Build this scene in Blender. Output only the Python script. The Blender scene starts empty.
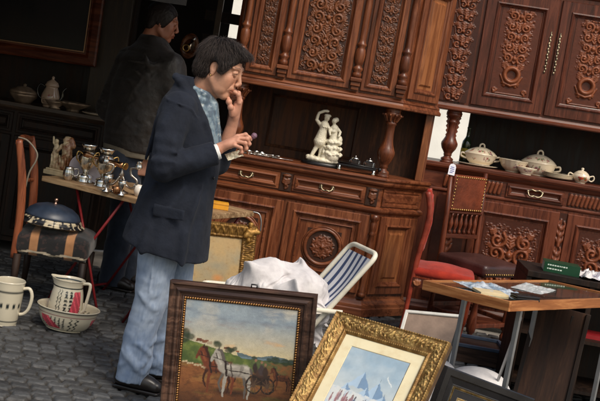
import bpy, bmesh, math, random
import numpy as np
from mathutils import Vector, Matrix, noise as mnoise

random.seed(7)
RNG = np.random.default_rng(11)
scene = bpy.context.scene
COL = scene.collection
PI = math.pi
rad = math.radians


def lin(r, g, b):
    """sRGB 0-255 to linear."""
    def f(c):
        c = c / 255.0
        return c / 12.92 if c <= 0.04045 else ((c + 0.055) / 1.055) ** 2.4
    return (f(r), f(g), f(b))


# ------------------------------------------------------------------ objects
def link(name, me, mat, parent=None):
    o = bpy.data.objects.new(name, me)
    COL.objects.link(o)
    if mat is not None:
        for m in (mat if isinstance(mat, (list, tuple)) else [mat]):
            me.materials.append(m)
    if parent is not None:
        o.parent = parent
    return o


def tag(o, label, cat, group=None):
    o['label'] = label
    o['category'] = cat
    if group:
        o['group'] = group
    return o


def thing(name, label, cat, loc=(0, 0, 0), rot=(0, 0, 0), group=None, matrix=None):
    o = bpy.data.objects.new(name, None)
    o.empty_display_size = 0.05
    COL.objects.link(o)
    if matrix is not None:
        o.matrix_world = matrix
    else:
        o.location = loc
        o.rotation_euler = rot
    return tag(o, label, cat, group)


def structure(name, me, mat):
    o = link(name, me, mat)
    o['kind'] = 'structure'
    return o


def dup(root, loc=None, rot=None, label=None):
    c = root.copy()
    COL.objects.link(c)
    if loc is not None:
        c.location = loc
    if rot is not None:
        c.rotation_euler = rot
    if label:
        c['label'] = label

    def rec(src, dst):
        for ch in list(src.children):
            k = ch.copy()
            COL.objects.link(k)
            k.parent = dst
            rec(ch, k)
    rec(root, c)
    return c


# ------------------------------------------------------------------ mesh builder
class MB:
    def __init__(self):
        self.bm = bmesh.new()
        self.M = Matrix.Identity(4)
        self.smooth_faces = []

    def _v(self, p):
        return self.bm.verts.new(self.M @ Vector(p))

    def box(self, x0, x1, y0, y1, z0, z1, bev=0.0, M=None):
        r = bmesh.ops.create_cube(self.bm, size=1.0)
        vs = r['verts']
        T = Matrix.Translation(((x0 + x1) / 2, (y0 + y1) / 2, (z0 + z1) / 2)) @ \
            Matrix.Diagonal((abs(x1 - x0), abs(y1 - y0), abs(z1 - z0), 1))
        T = self.M @ (M @ T if M is not None else T)
        bmesh.ops.transform(self.bm, matrix=T, verts=vs)
        if bev > 0:
            es = list({e for v in vs for e in v.link_edges})
            bmesh.ops.bevel(self.bm, geom=es, offset=bev, segments=2, affect='EDGES', profile=0.6)
        return self

    def bar(self, p, q, w, d, bev=0.0, up=(0, 0, 1)):
        """rectangular bar from p to q, w across (side), d along 'up'."""
        p = Vector(p); q = Vector(q)
        z = (q - p); L = z.length; z.normalize()
        upv = Vector(up)
        if abs(z.dot(upv)) > 0.98:
            upv = Vector((0, 1, 0))
        x = upv.cross(z).normalized()
        y = z.cross(x)
        R = Matrix((x, y, z)).transposed().to_4x4()
        M = Matrix.Translation(p) @ R
        return self.box(-w / 2, w / 2, -d / 2, d / 2, 0, L, bev, M)

    def tube(self, pts, r, seg=8, cap=True, closed=False, squash=1.0):
        pts = [Vector(p) for p in pts]
        n = len(pts)
        rs = r if isinstance(r, (list, tuple)) else [r] * n
        rings = []
        prev = None
        for i, p in enumerate(pts):
            if closed:
                t = (pts[(i + 1) % n] - pts[i - 1])
            elif i == 0:
                t = pts[1] - p
            elif i == n - 1:
                t = p - pts[i - 1]
            else:
                t = pts[i + 1] - pts[i - 1]
            t.normalize()
            if prev is None:
                u = Vector((0, 0, 1)) if abs(t.z) < 0.9 else Vector((1, 0, 0))
                u = (u - t * u.dot(t)).normalized()
            else:
                u = (prev - t * prev.dot(t)).normalized()
            prev = u
            w = t.cross(u)
            rings.append([self._v(p + (u * math.cos(a) + w * squash * math.sin(a)) * rs[i])
                          for a in [2 * PI * k / seg for k in range(seg)]])
        m = n if closed else n - 1
        for i in range(m):
            A, B = rings[i], rings[(i + 1) % n]
            for k in range(seg):
                f = self.bm.faces.new((A[k], A[(k + 1) % seg], B[(k + 1) % seg], B[k]))
                f.smooth = True
        if cap and not closed:
            self.bm.faces.new(rings[0][::-1])
            self.bm.faces.new(rings[-1])
        return self

    def lathe(self, prof, seg=32, c=(0, 0, 0), sx=1.0, sy=1.0, smooth=True, lobes=0, lobe_amp=0.0, a0=0, a1=2 * PI):
        """prof: list of (r, z)."""
        rings = []
        for (r, z) in prof:
            ring = []
            for k in range(seg):
                a = 2 * PI * k / seg
                rr = r * (1 + lobe_amp * math.cos(lobes * a)) if lobes else r
                ring.append(self._v((c[0] + rr * sx * math.cos(a), c[1] + rr * sy * math.sin(a), c[2] + z)))
            rings.append(ring)
        for A, B in zip(rings[:-1], rings[1:]):
            for k in range(seg):
                f = self.bm.faces.new((A[k], A[(k + 1) % seg], B[(k + 1) % seg], B[k]))
                f.smooth = smooth
        if prof[0][0] > 1e-5:
            self.bm.faces.new(rings[0][::-1])
        if prof[-1][0] > 1e-5:
            self.bm.faces.new(rings[-1])
        return self

    def prism(self, pts, z0, z1, bev=0.0):
        """pts: xy outline (ccw)"""
        a = [self._v((x, y, z0)) for x, y in pts]
        b = [self._v((x, y, z1)) for x, y in pts]
        n = len(pts)
        fs = [self.bm.faces.new(a[::-1]), self.bm.faces.new(b)]
        for i in range(n):
            fs.append(self.bm.faces.new((a[i], a[(i + 1) % n], b[(i + 1) % n], b[i])))
        if bev:
            es = list({e for f in fs for e in f.edges})
            bmesh.ops.bevel(self.bm, geom=es, offset=bev, segments=2, affect='EDGES')
        return self

    def plate(self, pts, y0, y1):
        """pts: xz outline extruded along y"""
        a = [self._v((x, y0, z)) for x, z in pts]
        b = [self._v((x, y1, z)) for x, z in pts]
        n = len(pts)
        self.bm.faces.new(a)
        self.bm.faces.new(b[::-1])
        for i in range(n):
            self.bm.faces.new((a[i], b[i], b[(i + 1) % n], a[(i + 1) % n]))
        return self

    def rings(self, loops, close_last=True, close_first=False, smooth=False):
        R = [[self._v(p) for p in L] for L in loops]
        n = len(R[0])
        for A, B in zip(R[:-1], R[1:]):
            for k in range(n):
                f = self.bm.faces.new((A[k], A[(k + 1) % n], B[(k + 1) % n], B[k]))
                f.smooth = smooth
        if close_last:
            self.bm.faces.new(R[-1])
        if close_first:
            self.bm.faces.new(R[0][::-1])
        return self

    def rect(self, x0, x1, z0, z1, prof, close=True):
        """mitred rectangular moulding in the xz plane, facing -y. prof: (inset, y)"""
        loops = [[(x0 + i, y, z0 + i), (x1 - i, y, z0 + i), (x1 - i, y, z1 - i), (x0 + i, y, z1 - i)] for i, y in prof]
        return self.rings(loops, close_last=close)

    def sweep_front(self, outline, prof, cap=True):
        """sweep a (out, z) profile along an open xy polyline (left back .. right back)."""
        L = [[(x, y, z) for x, y in offset_line(outline, o)] for o, z in prof]
        R = [[self._v(p) for p in l] for l in L]
        for A, B in zip(R[:-1], R[1:]):
            for k in range(len(A) - 1):
                self.bm.faces.new((A[k], A[k + 1], B[k + 1], B[k]))
        if cap:
            self.bm.faces.new([r[0] for r in R])
            self.bm.faces.new([r[-1] for r in R][::-1])
        return self

    def sphere(self, c, r, sx=1, sy=1, sz=1, u=16, v=10):
        M = self.M @ Matrix.Translation(c) @ Matrix.Diagonal((sx, sy, sz, 1))
        res = bmesh.ops.create_uvsphere(self.bm, u_segments=u, v_segments=v, radius=r, matrix=M)
        for vv in res['verts']:
            for f in vv.link_faces:
                f.smooth = True
        return self

    def torus(self, c, R, r, axis='z', seg=32, s2=8):
        pts = []
        for k in range(seg):
            a = 2 * PI * k / seg
            ca, sa = R * math.cos(a), R * math.sin(a)
            d = {'z': (ca, sa, 0), 'y': (ca, 0, sa), 'x': (0, ca, sa)}[axis]
            pts.append((c[0] + d[0], c[1] + d[1], c[2] + d[2]))
        return self.tube(pts, r, s2, closed=True)

    def build(self, name, mat, parent=None, recalc=True):
        me = bpy.data.meshes.new(name)
        if recalc:
            bmesh.ops.recalc_face_normals(self.bm, faces=self.bm.faces[:])
        self.bm.to_mesh(me)
        self.bm.free()
        return link(name, me, mat, parent)


def offset_line(pts, d):
    """offset an open polyline to its right-hand/outer side (front, -y for left-to-right)."""
    n = len(pts)
    out = []
    nrm = []
    for i in range(n - 1):
        dx, dy = pts[i + 1][0] - pts[i][0], pts[i + 1][1] - pts[i][1]
        l = math.hypot(dx, dy)
        nrm.append((dy / l, -dx / l))
    for i in range(n):
        if i == 0:
            m = nrm[0]; s = 1
        elif i == n - 1:
            m = nrm[-1]; s = 1
        else:
            a, b = nrm[i - 1], nrm[i]
            m = (a[0] + b[0], a[1] + b[1])
            l = math.hypot(*m); m = (m[0] / l, m[1] / l)
            s = 1 / max(0.3, m[0] * a[0] + m[1] * a[1])
        out.append((pts[i][0] + m[0] * d * s, pts[i][1] + m[1] * d * s))
    return out


def arc(c, r, a0, a1, n):
    return [(c[0] + r * math.cos(a0 + (a1 - a0) * i / n), c[1] + r * math.sin(a0 + (a1 - a0) * i / n)) for i in range(n + 1)]


def spline(pts, n=6):
    """Catmull-Rom through pts (any dimension)."""
    P = [np.array(p, float) for p in pts]
    out = []
    for i in range(len(P) - 1):
        p0 = P[max(i - 1, 0)]; p1 = P[i]; p2 = P[i + 1]; p3 = P[min(i + 2, len(P) - 1)]
        for k in range(n):
            t = k / n
            out.append(tuple(0.5 * ((2 * p1) + (-p0 + p2) * t + (2 * p0 - 5 * p1 + 4 * p2 - p3) * t * t + (-p0 + 3 * p1 - 3 * p2 + p3) * t ** 3)))
    out.append(tuple(P[-1]))
    return out


def mesh_np(name, V, F, smooth=True, colors=None):
    me = bpy.data.meshes.new(name)
    V = np.asarray(V, dtype=np.float32)
    F = np.asarray(F, dtype=np.int32)
    me.vertices.add(len(V))
    me.vertices.foreach_set('co', V.ravel())
    k = F.shape[1]
    me.loops.add(F.size)
    me.loops.foreach_set('vertex_index', F.ravel())
    me.polygons.add(len(F))
    me.polygons.foreach_set('loop_start', np.arange(0, F.size, k, dtype=np.int32))
    me.polygons.foreach_set('loop_total', np.full(len(F), k, dtype=np.int32))
    me.polygons.foreach_set('use_smooth', np.full(len(F), smooth, dtype=bool))
    me.update(calc_edges=True)
    me.validate()
    if colors is not None:
        set_colors(me, colors)
    return me


def set_colors(me, C):
    C = np.asarray(C, dtype=np.float32)
    if C.shape[1] == 3:
        C = np.hstack([C, np.ones((len(C), 1), np.float32)])
    a = me.color_attributes.new('paint', 'FLOAT_COLOR', 'POINT')
    a.data.foreach_set('color', C.ravel())


def mesh_co(me):
    a = np.empty(len(me.vertices) * 3, np.float32)
    me.vertices.foreach_get('co', a)
    return a.reshape(-1, 3)


def set_co(me, V):
    me.vertices.foreach_set('co', np.asarray(V, np.float32).ravel())
    me.update()


def grid_faces(nu, nv):
    i = np.arange(nu * nv).reshape(nv, nu)
    return np.stack([i[:-1, :-1], i[:-1, 1:], i[1:, 1:], i[1:, :-1]], -1).reshape(-1, 4)


def vnoise(P, scale=1.0, seed=0.0, octaves=3):
    P = np.asarray(P)
    out = np.empty(len(P))
    for i, p in enumerate(P):
        v = Vector((float(p[0]) * scale + seed, float(p[1]) * scale + seed * 1.7, float(p[2]) * scale - seed))
        a = 1.0; s = 0.0
        for k in range(octaves):
            s += a * mnoise.noise(v); v = v * 2.03; a *= 0.5
        out[i] = s
    return out


def noise2(U, V, freq, seed=0, octaves=4):
    """fast value noise on arrays."""
    out = np.zeros_like(U, dtype=float)
    amp = 1.0; tot = 0
    for o in range(octaves):
        rng = np.random.default_rng(seed * 97 + o)
        T = rng.random((64, 64))
        u = U * freq; v = V * freq
        iu = np.floor(u).astype(int); iv = np.floor(v).astype(int)
        fu = u - iu; fv = v - iv
        fu = fu * fu * (3 - 2 * fu); fv = fv * fv * (3 - 2 * fv)
        a = T[iu % 64, iv % 64]; b = T[(iu + 1) % 64, iv % 64]
        c = T[iu % 64, (iv + 1) % 64]; d = T[(iu + 1) % 64, (iv + 1) % 64]
        out += amp * ((a * (1 - fu) + b * fu) * (1 - fv) + (c * (1 - fu) + d * fu) * fv)
        tot += amp; amp *= 0.5; freq *= 2.1
    return out / tot


# ------------------------------------------------------------------ signed-distance sculpting
class SDF:
    def __init__(self, lo, hi, h):
        self.h = h
        self.lo = np.array(lo, float)
        n = np.ceil((np.array(hi) - self.lo) / h).astype(int) + 1
        self.n = n
        self.X = (self.lo[0] + h * np.arange(n[0], dtype=np.float32))[:, None, None].astype(np.float32)
        self.Y = (self.lo[1] + h * np.arange(n[1], dtype=np.float32))[None, :, None].astype(np.float32)
        self.Z = (self.lo[2] + h * np.arange(n[2], dtype=np.float32))[None, None, :].astype(np.float32)
        self.d = np.full(tuple(n), 1.0, np.float32)

    # distance primitives
    def cap(self, a, b, ra, rb=None, ex=False):
        rb = ra if rb is None else rb
        a = np.array(a, np.float32); b = np.array(b, np.float32)
        ab = b - a
        L2 = float((ab ** 2).sum()) + 1e-12
        px, py, pz = self.X - a[0], self.Y - a[1], self.Z - a[2]
        t = (px * ab[0] + py * ab[1] + pz * ab[2]) / L2
        tc = np.clip(t, 0, 1)
        d = np.sqrt((px - tc * ab[0]) ** 2 + (py - tc * ab[1]) ** 2 + (pz - tc * ab[2]) ** 2) - (ra + (rb - ra) * tc)
        if ex:  # flat end at b
            d = np.maximum(d, (t - 1) * math.sqrt(L2))
        return d

    def ell(self, c, r, R=None):
        px, py, pz = self.X - c[0], self.Y - c[1], self.Z - c[2]
        if R is not None:
            R = np.array(R.to_3x3()) if hasattr(R, 'to_3x3') else np.array(R)
            q = [px * R[0][i] + py * R[1][i] + pz * R[2][i] for i in range(3)]
        else:
            q = [px, py, pz]
        k0 = np.sqrt((q[0] / r[0]) ** 2 + (q[1] / r[1]) ** 2 + (q[2] / r[2]) ** 2)
        k1 = np.sqrt((q[0] / r[0] ** 2) ** 2 + (q[1] / r[1] ** 2) ** 2 + (q[2] / r[2] ** 2) ** 2)
        return k0 * (k0 - 1) / np.maximum(k1, 1e-6)

    def rbox(self, c, hs, r=0.0, R=None):
        px, py, pz = self.X - c[0], self.Y - c[1], self.Z - c[2]
        if R is not None:
            R = np.array(R.to_3x3()) if hasattr(R, 'to_3x3') else np.array(R)
            q = [px * R[0][i] + py * R[1][i] + pz * R[2][i] for i in range(3)]
        else:
            q = [px, py, pz]
        q = [np.abs(q[i]) - (hs[i] - r) for i in range(3)]
        o = np.sqrt(sum(np.maximum(v, 0) ** 2 for v in q))
        return o + np.minimum(np.maximum(np.maximum(q[0], q[1]), q[2]), 0) - r

    def loft(self, secs, yaw=0.0, p=2.0):
        """secs: (z, cx, cy, rx, ry) ascending z; elliptical sections"""
        S = np.array(secs, np.float32)
        z = self.Z.ravel()
        cx, cy, rx, ry = [np.interp(z, S[:, 0], S[:, i])[None, None, :].astype(np.float32) for i in (1, 2, 3, 4)]
        dx, dy = self.X - cx, self.Y - cy
        c, s = math.cos(yaw), math.sin(yaw)
        u, v = dx * c + dy * s, -dx * s + dy * c
        k = (np.abs(u / rx) ** p + np.abs(v / ry) ** p) ** (1 / p)
        d = (k - 1) * np.minimum(rx, ry)
        d = np.maximum(d, np.maximum(S[0, 0] - self.Z, self.Z - S[-1, 0]))
        return d

    def half(self, p, n):
        n = np.array(n, float); n = n / np.linalg.norm(n)
        return (self.X - p[0]) * n[0] + (self.Y - p[1]) * n[1] + (self.Z - p[2]) * n[2]

    # booleans
    def add(self, d, k=0.0):
        if k <= 0:
            self.d = np.minimum(self.d, d)
        else:
            h = np.clip(0.5 + 0.5 * (self.d - d) / k, 0, 1)
            self.d = (self.d * (1 - h) + d * h - k * h * (1 - h)).astype(np.float32)
        return self

    def sub(self, d, k=0.0):
        if k <= 0:
            self.d = np.maximum(self.d, -d)
        else:
            h = np.clip(0.5 - 0.5 * (self.d + d) / k, 0, 1)
            self.d = (self.d * (1 - h) - d * h + k * h * (1 - h)).astype(np.float32)
        return self

    def chain(self, pts, rs, k=0.0, k_in=0.004):
        """tapered limb through pts"""
        d = None
        for i in range(len(pts) - 1):
            e = self.cap(pts[i], pts[i + 1], rs[i], rs[i + 1])
            d = e if d is None else np.minimum(d, e)
        return self.add(d, k)

    def mesh(self, smooth=1):
        d = self.d
        nx, ny, nz = d.shape
        ins = d < 0
        cell = np.zeros((nx - 1, ny - 1, nz - 1), np.int8)
        for i in (0, 1):
            for j in (0, 1):
                for k in (0, 1):
                    cell += ins[i:nx - 1 + i, j:ny - 1 + j, k:nz - 1 + k]
        act = (cell > 0) & (cell < 8)
        ids = np.full(act.shape, -1, np.int64)
        I, J, K = np.nonzero(act)
        ids[I, J, K] = np.arange(len(I))
        acc = np.zeros((len(I), 3)); cnt = np.zeros(len(I))
        corners = [(i, j, k) for i in (0, 1) for j in (0, 1) for k in (0, 1)]
        for a in corners:
            for ax in range(3):
                if a[ax] == 0:
                    b = list(a); b[ax] = 1
                    da = d[I + a[0], J + a[1], K + a[2]]; db = d[I + b[0], J + b[1], K + b[2]]
                    m = (da < 0) != (db < 0)
                    t = np.where(m, da / np.where(m, da - db, 1), 0)
                    pos = np.stack([np.full(len(I), float(a[0])), np.full(len(I), float(a[1])), np.full(len(I), float(a[2]))], 1)
                    pos[:, ax] += t
                    acc += pos * m[:, None]; cnt += m
        V = (acc / cnt[:, None] + np.stack([I, J, K], 1)) * self.h + self.lo
        F = []
        # faces around every crossing grid edge
        for ax in range(3):
            sl0 = [slice(None)] * 3; sl1 = [slice(None)] * 3
            sl0[ax] = slice(0, -1); sl1[ax] = slice(1, None)
            m = ins[tuple(sl0)] != ins[tuple(sl1)]
            P = np.argwhere(m)
            o = [x for x in range(3) if x != ax]
            ok = (P[:, o[0]] > 0) & (P[:, o[1]] > 0) & (P[:, o[0]] < d.shape[o[0]] - 1) & (P[:, o[1]] < d.shape[o[1]] - 1)
            P = P[ok]
            flip = ins[P[:, 0], P[:, 1], P[:, 2]]
            q = []
            for (da, db) in ((-1, -1), (0, -1), (0, 0), (-1, 0)):
                Q = P.copy(); Q[:, o[0]] += da; Q[:, o[1]] += db
                q.append(ids[Q[:, 0], Q[:, 1], Q[:, 2]])
            q = np.stack(q, 1)
            if ax == 1:
                flip = ~flip
            q[~flip] = q[~flip][:, ::-1]
            F.append(q)
        F = np.vstack(F)
        F = F[(F >= 0).all(1)]
        used = np.unique(F)
        remap = np.full(len(V), -1, np.int64); remap[used] = np.arange(len(used))
        V = V[used]; F = remap[F]
        for _ in range(smooth):
            s = np.zeros_like(V); c = np.zeros(len(V))
            for a, b in ((0, 1), (1, 2), (2, 3), (3, 0)):
                np.add.at(s, F[:, a], V[F[:, b]]); np.add.at(c, F[:, a], 1)
                np.add.at(s, F[:, b], V[F[:, a]]); np.add.at(c, F[:, b], 1)
            V = 0.5 * V + 0.5 * s / np.maximum(c, 1)[:, None]
        return V, F

    def build(self, name, mat, parent=None, smooth=1, color=None, disp=None, origin=(0, 0, 0)):
        V, F = self.mesh(smooth)
        C = color(V) if color else None
        if disp:
            N = vnormals(V, F)
            V = V + N * disp(V)[:, None]
        me = mesh_np(name, V - np.array(origin), F, True, C)
        return link(name, me, mat, parent)


def vnormals(V, F):
    n = np.cross(V[F[:, 2]] - V[F[:, 0]], V[F[:, 3]] - V[F[:, 1]])
    N = np.zeros_like(V)
    for i in range(4):
        np.add.at(N, F[:, i], n)
    return N / np.maximum(np.linalg.norm(N, axis=1), 1e-12)[:, None]


# ------------------------------------------------------------------ materials
def new_mat(name):
    m = bpy.data.materials.new(name)
    m.use_nodes = True
    nt = m.node_tree
    b = nt.nodes['Principled BSDF']
    return m, nt, b


def N(nt, typ, **kw):
    n = nt.nodes.new(typ)
    for k, v in kw.items():
        if hasattr(n, k):
            setattr(n, k, v)
        else:
            n.inputs[k].default_value = v
    return n


def ramp(nt, stops):
    r = nt.nodes.new('ShaderNodeValToRGB')
    e = r.color_ramp.elements
    while len(e) < len(stops):
        e.new(0.5)
    for i, (p, c) in enumerate(stops):
        e[i].position = p
        e[i].color = (*c, 1) if len(c) == 3 else c
    return r


def coords(nt, scale=(1, 1, 1), kind='Object', rot=(0, 0, 0)):
    tc = nt.nodes.new('ShaderNodeTexCoord')
    mp = nt.nodes.new('ShaderNodeMapping')
    mp.inputs['Scale'].default_value = scale
    mp.inputs['Rotation'].default_value = rot
    nt.links.new(tc.outputs[kind], mp.inputs['Vector'])
    return mp


def plain(name, col, rough=0.6, metal=0.0, var=0.12, scale=6.0, bump=0.0, bscale=80.0, spec=0.5, coat=0.0, sheen=0.0, rvar=0.1, dirt=None, dirt_amt=0.35):
    """slightly uneven surface: tone noise + optional fine bump and grime."""
    m, nt, b = new_mat(name)
    mp = coords(nt)
    n = N(nt, 'ShaderNodeTexNoise', Scale=scale, Detail=6.0, Roughness=0.6)
    nt.links.new(mp.outputs[0], n.inputs['Vector'])
    d = tuple(max(0, c * (1 - var * 1.6)) for c in col)
    l = tuple(min(1, c * (1 + var)) for c in col)
    r = ramp(nt, [(0.3, d), (0.7, l)])
    nt.links.new(n.outputs['Fac'], r.inputs[0])
    cout = r.outputs[0]
    if dirt:
        n2 = N(nt, 'ShaderNodeTexNoise', Scale=scale * 2.7, Detail=8.0, Roughness=0.7)
        nt.links.new(mp.outputs[0], n2.inputs['Vector'])
        r2 = ramp(nt, [(0.48, (0, 0, 0)), (0.72, (dirt_amt,) * 3)])
        nt.links.new(n2.outputs['Fac'], r2.inputs[0])
        mx = N(nt, 'ShaderNodeMix', data_type='RGBA')
        nt.links.new(r2.outputs[0], mx.inputs[0])
        nt.links.new(cout, mx.inputs[6])
        mx.inputs[7].default_value = (*dirt, 1)
        cout = mx.outputs[2]
    nt.links.new(cout, b.inputs['Base Color'])
    rr = ramp(nt, [(0.3, (max(0.02, rough - rvar),) * 3), (0.7, (min(1, rough + rvar),) * 3)])
    nt.links.new(n.outputs['Fac'], rr.inputs[0])
    nt.links.new(rr.outputs[0], b.inputs['Roughness'])
    b.inputs['Metallic'].default_value = metal
    b.inputs['Specular IOR Level'].default_value = spec
    b.inputs['Coat Weight'].default_value = coat
    b.inputs['Sheen Weight'].default_value = sheen
    if bump > 0:
        nb = N(nt, 'ShaderNodeTexNoise', Scale=bscale, Detail=5.0, Roughness=0.6)
        nt.links.new(mp.outputs[0], nb.inputs['Vector'])
        bp = N(nt, 'ShaderNodeBump', Strength=bump, Distance=0.01)
        nt.links.new(nb.outputs['Fac'], bp.inputs['Height'])
        nt.links.new(bp.outputs[0], b.inputs['Normal'])
    return m


def wood(name, dark, mid, light, grain='z', rough=0.35, scale=1.0, coat=0.06, bump=0.15, contrast=1.0, spec=0.38):
    m, nt, b = new_mat(name)
    st = {'x': (2.0, 22, 22), 'y': (22, 2.0, 22), 'z': (22, 22, 2.0)}[grain]
    mp = coords(nt, tuple(s * scale for s in st))
    oi = nt.nodes.new('ShaderNodeObjectInfo')
    add = N(nt, 'ShaderNodeVectorMath', operation='ADD')
    ml = N(nt, 'ShaderNodeVectorMath', operation='SCALE')
    cmb = nt.nodes.new('ShaderNodeCombineXYZ')
    for i in range(3):
        nt.links.new(oi.outputs['Random'], cmb.inputs[i])
    nt.links.new(cmb.outputs[0], ml.inputs[0]); ml.inputs['Scale'].default_value = 37.0
    nt.links.new(mp.outputs[0], add.inputs[0]); nt.links.new(ml.outputs[0], add.inputs[1])
    n1 = N(nt, 'ShaderNodeTexNoise', Scale=1.0, Detail=7.0, Roughness=0.62, Distortion=1.2)
    nt.links.new(add.outputs[0], n1.inputs['Vector'])
    n2 = N(nt, 'ShaderNodeTexNoise', Scale=5.0, Detail=4.0, Roughness=0.7)
    nt.links.new(add.outputs[0], n2.inputs['Vector'])
    n3 = N(nt, 'ShaderNodeTexNoise', Scale=0.12, Detail=3.0)
    nt.links.new(add.outputs[0], n3.inputs['Vector'])
    ma = N(nt, 'ShaderNodeMath', operation='MULTIPLY_ADD')
    nt.links.new(n2.outputs['Fac'], ma.inputs[0]); ma.inputs[1].default_value = 0.35
    nt.links.new(n1.outputs['Fac'], ma.inputs[2])
    mb = N(nt, 'ShaderNodeMath', operation='MULTIPLY_ADD')
    nt.links.new(n3.outputs['Fac'], mb.inputs[0]); mb.inputs[1].default_value = 0.45
    nt.links.new(ma.outputs[0], mb.inputs[2])
    w = 0.2 / contrast
    r = ramp(nt, [(0.9 - 0.9 * w - 0.1, dark), (0.88, mid), (0.88 + 1.1 * w, light)])
    nt.links.new(mb.outputs[0], r.inputs[0])
    nt.links.new(r.outputs[0], b.inputs['Base Color'])
    rr = ramp(nt, [(0.35, (max(0.05, rough - 0.1),) * 3), (0.7, (rough + 0.14,) * 3)])
    nt.links.new(n1.outputs['Fac'], rr.inputs[0])
    nt.links.new(rr.outputs[0], b.inputs['Roughness'])
    b.inputs['Coat Weight'].default_value = coat
    b.inputs['Coat Roughness'].default_value = 0.25
    b.inputs['Specular IOR Level'].default_value = spec
    bp = N(nt, 'ShaderNodeBump', Strength=bump, Distance=0.003)
    nt.links.new(ma.outputs[0], bp.inputs['Height'])
    nt.links.new(bp.outputs[0], b.inputs['Normal'])
    return m


def painted(name, rough=0.5, metal=0.0, bump=0.0, bscale=200.0, spec=0.5, coat=0.0, var=0.15, nscale=12.0, sss=0.0, sheen=0.0):
    """material reading the 'paint' colour attribute, with a little tone noise"""
    m, nt, b = new_mat(name)
    at = N(nt, 'ShaderNodeAttribute', attribute_name='paint')
    mp = coords(nt)
    n = N(nt, 'ShaderNodeTexNoise', Scale=nscale, Detail=6.0, Roughness=0.65)
    nt.links.new(mp.outputs[0], n.inputs['Vector'])
    r = ramp(nt, [(0.3, (1 - var,) * 3), (0.7, (1 + 0 * var,) * 3)])
    nt.links.new(n.outputs['Fac'], r.inputs[0])
    mx = N(nt, 'ShaderNodeMix', data_type='RGBA', blend_type='MULTIPLY')
    mx.inputs[0].default_value = 1.0
    nt.links.new(at.outputs['Color'], mx.inputs[6]); nt.links.new(r.outputs[0], mx.inputs[7])
    nt.links.new(mx.outputs[2], b.inputs['Base Color'])
    b.inputs['Roughness'].default_value = rough
    b.inputs['Metallic'].default_value = metal
    b.inputs['Specular IOR Level'].default_value = spec
    b.inputs['Coat Weight'].default_value = coat
    b.inputs['Sheen Weight'].default_value = sheen
    if sss > 0:
        b.inputs['Subsurface Weight'].default_value = sss
        b.inputs['Subsurface Radius'].default_value = (0.012, 0.004, 0.002)
        b.inputs['Subsurface Scale'].default_value = 1.0
    if bump > 0:
        nb = N(nt, 'ShaderNodeTexNoise', Scale=bscale, Detail=5.0, Roughness=0.6)
        nt.links.new(mp.outputs[0], nb.inputs['Vector'])
        bp = N(nt, 'ShaderNodeBump', Strength=bump, Distance=0.005)
        nt.links.new(nb.outputs['Fac'], bp.inputs['Height'])
        nt.links.new(bp.outputs[0], b.inputs['Normal'])
    return m


def fabric(name, col, col2=None, rough=0.85, weave=900.0, bump=0.3, var=0.15, scale=9.0, sheen=0.2):
    m, nt, b = new_mat(name)
    mp = coords(nt)
    n = N(nt, 'ShaderNodeTexNoise', Scale=scale, Detail=7.0, Roughness=0.65)
    nt.links.new(mp.outputs[0], n.inputs['Vector'])
    c2 = col2 or tuple(c * (1 - var * 2) for c in col)
    r = ramp(nt, [(0.35, c2), (0.65, col)])
    nt.links.new(n.outputs['Fac'], r.inputs[0])
    nt.links.new(r.outputs[0], b.inputs['Base Color'])
    b.inputs['Roughness'].default_value = rough
    b.inputs['Sheen Weight'].default_value = sheen
    b.inputs['Specular IOR Level'].default_value = 0.25
    v = N(nt, 'ShaderNodeTexNoise', Scale=weave, Detail=2.0)
    nt.links.new(mp.outputs[0], v.inputs['Vector'])
    bp = N(nt, 'ShaderNodeBump', Strength=bump, Distance=0.002)
    nt.links.new(v.outputs['Fac'], bp.inputs['Height'])
    bp2 = N(nt, 'ShaderNodeBump', Strength=bump * 0.8, Distance=0.02)
    nt.links.new(n.outputs['Fac'], bp2.inputs['Height'])
    nt.links.new(bp.outputs[0], bp2.inputs['Normal'])
    nt.links.new(bp2.outputs[0], b.inputs['Normal'])
    return m


def glassmat(name, col=(1, 1, 1), rough=0.02, ior=1.45):
    m, nt, b = new_mat(name)
    b.inputs['Base Color'].default_value = (*col, 1)
    b.inputs['Transmission Weight'].default_value = 1.0
    b.inputs['Roughness'].default_value = rough
    b.inputs['IOR'].default_value = ior
    return m


# ------------------------------------------------------------------ carving (relief panels)
def relief_height(U, W, strokes, blobs=()):
    """U,W metres; strokes: (pts, r0, r1, lift); blobs: (x, z, rx, rz, lift)"""
    H = np.zeros_like(U)
    for pts, r0, r1, lift in strokes:
        n = len(pts) - 1
        for i in range(n):
            ax, az = pts[i]; bx, bz = pts[i + 1]
            ra = r0 + (r1 - r0) * i / n; rb = r0 + (r1 - r0) * (i + 1) / n
            R = max(ra, rb)
            m = (U > min(ax, bx) - R) & (U < max(ax, bx) + R) & (W > min(az, bz) - R) & (W < max(az, bz) + R)
            if not m.any():
                continue
            u, w = U[m], W[m]
            dx, dz = bx - ax, bz - az
            t = np.clip(((u - ax) * dx + (w - az) * dz) / (dx * dx + dz * dz + 1e-12), 0, 1)
            d2 = (u - ax - t * dx) ** 2 + (w - az - t * dz) ** 2
            r = ra + (rb - ra) * t
            h = np.sqrt(np.maximum(0, r * r - d2)) * lift
            H[m] = np.maximum(H[m], h)
    for x, z, rx, rz, lift in blobs:
        q = 1 - ((U - x) / rx) ** 2 - ((W - z) / rz) ** 2
        H = np.maximum(H, np.sqrt(np.maximum(0, q)) * min(rx, rz) * lift)
    return H


def spiral(x, z, r, a0, turns, n=22, shrink=0.15, sgn=1):
    return [(x + r * (1 - (1 - shrink) * k / n) * math.cos(a0 + sgn * turns * 2 * PI * k / n),
             z + r * (1 - (1 - shrink) * k / n) * math.sin(a0 + sgn * turns * 2 * PI * k / n)) for k in range(n + 1)]


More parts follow.
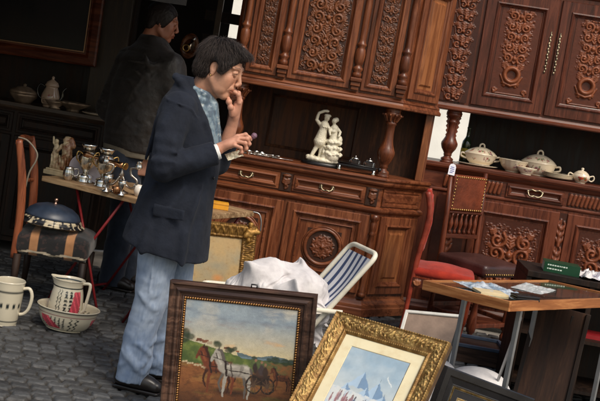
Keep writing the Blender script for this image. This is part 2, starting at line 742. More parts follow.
def leaf(x, z, ang, L, w, lift=1.0, vein=True):
    """acanthus-like leaf: midrib and five lobes"""
    out = []
    ca, sa = math.cos(ang), math.sin(ang)
    def P(u, v):
        return (x + u * ca - v * sa, z + u * sa + v * ca)
    out.append(([P(0, 0), P(L * .5, w * .12), P(L, w * .1)], w * .22, w * .1, lift))
    for s in (-1, 1):
        for t in (0.12, 0.38, 0.64):
            out.append(([P(L * t, 0), P(L * (t + .16), s * w * .42), P(L * (t + .3), s * w * .55 * (1.1 - t))], w * .24, w * .10, lift * .8))
    return out


def scroll_panel(w, h, seed=0, step=0.115, r=None, fill=True):
    """candelabra arrangement of mirrored scrolls, leaves and rosettes"""
    rg = random.Random(seed)
    st, bl = [], []
    z = -h / 2 + step * .55
    k = 0
    R = r or w * .2
    while z < h / 2 - step * .35:
        for s in (-1, 1):
            x = s * w * .24
            sp = spiral(x, z, R * rg.uniform(.85, 1.05), (PI if s > 0 else 0) + s * (-.9 if k % 2 else .9), s * 1.35 * (1 if k % 2 else -1), 20, .12)
            st.append((sp, R * .26, R * .17, 1.0))
            bl.append((sp[-1][0], sp[-1][1], R * .27, R * .27, 1.2))
            st += leaf(x + s * R * .5, z + R * .6, PI / 2 - s * rg.uniform(.2, .7), step * .5, R * .8, .85)
            st += leaf(x - s * R * .2, z - R * .8, -PI / 2 + s * rg.uniform(.3, .9), step * .42, R * .7, .8)
            st.append(([(0, z - step * .5), (s * w * .08, z - step * .2), (x, z + (R if k % 2 else -R) * .9)], R * .2, R * .14, .9))
        if k % 2 == 0:
            bl.append((0, z, R * .42, R * .48, .9))
            for a in range(6):
                st += [([(0.0, z), (R * .62 * math.cos(a * PI / 3 + .5), z + R * .62 * math.sin(a * PI / 3 + .5))], R * .2, R * .16, .8)]
        else:
            st += leaf(0, z - R * .5, PI / 2, step * .8, R * .9, 1.0)
        z += step
        k += 1
    if fill:
        # small curls and buds between the main scrolls
        n = int(w * h / .00075)
        for _ in range(n):
            x, zz = rg.uniform(.04, .47) * w, rg.uniform(-.47, .47) * h
            a = rg.uniform(0, 2 * PI); q = rg.uniform(.008, .014)
            for s in (-1, 1):
                aa = a if s > 0 else PI - a
                if _ % 3 == 0:
                    bl.append((s * x, zz, q * .55, q * .55, .8))
                else:
                    st.append((spiral(s * x, zz, q, aa, s * .8, 8, .25), q * .34, q * .2, .75))
    return st, bl


def relief_panel(name, mat, parent, x0, x1, z0, z1, y, strokes, blobs=(), res=0.0035, depth=1.0, frame=0.006, M=None, ground=None, ridge=None, top_arch=False, rough_amp=0.0006):
    """height field facing -y; strokes are relative to panel centre. ridge/ground: worn and dusty colours."""
    w, h = x1 - x0, z1 - z0
    nu, nv = max(4, int(w / res)), max(4, int(h / res))
    u = np.linspace(-w / 2, w / 2, nu); v = np.linspace(-h / 2, h / 2, nv)
    U, W = np.meshgrid(u, v)
    H = relief_height(U, W, strokes, blobs) * depth
    e = np.minimum(np.minimum(U + w / 2, w / 2 - U), np.minimum(W + h / 2, h / 2 - W))
    H = H * np.clip(e / 0.004, 0, 1)
    rough = noise2(U + 5, W + 9, 90, seed=int(abs(x0 * 1000)) % 50) * rough_amp
    for _ in range(1):
        P = np.pad(H, 1, mode='edge')
        H = .5 * H + .125 * (P[:-2, 1:-1] + P[2:, 1:-1] + P[1:-1, :-2] + P[1:-1, 2:])
    V = np.stack([U + (x0 + x1) / 2, y - H - rough, W + (z0 + z1) / 2], -1).reshape(-1, 3)
    if M is not None:
        A = np.array(M)
        V = V @ A[:3, :3].T + A[:3, 3]
    C = None
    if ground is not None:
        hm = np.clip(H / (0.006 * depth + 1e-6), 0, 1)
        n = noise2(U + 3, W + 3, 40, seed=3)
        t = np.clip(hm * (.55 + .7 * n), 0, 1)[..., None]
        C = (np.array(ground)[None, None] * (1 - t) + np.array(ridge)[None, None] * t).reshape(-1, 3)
    me = mesh_np(name, V, grid_faces(nu, nv), True, C)
    return link(name, me, mat, parent)
# ================================================================== camera, light, sky
cam_d = bpy.data.cameras.new('camera')
cam_d.sensor_width = 36.0
cam_d.lens = 973.0 / 600.0 * 36.0
cam_d.clip_start = 0.05
cam_d.clip_end = 500
cam = bpy.data.objects.new('camera', cam_d)
COL.objects.link(cam)
pitch, roll = rad(-6.0), rad(9.8)
fwd = Vector((0, math.cos(pitch), math.sin(pitch)))
up0 = Vector((0, -math.sin(pitch), math.cos(pitch)))
right0 = Vector((1, 0, 0))
# the camera is rolled so that the scene's verticals lean to the right
rightv = right0 * math.cos(roll) + up0 * math.sin(roll)
upv = -right0 * math.sin(roll) + up0 * math.cos(roll)
Rm = Matrix((rightv, upv, -fwd)).transposed().to_4x4()
cam.matrix_world = Matrix.Translation((0, 0, 1.5)) @ Rm
scene.camera = cam

SUN_EL, SUN_AZ = 52.0, 34.0        # sun in front of the stalls, to the right, high
w = bpy.data.worlds.new('World')
scene.world = w
w.use_nodes = True
nt = w.node_tree
bg = nt.nodes['Background']
sky = nt.nodes.new('ShaderNodeTexSky')
sky.sky_type = 'NISHITA'
sky.sun_disc = False
sky.sun_elevation = rad(SUN_EL)
sky.sun_rotation = rad(180 - SUN_AZ)
sky.air_density = 1.6
sky.dust_density = 4.0
sky.ozone_density = 0.6
nt.links.new(sky.outputs[0], bg.inputs[0])
bg.inputs[1].default_value = 0.085
sd = bpy.data.lights.new('sun', 'SUN')
sd.energy = 1.5
sd.angle = rad(22)
sd.color = (1.0, 0.93, 0.82)
so = bpy.data.objects.new('sun', sd)
COL.objects.link(so)
# direction towards the sun
sv = Vector((math.sin(rad(SUN_AZ)) * math.cos(rad(SUN_EL)), -math.cos(rad(SUN_AZ)) * math.cos(rad(SUN_EL)), math.sin(rad(SUN_EL))))
so.rotation_euler = sv.to_track_quat('Z', 'Y').to_euler()
scene.view_settings.view_transform = 'Standard'
scene.view_settings.look = 'None'
scene.view_settings.gamma = 1.0
scene.view_settings.use_curve_mapping = False
scene.view_settings.exposure = 0.62

# ================================================================== shared materials
W_Z = wood('walnut_upright', lin(64, 33, 20), lin(101, 54, 32), lin(128, 74, 45), 'z', rough=.34)
W_X = wood('walnut_level', lin(64, 33, 20), lin(101, 54, 32), lin(128, 74, 45), 'x', rough=.34)
W_P = wood('walnut_plain_panel', lin(84, 44, 24), lin(122, 71, 40), lin(148, 92, 54), 'z', rough=.36, scale=.8)
W_DZ = wood('dark_oak_upright', lin(46, 20, 12), lin(82, 38, 23), lin(106, 53, 32), 'z', rough=.36, coat=.03)
W_DX = wood('dark_oak_level', lin(46, 20, 12), lin(80, 37, 22), lin(104, 52, 31), 'x', rough=.36, coat=.03)
W_BACK = wood('dull_back_board', lin(28, 16, 10), lin(58, 35, 22), lin(82, 52, 33), 'z', rough=.6, coat=0, spec=.25)
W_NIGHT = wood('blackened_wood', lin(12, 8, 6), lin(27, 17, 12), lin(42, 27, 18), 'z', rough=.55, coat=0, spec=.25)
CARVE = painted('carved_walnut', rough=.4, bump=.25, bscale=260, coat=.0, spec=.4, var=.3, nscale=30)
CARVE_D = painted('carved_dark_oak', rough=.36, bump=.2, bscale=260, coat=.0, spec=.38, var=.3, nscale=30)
BRASS = plain('worn_brass', (.55, .36, .13), rough=.32, metal=1.0, var=.3, scale=30, rvar=.12)
BRONZE = plain('dull_bronze_handle', (.40, .33, .22), rough=.38, metal=1.0, var=.3, scale=30)
SILVER = plain('tarnished_silver', (.74, .72, .68), rough=.2, metal=1.0, var=.2, scale=24, rvar=.1)
BLACK = plain('black_lacquer', (.012, .011, .012), rough=.28, var=.3)
STEEL = plain('grey_steel_leg', (.42, .42, .42), rough=.4, metal=.8, var=.15)
WHITE_PAINT = plain('white_enamel', (.72, .70, .64), rough=.35, var=.06, dirt=(.35, .3, .22), dirt_amt=.3)

# ================================================================== ground
def cobble_heights(X, Y):
    rg = np.random.default_rng(5)
    rw, bw = 0.064, 0.092
    ang = rad(4)
    u = X * math.cos(ang) + Y * math.sin(ang); v = -X * math.sin(ang) + Y * math.cos(ang)
    v = v + 0.012 * np.sin(u * 5.1) + .01 * np.sin(u * 2.3 + 1)
    row = np.floor(v / rw).astype(int)
    off = rg.random(400)[row % 400]
    uu = u / bw + off * 3 + .10 * np.sin(v * 40)
    colm = np.floor(uu).astype(int)
    fu = uu - colm; fv = v / rw - row
    hid = (row * 73 + colm * 151) % 997
    hr = rg.random(997)
    ex = np.minimum(fu, 1 - fu) * bw; ey = np.minimum(fv, 1 - fv) * rw
    rnd = .011
    e = np.minimum(ex, ey)
    cr = np.sqrt(np.maximum(0, rnd - ex) ** 2 + np.maximum(0, rnd - ey) ** 2)
    prof = np.clip(1 - (cr / rnd) ** 2, 0, 1)
    gap = np.clip((e - .0032) / .004, 0, 1)
    tone = hr[hid]
    H = .015 * prof * gap + .009 * (tone - .5) * gap
    return H, tone, gap


gx, gy = np.linspace(-2.3, 2.5, 640), np.linspace(3.3, 7.2, 520)
GX, GY = np.meshgrid(gx, gy)
GH, GT, GG = cobble_heights(GX, GY)
gn = noise2(GX + 9, GY + 3, 28, seed=4)
gl = noise2(GX + 5, GY + 7, 3.0, seed=8)
gs = noise2(GX + 1, GY + 2, 150, seed=14, octaves=2)
GH = GH + (gn - .5) * .007 - .016
edge = np.minimum(np.minimum(GX + 2.3, 2.5 - GX), np.minimum(GY - 3.3, 7.2 - GY))
GH = np.where(edge < .03, -.02, GH)
c_st = np.array([.078, .080, .082]); c_gap = np.array([.044, .037, .028])
tn = (.55 + .75 * GT + .5 * (gn - .5) + .5 * (gs - .5))[..., None] * (.7 + .6 * gl)[..., None]
GG = GG * np.clip(1.25 - 1.1 * np.clip(gl - .45, 0, 1) * 2.4 * (gn > .40), 0, 1)
GC = (c_gap * (1 - GG[..., None]) + c_st * tn * GG[..., None]).reshape(-1, 3)
me = mesh_np('cobbled_ground', np.stack([GX, GY, GH], -1).reshape(-1, 3), grid_faces(640, 520), True, GC)
STONE = painted('basalt_setts', rough=.55, bump=.35, bscale=160, var=.3, nscale=40)
structure('cobbled_ground', me, STONE)
mb = MB()
mb.rings([[(-120, -120, -.03), (120, -120, -.03), (120, 120, -.03), (-120, 120, -.03)]])
o = mb.build('street', plain('street_stone', (.22, .20, .175), rough=.8, var=.4, scale=3, bump=.5, bscale=9))
o['kind'] = 'structure'

# pale rendered building across the lane behind the sideboards
bl = thing('plastered_building', 'sunlit white plastered house seen only through the gaps behind the sideboards', 'building', (1.2, 17.0, 0))
PLASTER = plain('white_plaster', (.88, .86, .80), rough=.9, var=.06, scale=2, bump=.2, bscale=30)
mb = MB()
mb.box(-9, 9, 0, .35, -.05, 6.4)
mb.build('wall', PLASTER, bl)
mb = MB()
mb.box(-9, 9, -.03, -.003, -.05, .30)
mb.build('plinth', plain('grey_plinth', (.35, .34, .32), rough=.9, var=.2, bump=.2), bl)
for wx in (-6.5, -.2, 5.5):
    mb = MB()
    mb.rect(wx - .5, wx + .5, 3.4, 4.9, [(0, -.002), (0, -.04), (.07, -.04), (.07, -.006)], close=False)
    wf = mb.build('window_frame', WHITE_PAINT, bl)
    mb = MB(); mb.box(wx - .43, wx + .43, -.008, -.003, 3.47, 4.83)
    mb.build('pane', plain('dark_window_pane', (.02, .025, .03), rough=.08), wf)
mb = MB()
mb.box(-9.2, 9.2, -.3, .5, 6.4, 6.6)
mb.build('roof', plain('roof_tile', (.25, .09, .05), rough=.8, var=.3), bl)

# ================================================================== big walnut sideboard
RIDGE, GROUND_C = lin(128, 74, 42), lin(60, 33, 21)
RIDGE2 = lin(136, 74, 42)


def turned(prof, seg=24):
    mb = MB(); mb.lathe(prof, seg); return mb


def handle(parent, x, z, y, w=.085, mat=None):
    mb = MB()
    for s in (-1, 1):
        mb.lathe([(.0, 0), (.011, .0), (.011, .004), (.005, .008), (.005, .016), (.0, .018)], 10)
    mb.bm.clear()
    pts = spline([(x - w / 2, y - .012, z + .012), (x - w * .42, y - .022, z - .006), (x - w * .2, y - .026, z - .016), (x, y - .027, z - .012),
                  (x + w * .2, y - .026, z - .016), (x + w * .42, y - .022, z - .006), (x + w / 2, y - .012, z + .012)], 5)
    n = len(pts)
    mb.tube(pts, [.0035 + .003 * math.sin(PI * i / (n - 1)) for i in range(n)], 8)
    for s in (-1, 1):
        mb.sphere((x + s * w / 2, y - .008, z + .012), .009, 1, .8, 1.2, 10, 8)
        mb.box(x + s * w / 2 - .012, x + s * w / 2 + .012, y - .003, y + .001, z - .008, z + .030, .002)
    mb.sphere((x, y - .029, z - .012), .007, 1.3, 1, .9, 10, 8)
    return mb.build('handle', mat or BRONZE, parent)


def door_profile(parent, name, x0, x1, z0, z1, y, mat, rail=.06, M=None, close=True, thick=.022):
    mb = MB()
    if M is not None:
        mb.M = M
    mb.rect(x0, x1, z0, z1, [(0, y + .004), (0, y - thick + .004), (.004, y - thick), (rail, y - thick), (rail + .003, y - thick - .008), (rail + .012, y - thick - .011),
                             (rail + .020, y - thick - .004), (rail + .024, y - thick + .006), (rail + .032, y - thick + .010), (rail + .036, y - thick + .015)], close=close)
    return mb.build(name, mat, parent)


sb = thing('carved_sideboard', 'large carved walnut sideboard with doors, drawers and open niche behind the woman', 'sideboard', (0, 7.0, 0))
LOW = [(-1.02, .52), (-1.02, .31), (-.71, 0), (.56, 0), (.90, .32), (.90, .52)]
UPP = [(-.655, .5), (-.645, .03), (-.62, 0), (.60, 0), (.89, .30), (.89, .5)]
mb = MB(); mb.prism(offset_line(LOW, .0)[::-1][::-1], .14, .765)
mb.build('lower_body', W_Z, sb)
mb = MB(); mb.sweep_front(LOW, [(-.3, 0), (.035, 0), (.035, .055), (.028, .062), (.028, .085), (.018, .095), (.012, .115), (.002, .125), (.002, .14), (-.3, .14)])
mb.build('plinth', W_X, sb)
mb = MB(); mb.sweep_front(LOW, [(-.3, .76), (.006, .76), (.012, .768), (.024, .775), (.028, .785), (.028, .80), (.018, .806), (.006, .812), (-.3, .812)])
mb.build('waist_moulding', W_X, sb)
mb = MB(); mb.prism(LOW, .808, .952)
mb.build('drawer_case', W_X, sb)
mb = MB(); mb.sweep_front(LOW, [(-.3, .945), (.006, .945), (.010, .957), (.022, .965), (.034, .972), (.040, .985), (.040, 1.002), (.048, 1.006), (.052, 1.014), (.050, 1.026), (.044, 1.030), (-.3, 1.030)])
mb.prism(offset_line(LOW, .03), 1.006, 1.0302)
mb.build('worktop', W_X, sb)
# doors
for x0, x1 in ((-.685, -.115), (-.085, .515)):
    d = door_profile(sb, 'door', x0, x1, .165, .745, 0, W_Z, rail=.05)
    cx_, cz_ = (x0 + x1) / 2, .46
    # inner stepped moulding with shaped corners
    mb = MB()
    mb.rect(x0 + .10, x1 - .10, .275, .645, [(0, -.006), (0, -.018), (.008, -.020), (.014, -.012), (.014, -.006)], close=False)
    mb.build('moulding', W_X, d)
    st = []
    R = .10
    for a in range(8):
        an = a * PI / 4 + .2
        st += leaf(.012 * math.cos(an), .012 * math.sin(an), an, .075, .05, 1.0)
        st.append((spiral(.058 * math.cos(an + .4), .058 * math.sin(an + .4), .018, an, 1.0, 12, .3), .006, .004, 1.1))
    bl_ = [(0, 0, .02, .02, 1.0)]
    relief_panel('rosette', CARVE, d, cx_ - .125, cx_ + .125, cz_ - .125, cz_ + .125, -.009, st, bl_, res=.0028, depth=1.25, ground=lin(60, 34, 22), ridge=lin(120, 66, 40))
    mb = MB()
    mb.torus((cx_, -.014, cz_), .128, .014, 'y', 48, 8)
    mb.torus((cx_, -.012, cz_), .146, .006, 'y', 48, 6)
    mb.build('ring_moulding', W_X, d)
# drawers
for x0, x1, hx in ((-.685, -.17, -.415), (-.075, .455, .175)):
    d = door_profile(sb, 'drawer', x0, x1, .822, .942, 0, W_X, rail=.016, thick=.014)
    handle(d, hx, .885, -.012)
for x in (-.1225, .507):
    st = [(spiral(0, .025, .022, PI / 2, 1.2, 14, .2), .008, .005, 1.0), (spiral(0, -.03, .018, -PI / 2, 1.2, 14, .2), .007, .004, 1.0)] + leaf(0, -.02, PI / 2, .05, .05)
    b = relief_panel('carved_bracket', CARVE, sb, x - .042, x + .042, .818, .946, -.018, st, [(0, .045, .03, .012, 1)], res=.003, depth=1.3, ground=lin(54, 30, 18), ridge=lin(112, 62, 36))
    mb = MB(); mb.box(x - .043, x + .043, -.0175, .004, .817, .947); mb.build('block', W_Z, b)
# turned quarter columns at the corners of the lower case
for x in (-.705, .555):
    t = turned([(.0, .145), (.032, .145), (.032, .17), (.024, .178), (.03, .19), (.022, .205), (.026, .26), (.028, .40), (.024, .55), (.019, .60), (.028, .612), (.019, .624), (.024, .64),
                (.026, .69), (.02, .705), (.032, .72), (.032, .755), (.0, .755)])
    bmesh.ops.translate(t.bm, vec=(x, -.002, 0), verts=t.bm.verts)
    t.build('corner_column', W_Z, sb)
# canted ends with plain fielded panels
def cant(p, q):
    a = math.atan2(q[1] - p[1], q[0] - p[0])
    return Matrix.Translation((p[0], p[1], 0)) @ Matrix.Rotation(a, 4, 'Z'), math.hypot(q[0] - p[0], q[1] - p[1])


for p, q in (((-1.02, .31), (-.71, 0)), ((.56, 0), (.90, .32))):
    M, L = cant(p, q)
    d = door_profile(sb, 'end_panel', .045, L - .03, .165, .745, 0, W_Z, rail=.055, M=M, close=False)
    mb = MB(); mb.M = M
    mb.rect(.045 + .09, L - .03 - .09, .255, .655, [(0, -.0065), (.025, -.0066), (.04, -.016), (.05, -.016)])
    mb.build('field', W_P, d)
    mb = MB(); mb.M = M
    mb.rect(.03, L - .02, .82, .944, [(0, .004), (0, -.010), (.016, -.010), (.02, -.004), (.03, -.004), (.036, -.008)])
    mb.build('end_drawer_panel', W_X, sb)
# niche
mb = MB(); mb.box(-.645, .89, .47, .5, 1.03, 1.56)
mb.build('niche_back', W_BACK, sb)
mb = MB()
mb.rect(-.34, .34, 1.09, 1.49, [(0, .4695), (0, .462), (.012, .458), (.02, .466), (.02, .4695)], close=False)
mb.build('niche_moulding', W_BACK, sb)
for s, ex in ((-1, -.645), (1, .89)):
    mb = MB()
    mb.box(min(ex, ex - s * .022), max(ex, ex - s * .022), .335, .47, 1.032, 1.53)
    mb.build('niche_side', W_Z, sb)
    mb = MB(); mb.box(ex - s * .045 - .024, ex - s * .045 + .024, .285, .332, 1.031, 1.531, .004)
    mb.build('rear_post', W_P, sb)
BAL = [(.0, 0), (.052, 0), (.052, .012), (.044, .02), (.050, .032), (.044, .044), (.030, .052), (.027, .066), (.034, .074), (.030, .084), (.036, .10), (.055, .135), (.064, .17), (.063, .19), (.052, .215),
       (.042, .24), (.035, .275), (.032, .33), (.033, .375), (.040, .385), (.040, .398), (.032, .406), (.036, .42), (.050, .44), (.060, .455), (.060, .468), (.052, .474), (.056, .488), (.056, .502), (.0, .502)]
for x in (-.555, .555):
    t = turned(BAL, 28)
    bmesh.ops.translate(t.bm, vec=(x, .055, 1.03), verts=t.bm.verts)
    b = t.build('baluster', W_Z, sb)
    st = []
    for k in range(3):
        st += leaf(-.03 + .03 * k, -.02, PI / 2, .045, .028)
    mb = MB()
    for k in range(10):
        a = k * 2 * PI / 10
        pts = [(x + .036 * math.cos(a), .055 + .036 * math.sin(a), 1.435), (x + .05 * math.cos(a), .055 + .05 * math.sin(a), 1.462), (x + .068 * math.cos(a), .055 + .068 * math.sin(a), 1.488), (x + .07 * math.cos(a), .055 + .07 * math.sin(a), 1.476)]
        mb.tube(spline(pts, 4), .007, 6)
    mb.build('capital', W_Z, b)
# upper case
mb = MB(); mb.prism(UPP, 1.60, 2.52)
mb.build('upper_body', W_Z, sb)
mb = MB(); mb.prism(offset_line(UPP, -.004), 1.536, 1.60)
mb.sweep_front(UPP, [(-.25, 1.530), (.030, 1.530), (.034, 1.536), (.034, 1.552), (.026, 1.558), (.018, 1.572), (.022, 1.580), (.012, 1.592), (.004, 1.602), (-.25, 1.602)])
mb.build('lower_cornice', W_X, sb)
mb = MB(); mb.sweep_front(UPP, [(-.25, 2.46), (.006, 2.46), (.014, 2.48), (.03, 2.50), (.05, 2.53), (.075, 2.55), (.085, 2.56), (.085, 2.59), (-.25, 2.59)])
mb.build('crown_cornice', W_X, sb)
COLX = (-.585, -.285, .245, .572)
for x0, x1, seed, wide in ((-.545, -.322, 3, False), (-.246, .205, 5, True), (.285, .535, 8, False)):
    nm = 'carved_door'
    d = door_profile(sb, nm, x0, x1, 1.615, 2.44, 0, W_Z, rail=.035 if wide else .028, close=True)
    ins = .075 if wide else .066
    w_, h_ = (x1 - x0) - 2 * ins, 2.44 - 1.615 - 2 * ins
    if wide:
        st, bb = scroll_panel(w_, h_, seed, .086, w_ * .135)
        s2, b2 = scroll_panel(w_ * .5, h_, seed + 9, .1, w_ * .09)
        for s in (-1, 1):
            for k in range(7):
                z = -h_ / 2 + .05 + k * .105
                st.append((spiral(s * w_ * .42, z, .020, s * 1.2, s * 1.2, 12, .2), .006, .004, 1.0))
                st += leaf(s * w_ * .40, z + .02, PI / 2 + s * .5, .05, .035, .9)
        st += s2; bb += b2
    else:
        st, bb = scroll_panel(w_, h_, seed, .070, w_ * .21)
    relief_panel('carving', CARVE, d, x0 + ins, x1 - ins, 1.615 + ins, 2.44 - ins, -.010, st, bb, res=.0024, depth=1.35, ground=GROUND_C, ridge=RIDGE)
CPROF = [(.0, 0), (.034, 0), (.034, .03), (.026, .04), (.036, .055), (.036, .07), (.024, .08), (.022, .09), (.030, .10), (.036, .13), (.038, .165), (.033, .20), (.024, .215), (.034, .228), (.034, .24), (.024, .25),
         (.022, .27), (.024, .40), (.025, .52), (.021, .62), (.030, .635), (.022, .65), (.026, .665), (.036, .70), (.036, .74), (.0, .74)]
for x in COLX:
    t = turned(CPROF, 20)
    bmesh.ops.translate(t.bm, vec=(x, -.018, 1.70), verts=t.bm.verts)
    c = t.build('half_column', W_Z, sb)
    mb = MB(); mb.box(x - .040, x + .040, -.062, .003, 1.672, 1.699, .004)
    mb.box(x - .034, x + .034, -.048, .003, 1.640, 1.671, .006)
    mb.box(x - .028, x + .028, -.034, .003, 1.612, 1.639, .008)
    mb.build('console', W_X, c)
for p, q in (((.60, 0), (.89, .30)),):
    M, L = cant(p, q)
    d = door_profile(sb, 'side_door', .03, L - .03, 1.615, 2.44, 0, W_Z, rail=.05, M=M, close=False)
    mb = MB(); mb.M = M
    mb.rect(.03 + .086, L - .03 - .086, 1.615 + .086, 2.44 - .086, [(0, -.0065), (.02, -.0066), (.034, -.018), (.042, -.018)])
    mb.build('field', W_P, d)

# ================================================================== dark sideboard on the right
ds = thing('dark_sideboard', 'dark carved oak sideboard on the right carrying white tureens and a bottle', 'sideboard', (1.02, 7.42, 0), (0, rad(-1.0), rad(-2.0)))
DL = [(-.113, .5), (-.113, .0), (1.75, 0), (1.75, .5)]
mb = MB(); mb.prism(DL, .12, .98); mb.build('lower_body', W_DZ, ds)
mb = MB(); mb.sweep_front(DL, [(-.2, 0), (.03, 0), (.03, .07), (.02, .08), (.012, .10), (.002, .12), (-.2, .12)]); mb.build('plinth', W_DX, ds)
mb = MB(); mb.sweep_front(DL, [(-.2, .975), (.004, .975), (.012, .985), (.012, .995), (.004, 1.003), (.004, 1.12), (.012, 1.13), (.03, 1.15), (.04, 1.16), (.044, 1.172), (.044, 1.19), (.038, 1.196), (-.2, 1.196)])
mb.prism(offset_line(DL, .03), 1.18, 1.1962); mb.build('worktop', W_DX, ds)
# frieze of gadroons and a drawer
for x0, x1 in ((.05, .50), (1.00, 1.70)):
    st = []
    n = int((x1 - x0) / .032)
    for k in range(n):
        x = -(x1 - x0) / 2 + .016 + k * .032
        st.append(([(x - .006, -.035), (x + .006, .035)], .012, .015, .8))
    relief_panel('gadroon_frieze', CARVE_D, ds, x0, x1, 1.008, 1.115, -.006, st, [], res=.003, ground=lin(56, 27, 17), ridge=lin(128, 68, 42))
d = door_profile(ds, 'drawer', .53, .97, 1.008, 1.115, -.004, W_DX, rail=.014, thick=.012)
mb = MB()
mb.tube(spline([(.69, -.03, 1.075), (.70, -.045, 1.05), (.72, -.05, 1.045), (.735, -.045, 1.05), (.75, -.05, 1.045), (.77, -.05, 1.045), (.79, -.045, 1.055), (.80, -.03, 1.075)], 4), .0065, 8)
for x in (.69, .80):
    mb.sphere((x, -.025, 1.078), .012)
mb.tube(spline([(.69, -.028, 1.08), (.715, -.034, 1.095), (.745, -.034, 1.088), (.775, -.034, 1.095), (.80, -.028, 1.08)], 4), .006, 8)
mb.build('handle', BRONZE, d)
for x0, x1, seed in ((.30, .96, 31), (1.02, 1.68, 32)):
    d = door_profile(ds, 'door', x0, x1, .15, .955, 0, W_DZ, rail=.07)
    st, bb = scroll_panel(.42, .5, seed, .105, .062)
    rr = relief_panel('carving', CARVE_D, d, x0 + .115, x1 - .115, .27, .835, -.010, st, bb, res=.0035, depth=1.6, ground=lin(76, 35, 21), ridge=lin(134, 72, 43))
for x in (.15, .985, 1.715):
    st = leaf(0, -.25, PI / 2, .2, .07) + leaf(0, -.05, PI / 2, .2, .07) + leaf(0, .15, PI / 2, .2, .07)
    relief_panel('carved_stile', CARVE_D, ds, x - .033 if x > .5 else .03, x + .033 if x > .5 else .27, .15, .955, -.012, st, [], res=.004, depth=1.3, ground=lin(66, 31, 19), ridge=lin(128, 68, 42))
# open arcade between worktop and upper case
mb = MB(); mb.box(.225, 1.75, .46, .49, 1.196, 1.60); mb.build('niche_back', W_NIGHT, ds)
DP = [(p[0], p[1] * .40 / .502) for p in BAL]
for x in (.055, 1.66):
    t = turned(DP, 24)
    bmesh.ops.translate(t.bm, vec=(x, .06, 1.196), verts=t.bm.verts)
    t.build('baluster', W_DZ, ds)
for sx_ in (-1, 1):
    pts = []
    for k in range(13):
        z = 1.592 - k * .017
        pts.append((.055 + sx_ * (.052 - .0018 * k + .011 * abs(math.sin(k * PI / 2))) , z))
    pl = [(.055 + sx_ * .034, 1.595)] + [(.055 + sx_ * .062, 1.595)] + pts + [(.055 + sx_ * .026, 1.385)]
    mb = MB(); mb.plate(pl, .045, .060); mb.build('scalloped_bracket', W_DZ, ds)
DU = [(-.115, .5), (-.115, .0), (1.75, 0), (1.75, .5)]
mb = MB(); mb.prism(DU, 1.64, 2.6); mb.build('upper_body', W_DZ, ds)
mb = MB(); mb.sweep_front(DU, [(-.2, 1.594), (.022, 1.594), (.028, 1.602), (.028, 1.616), (.014, 1.624), (.004, 1.645), (-.2, 1.645)])
mb.prism(offset_line(DU, -.004), 1.598, 1.645); mb.build('lower_cornice', W_DX, ds)
mb = MB(); mb.sweep_front(DU, [(-.2, 2.55), (.004, 2.55), (.03, 2.58), (.06, 2.62), (.08, 2.63), (.08, 2.66), (-.2, 2.66)]); mb.build('crown_cornice', W_DX, ds)
st = []
bb = []
for k in range(9):
    z = -.40 + k * .098
    for s in (-1, 1):
        st.append((spiral(s * .034, z, .024, s * 1.0 + (PI if k % 2 else 0), s * 1.2, 16, .15), .0075, .0045, 1.0))
        st += leaf(s * .03, z + .03, PI / 2 - s * .7, .05, .034, .8)
        st.append((spiral(s * .074, z + .045, .014, s * 2, s * 1.1, 12, .2), .005, .003, .9))
        st.append(([(0, z - .03), (s * .05, z - .045), (s * .07, z + .03)], .005, .003, .8))
    st += leaf(0, z + .01, PI / 2, .065, .036, .9); bb.append((0, z, .011, .013, 1.1))
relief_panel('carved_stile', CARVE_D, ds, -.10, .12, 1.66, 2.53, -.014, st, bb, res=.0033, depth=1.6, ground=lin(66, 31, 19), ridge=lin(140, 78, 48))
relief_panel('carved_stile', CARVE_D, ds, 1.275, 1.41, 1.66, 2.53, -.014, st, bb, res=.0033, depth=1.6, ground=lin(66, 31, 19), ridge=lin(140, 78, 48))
for x0, x1, seed in ((.15, .685, 41), (.705, 1.255, 42)):
    d = door_profile(ds, 'carved_door', x0, x1, 1.66, 2.52, 0, W_DZ, rail=.075, close=True)
    st, bb = [], []
    # laurel ring at the foot, arabesque above
    st.append((spiral(0, -.17, .052, 0, 1.0, 28, 1.0), .017, .017, 1.0))
    for s in (-1, 1):
        st.append(([(0, -.25), (s * .05, -.235), (s * .08, -.18)], .012, .006, 1.0))
        st += leaf(s * .03, -.11, PI / 2 - s * .9, .06, .035, .8)
        st += leaf(s * .06, -.13, PI / 2 - s * .2, .055, .03, .8)
        st += leaf(s * .02, -.22, -PI / 2 + s * .9, .05, .04)
        st.append(([(-.115 * s, -.30), (-.115 * s, -.32), (0, -.32)], .008, .008, .8))
        st.append((spiral(s * .11, -.29, .018, 0, s * 1.3, 14, .2), .007, .005, 1.0))
    s2, b2 = scroll_panel(.22, .44, seed, .078, .036)
    st += [([(x, z + .13) for x, z in p], a, b, c) for p, a, b, c in s2]
    bb += [(x, z + .13, a, b, c) for x, z, a, b, c in b2]
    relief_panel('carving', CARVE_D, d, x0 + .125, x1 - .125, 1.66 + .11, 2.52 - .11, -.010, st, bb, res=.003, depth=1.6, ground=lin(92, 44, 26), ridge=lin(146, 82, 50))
for dd, x in zip([c for c in ds.children if c.name.startswith('carved_door')], (.655, .725)):
    mb = MB()
    for k in range(14):
        mb.sphere((x + (.003 if k % 2 else -.003), -.026, 1.98 + k * .021), .0085, 1, .7, 1.2, 8, 6)
    mb.tube([(x, -.024, 1.97), (x, -.024, 2.28)], .005, 6)
    mb.build('beaded_handle', BRONZE, dd)
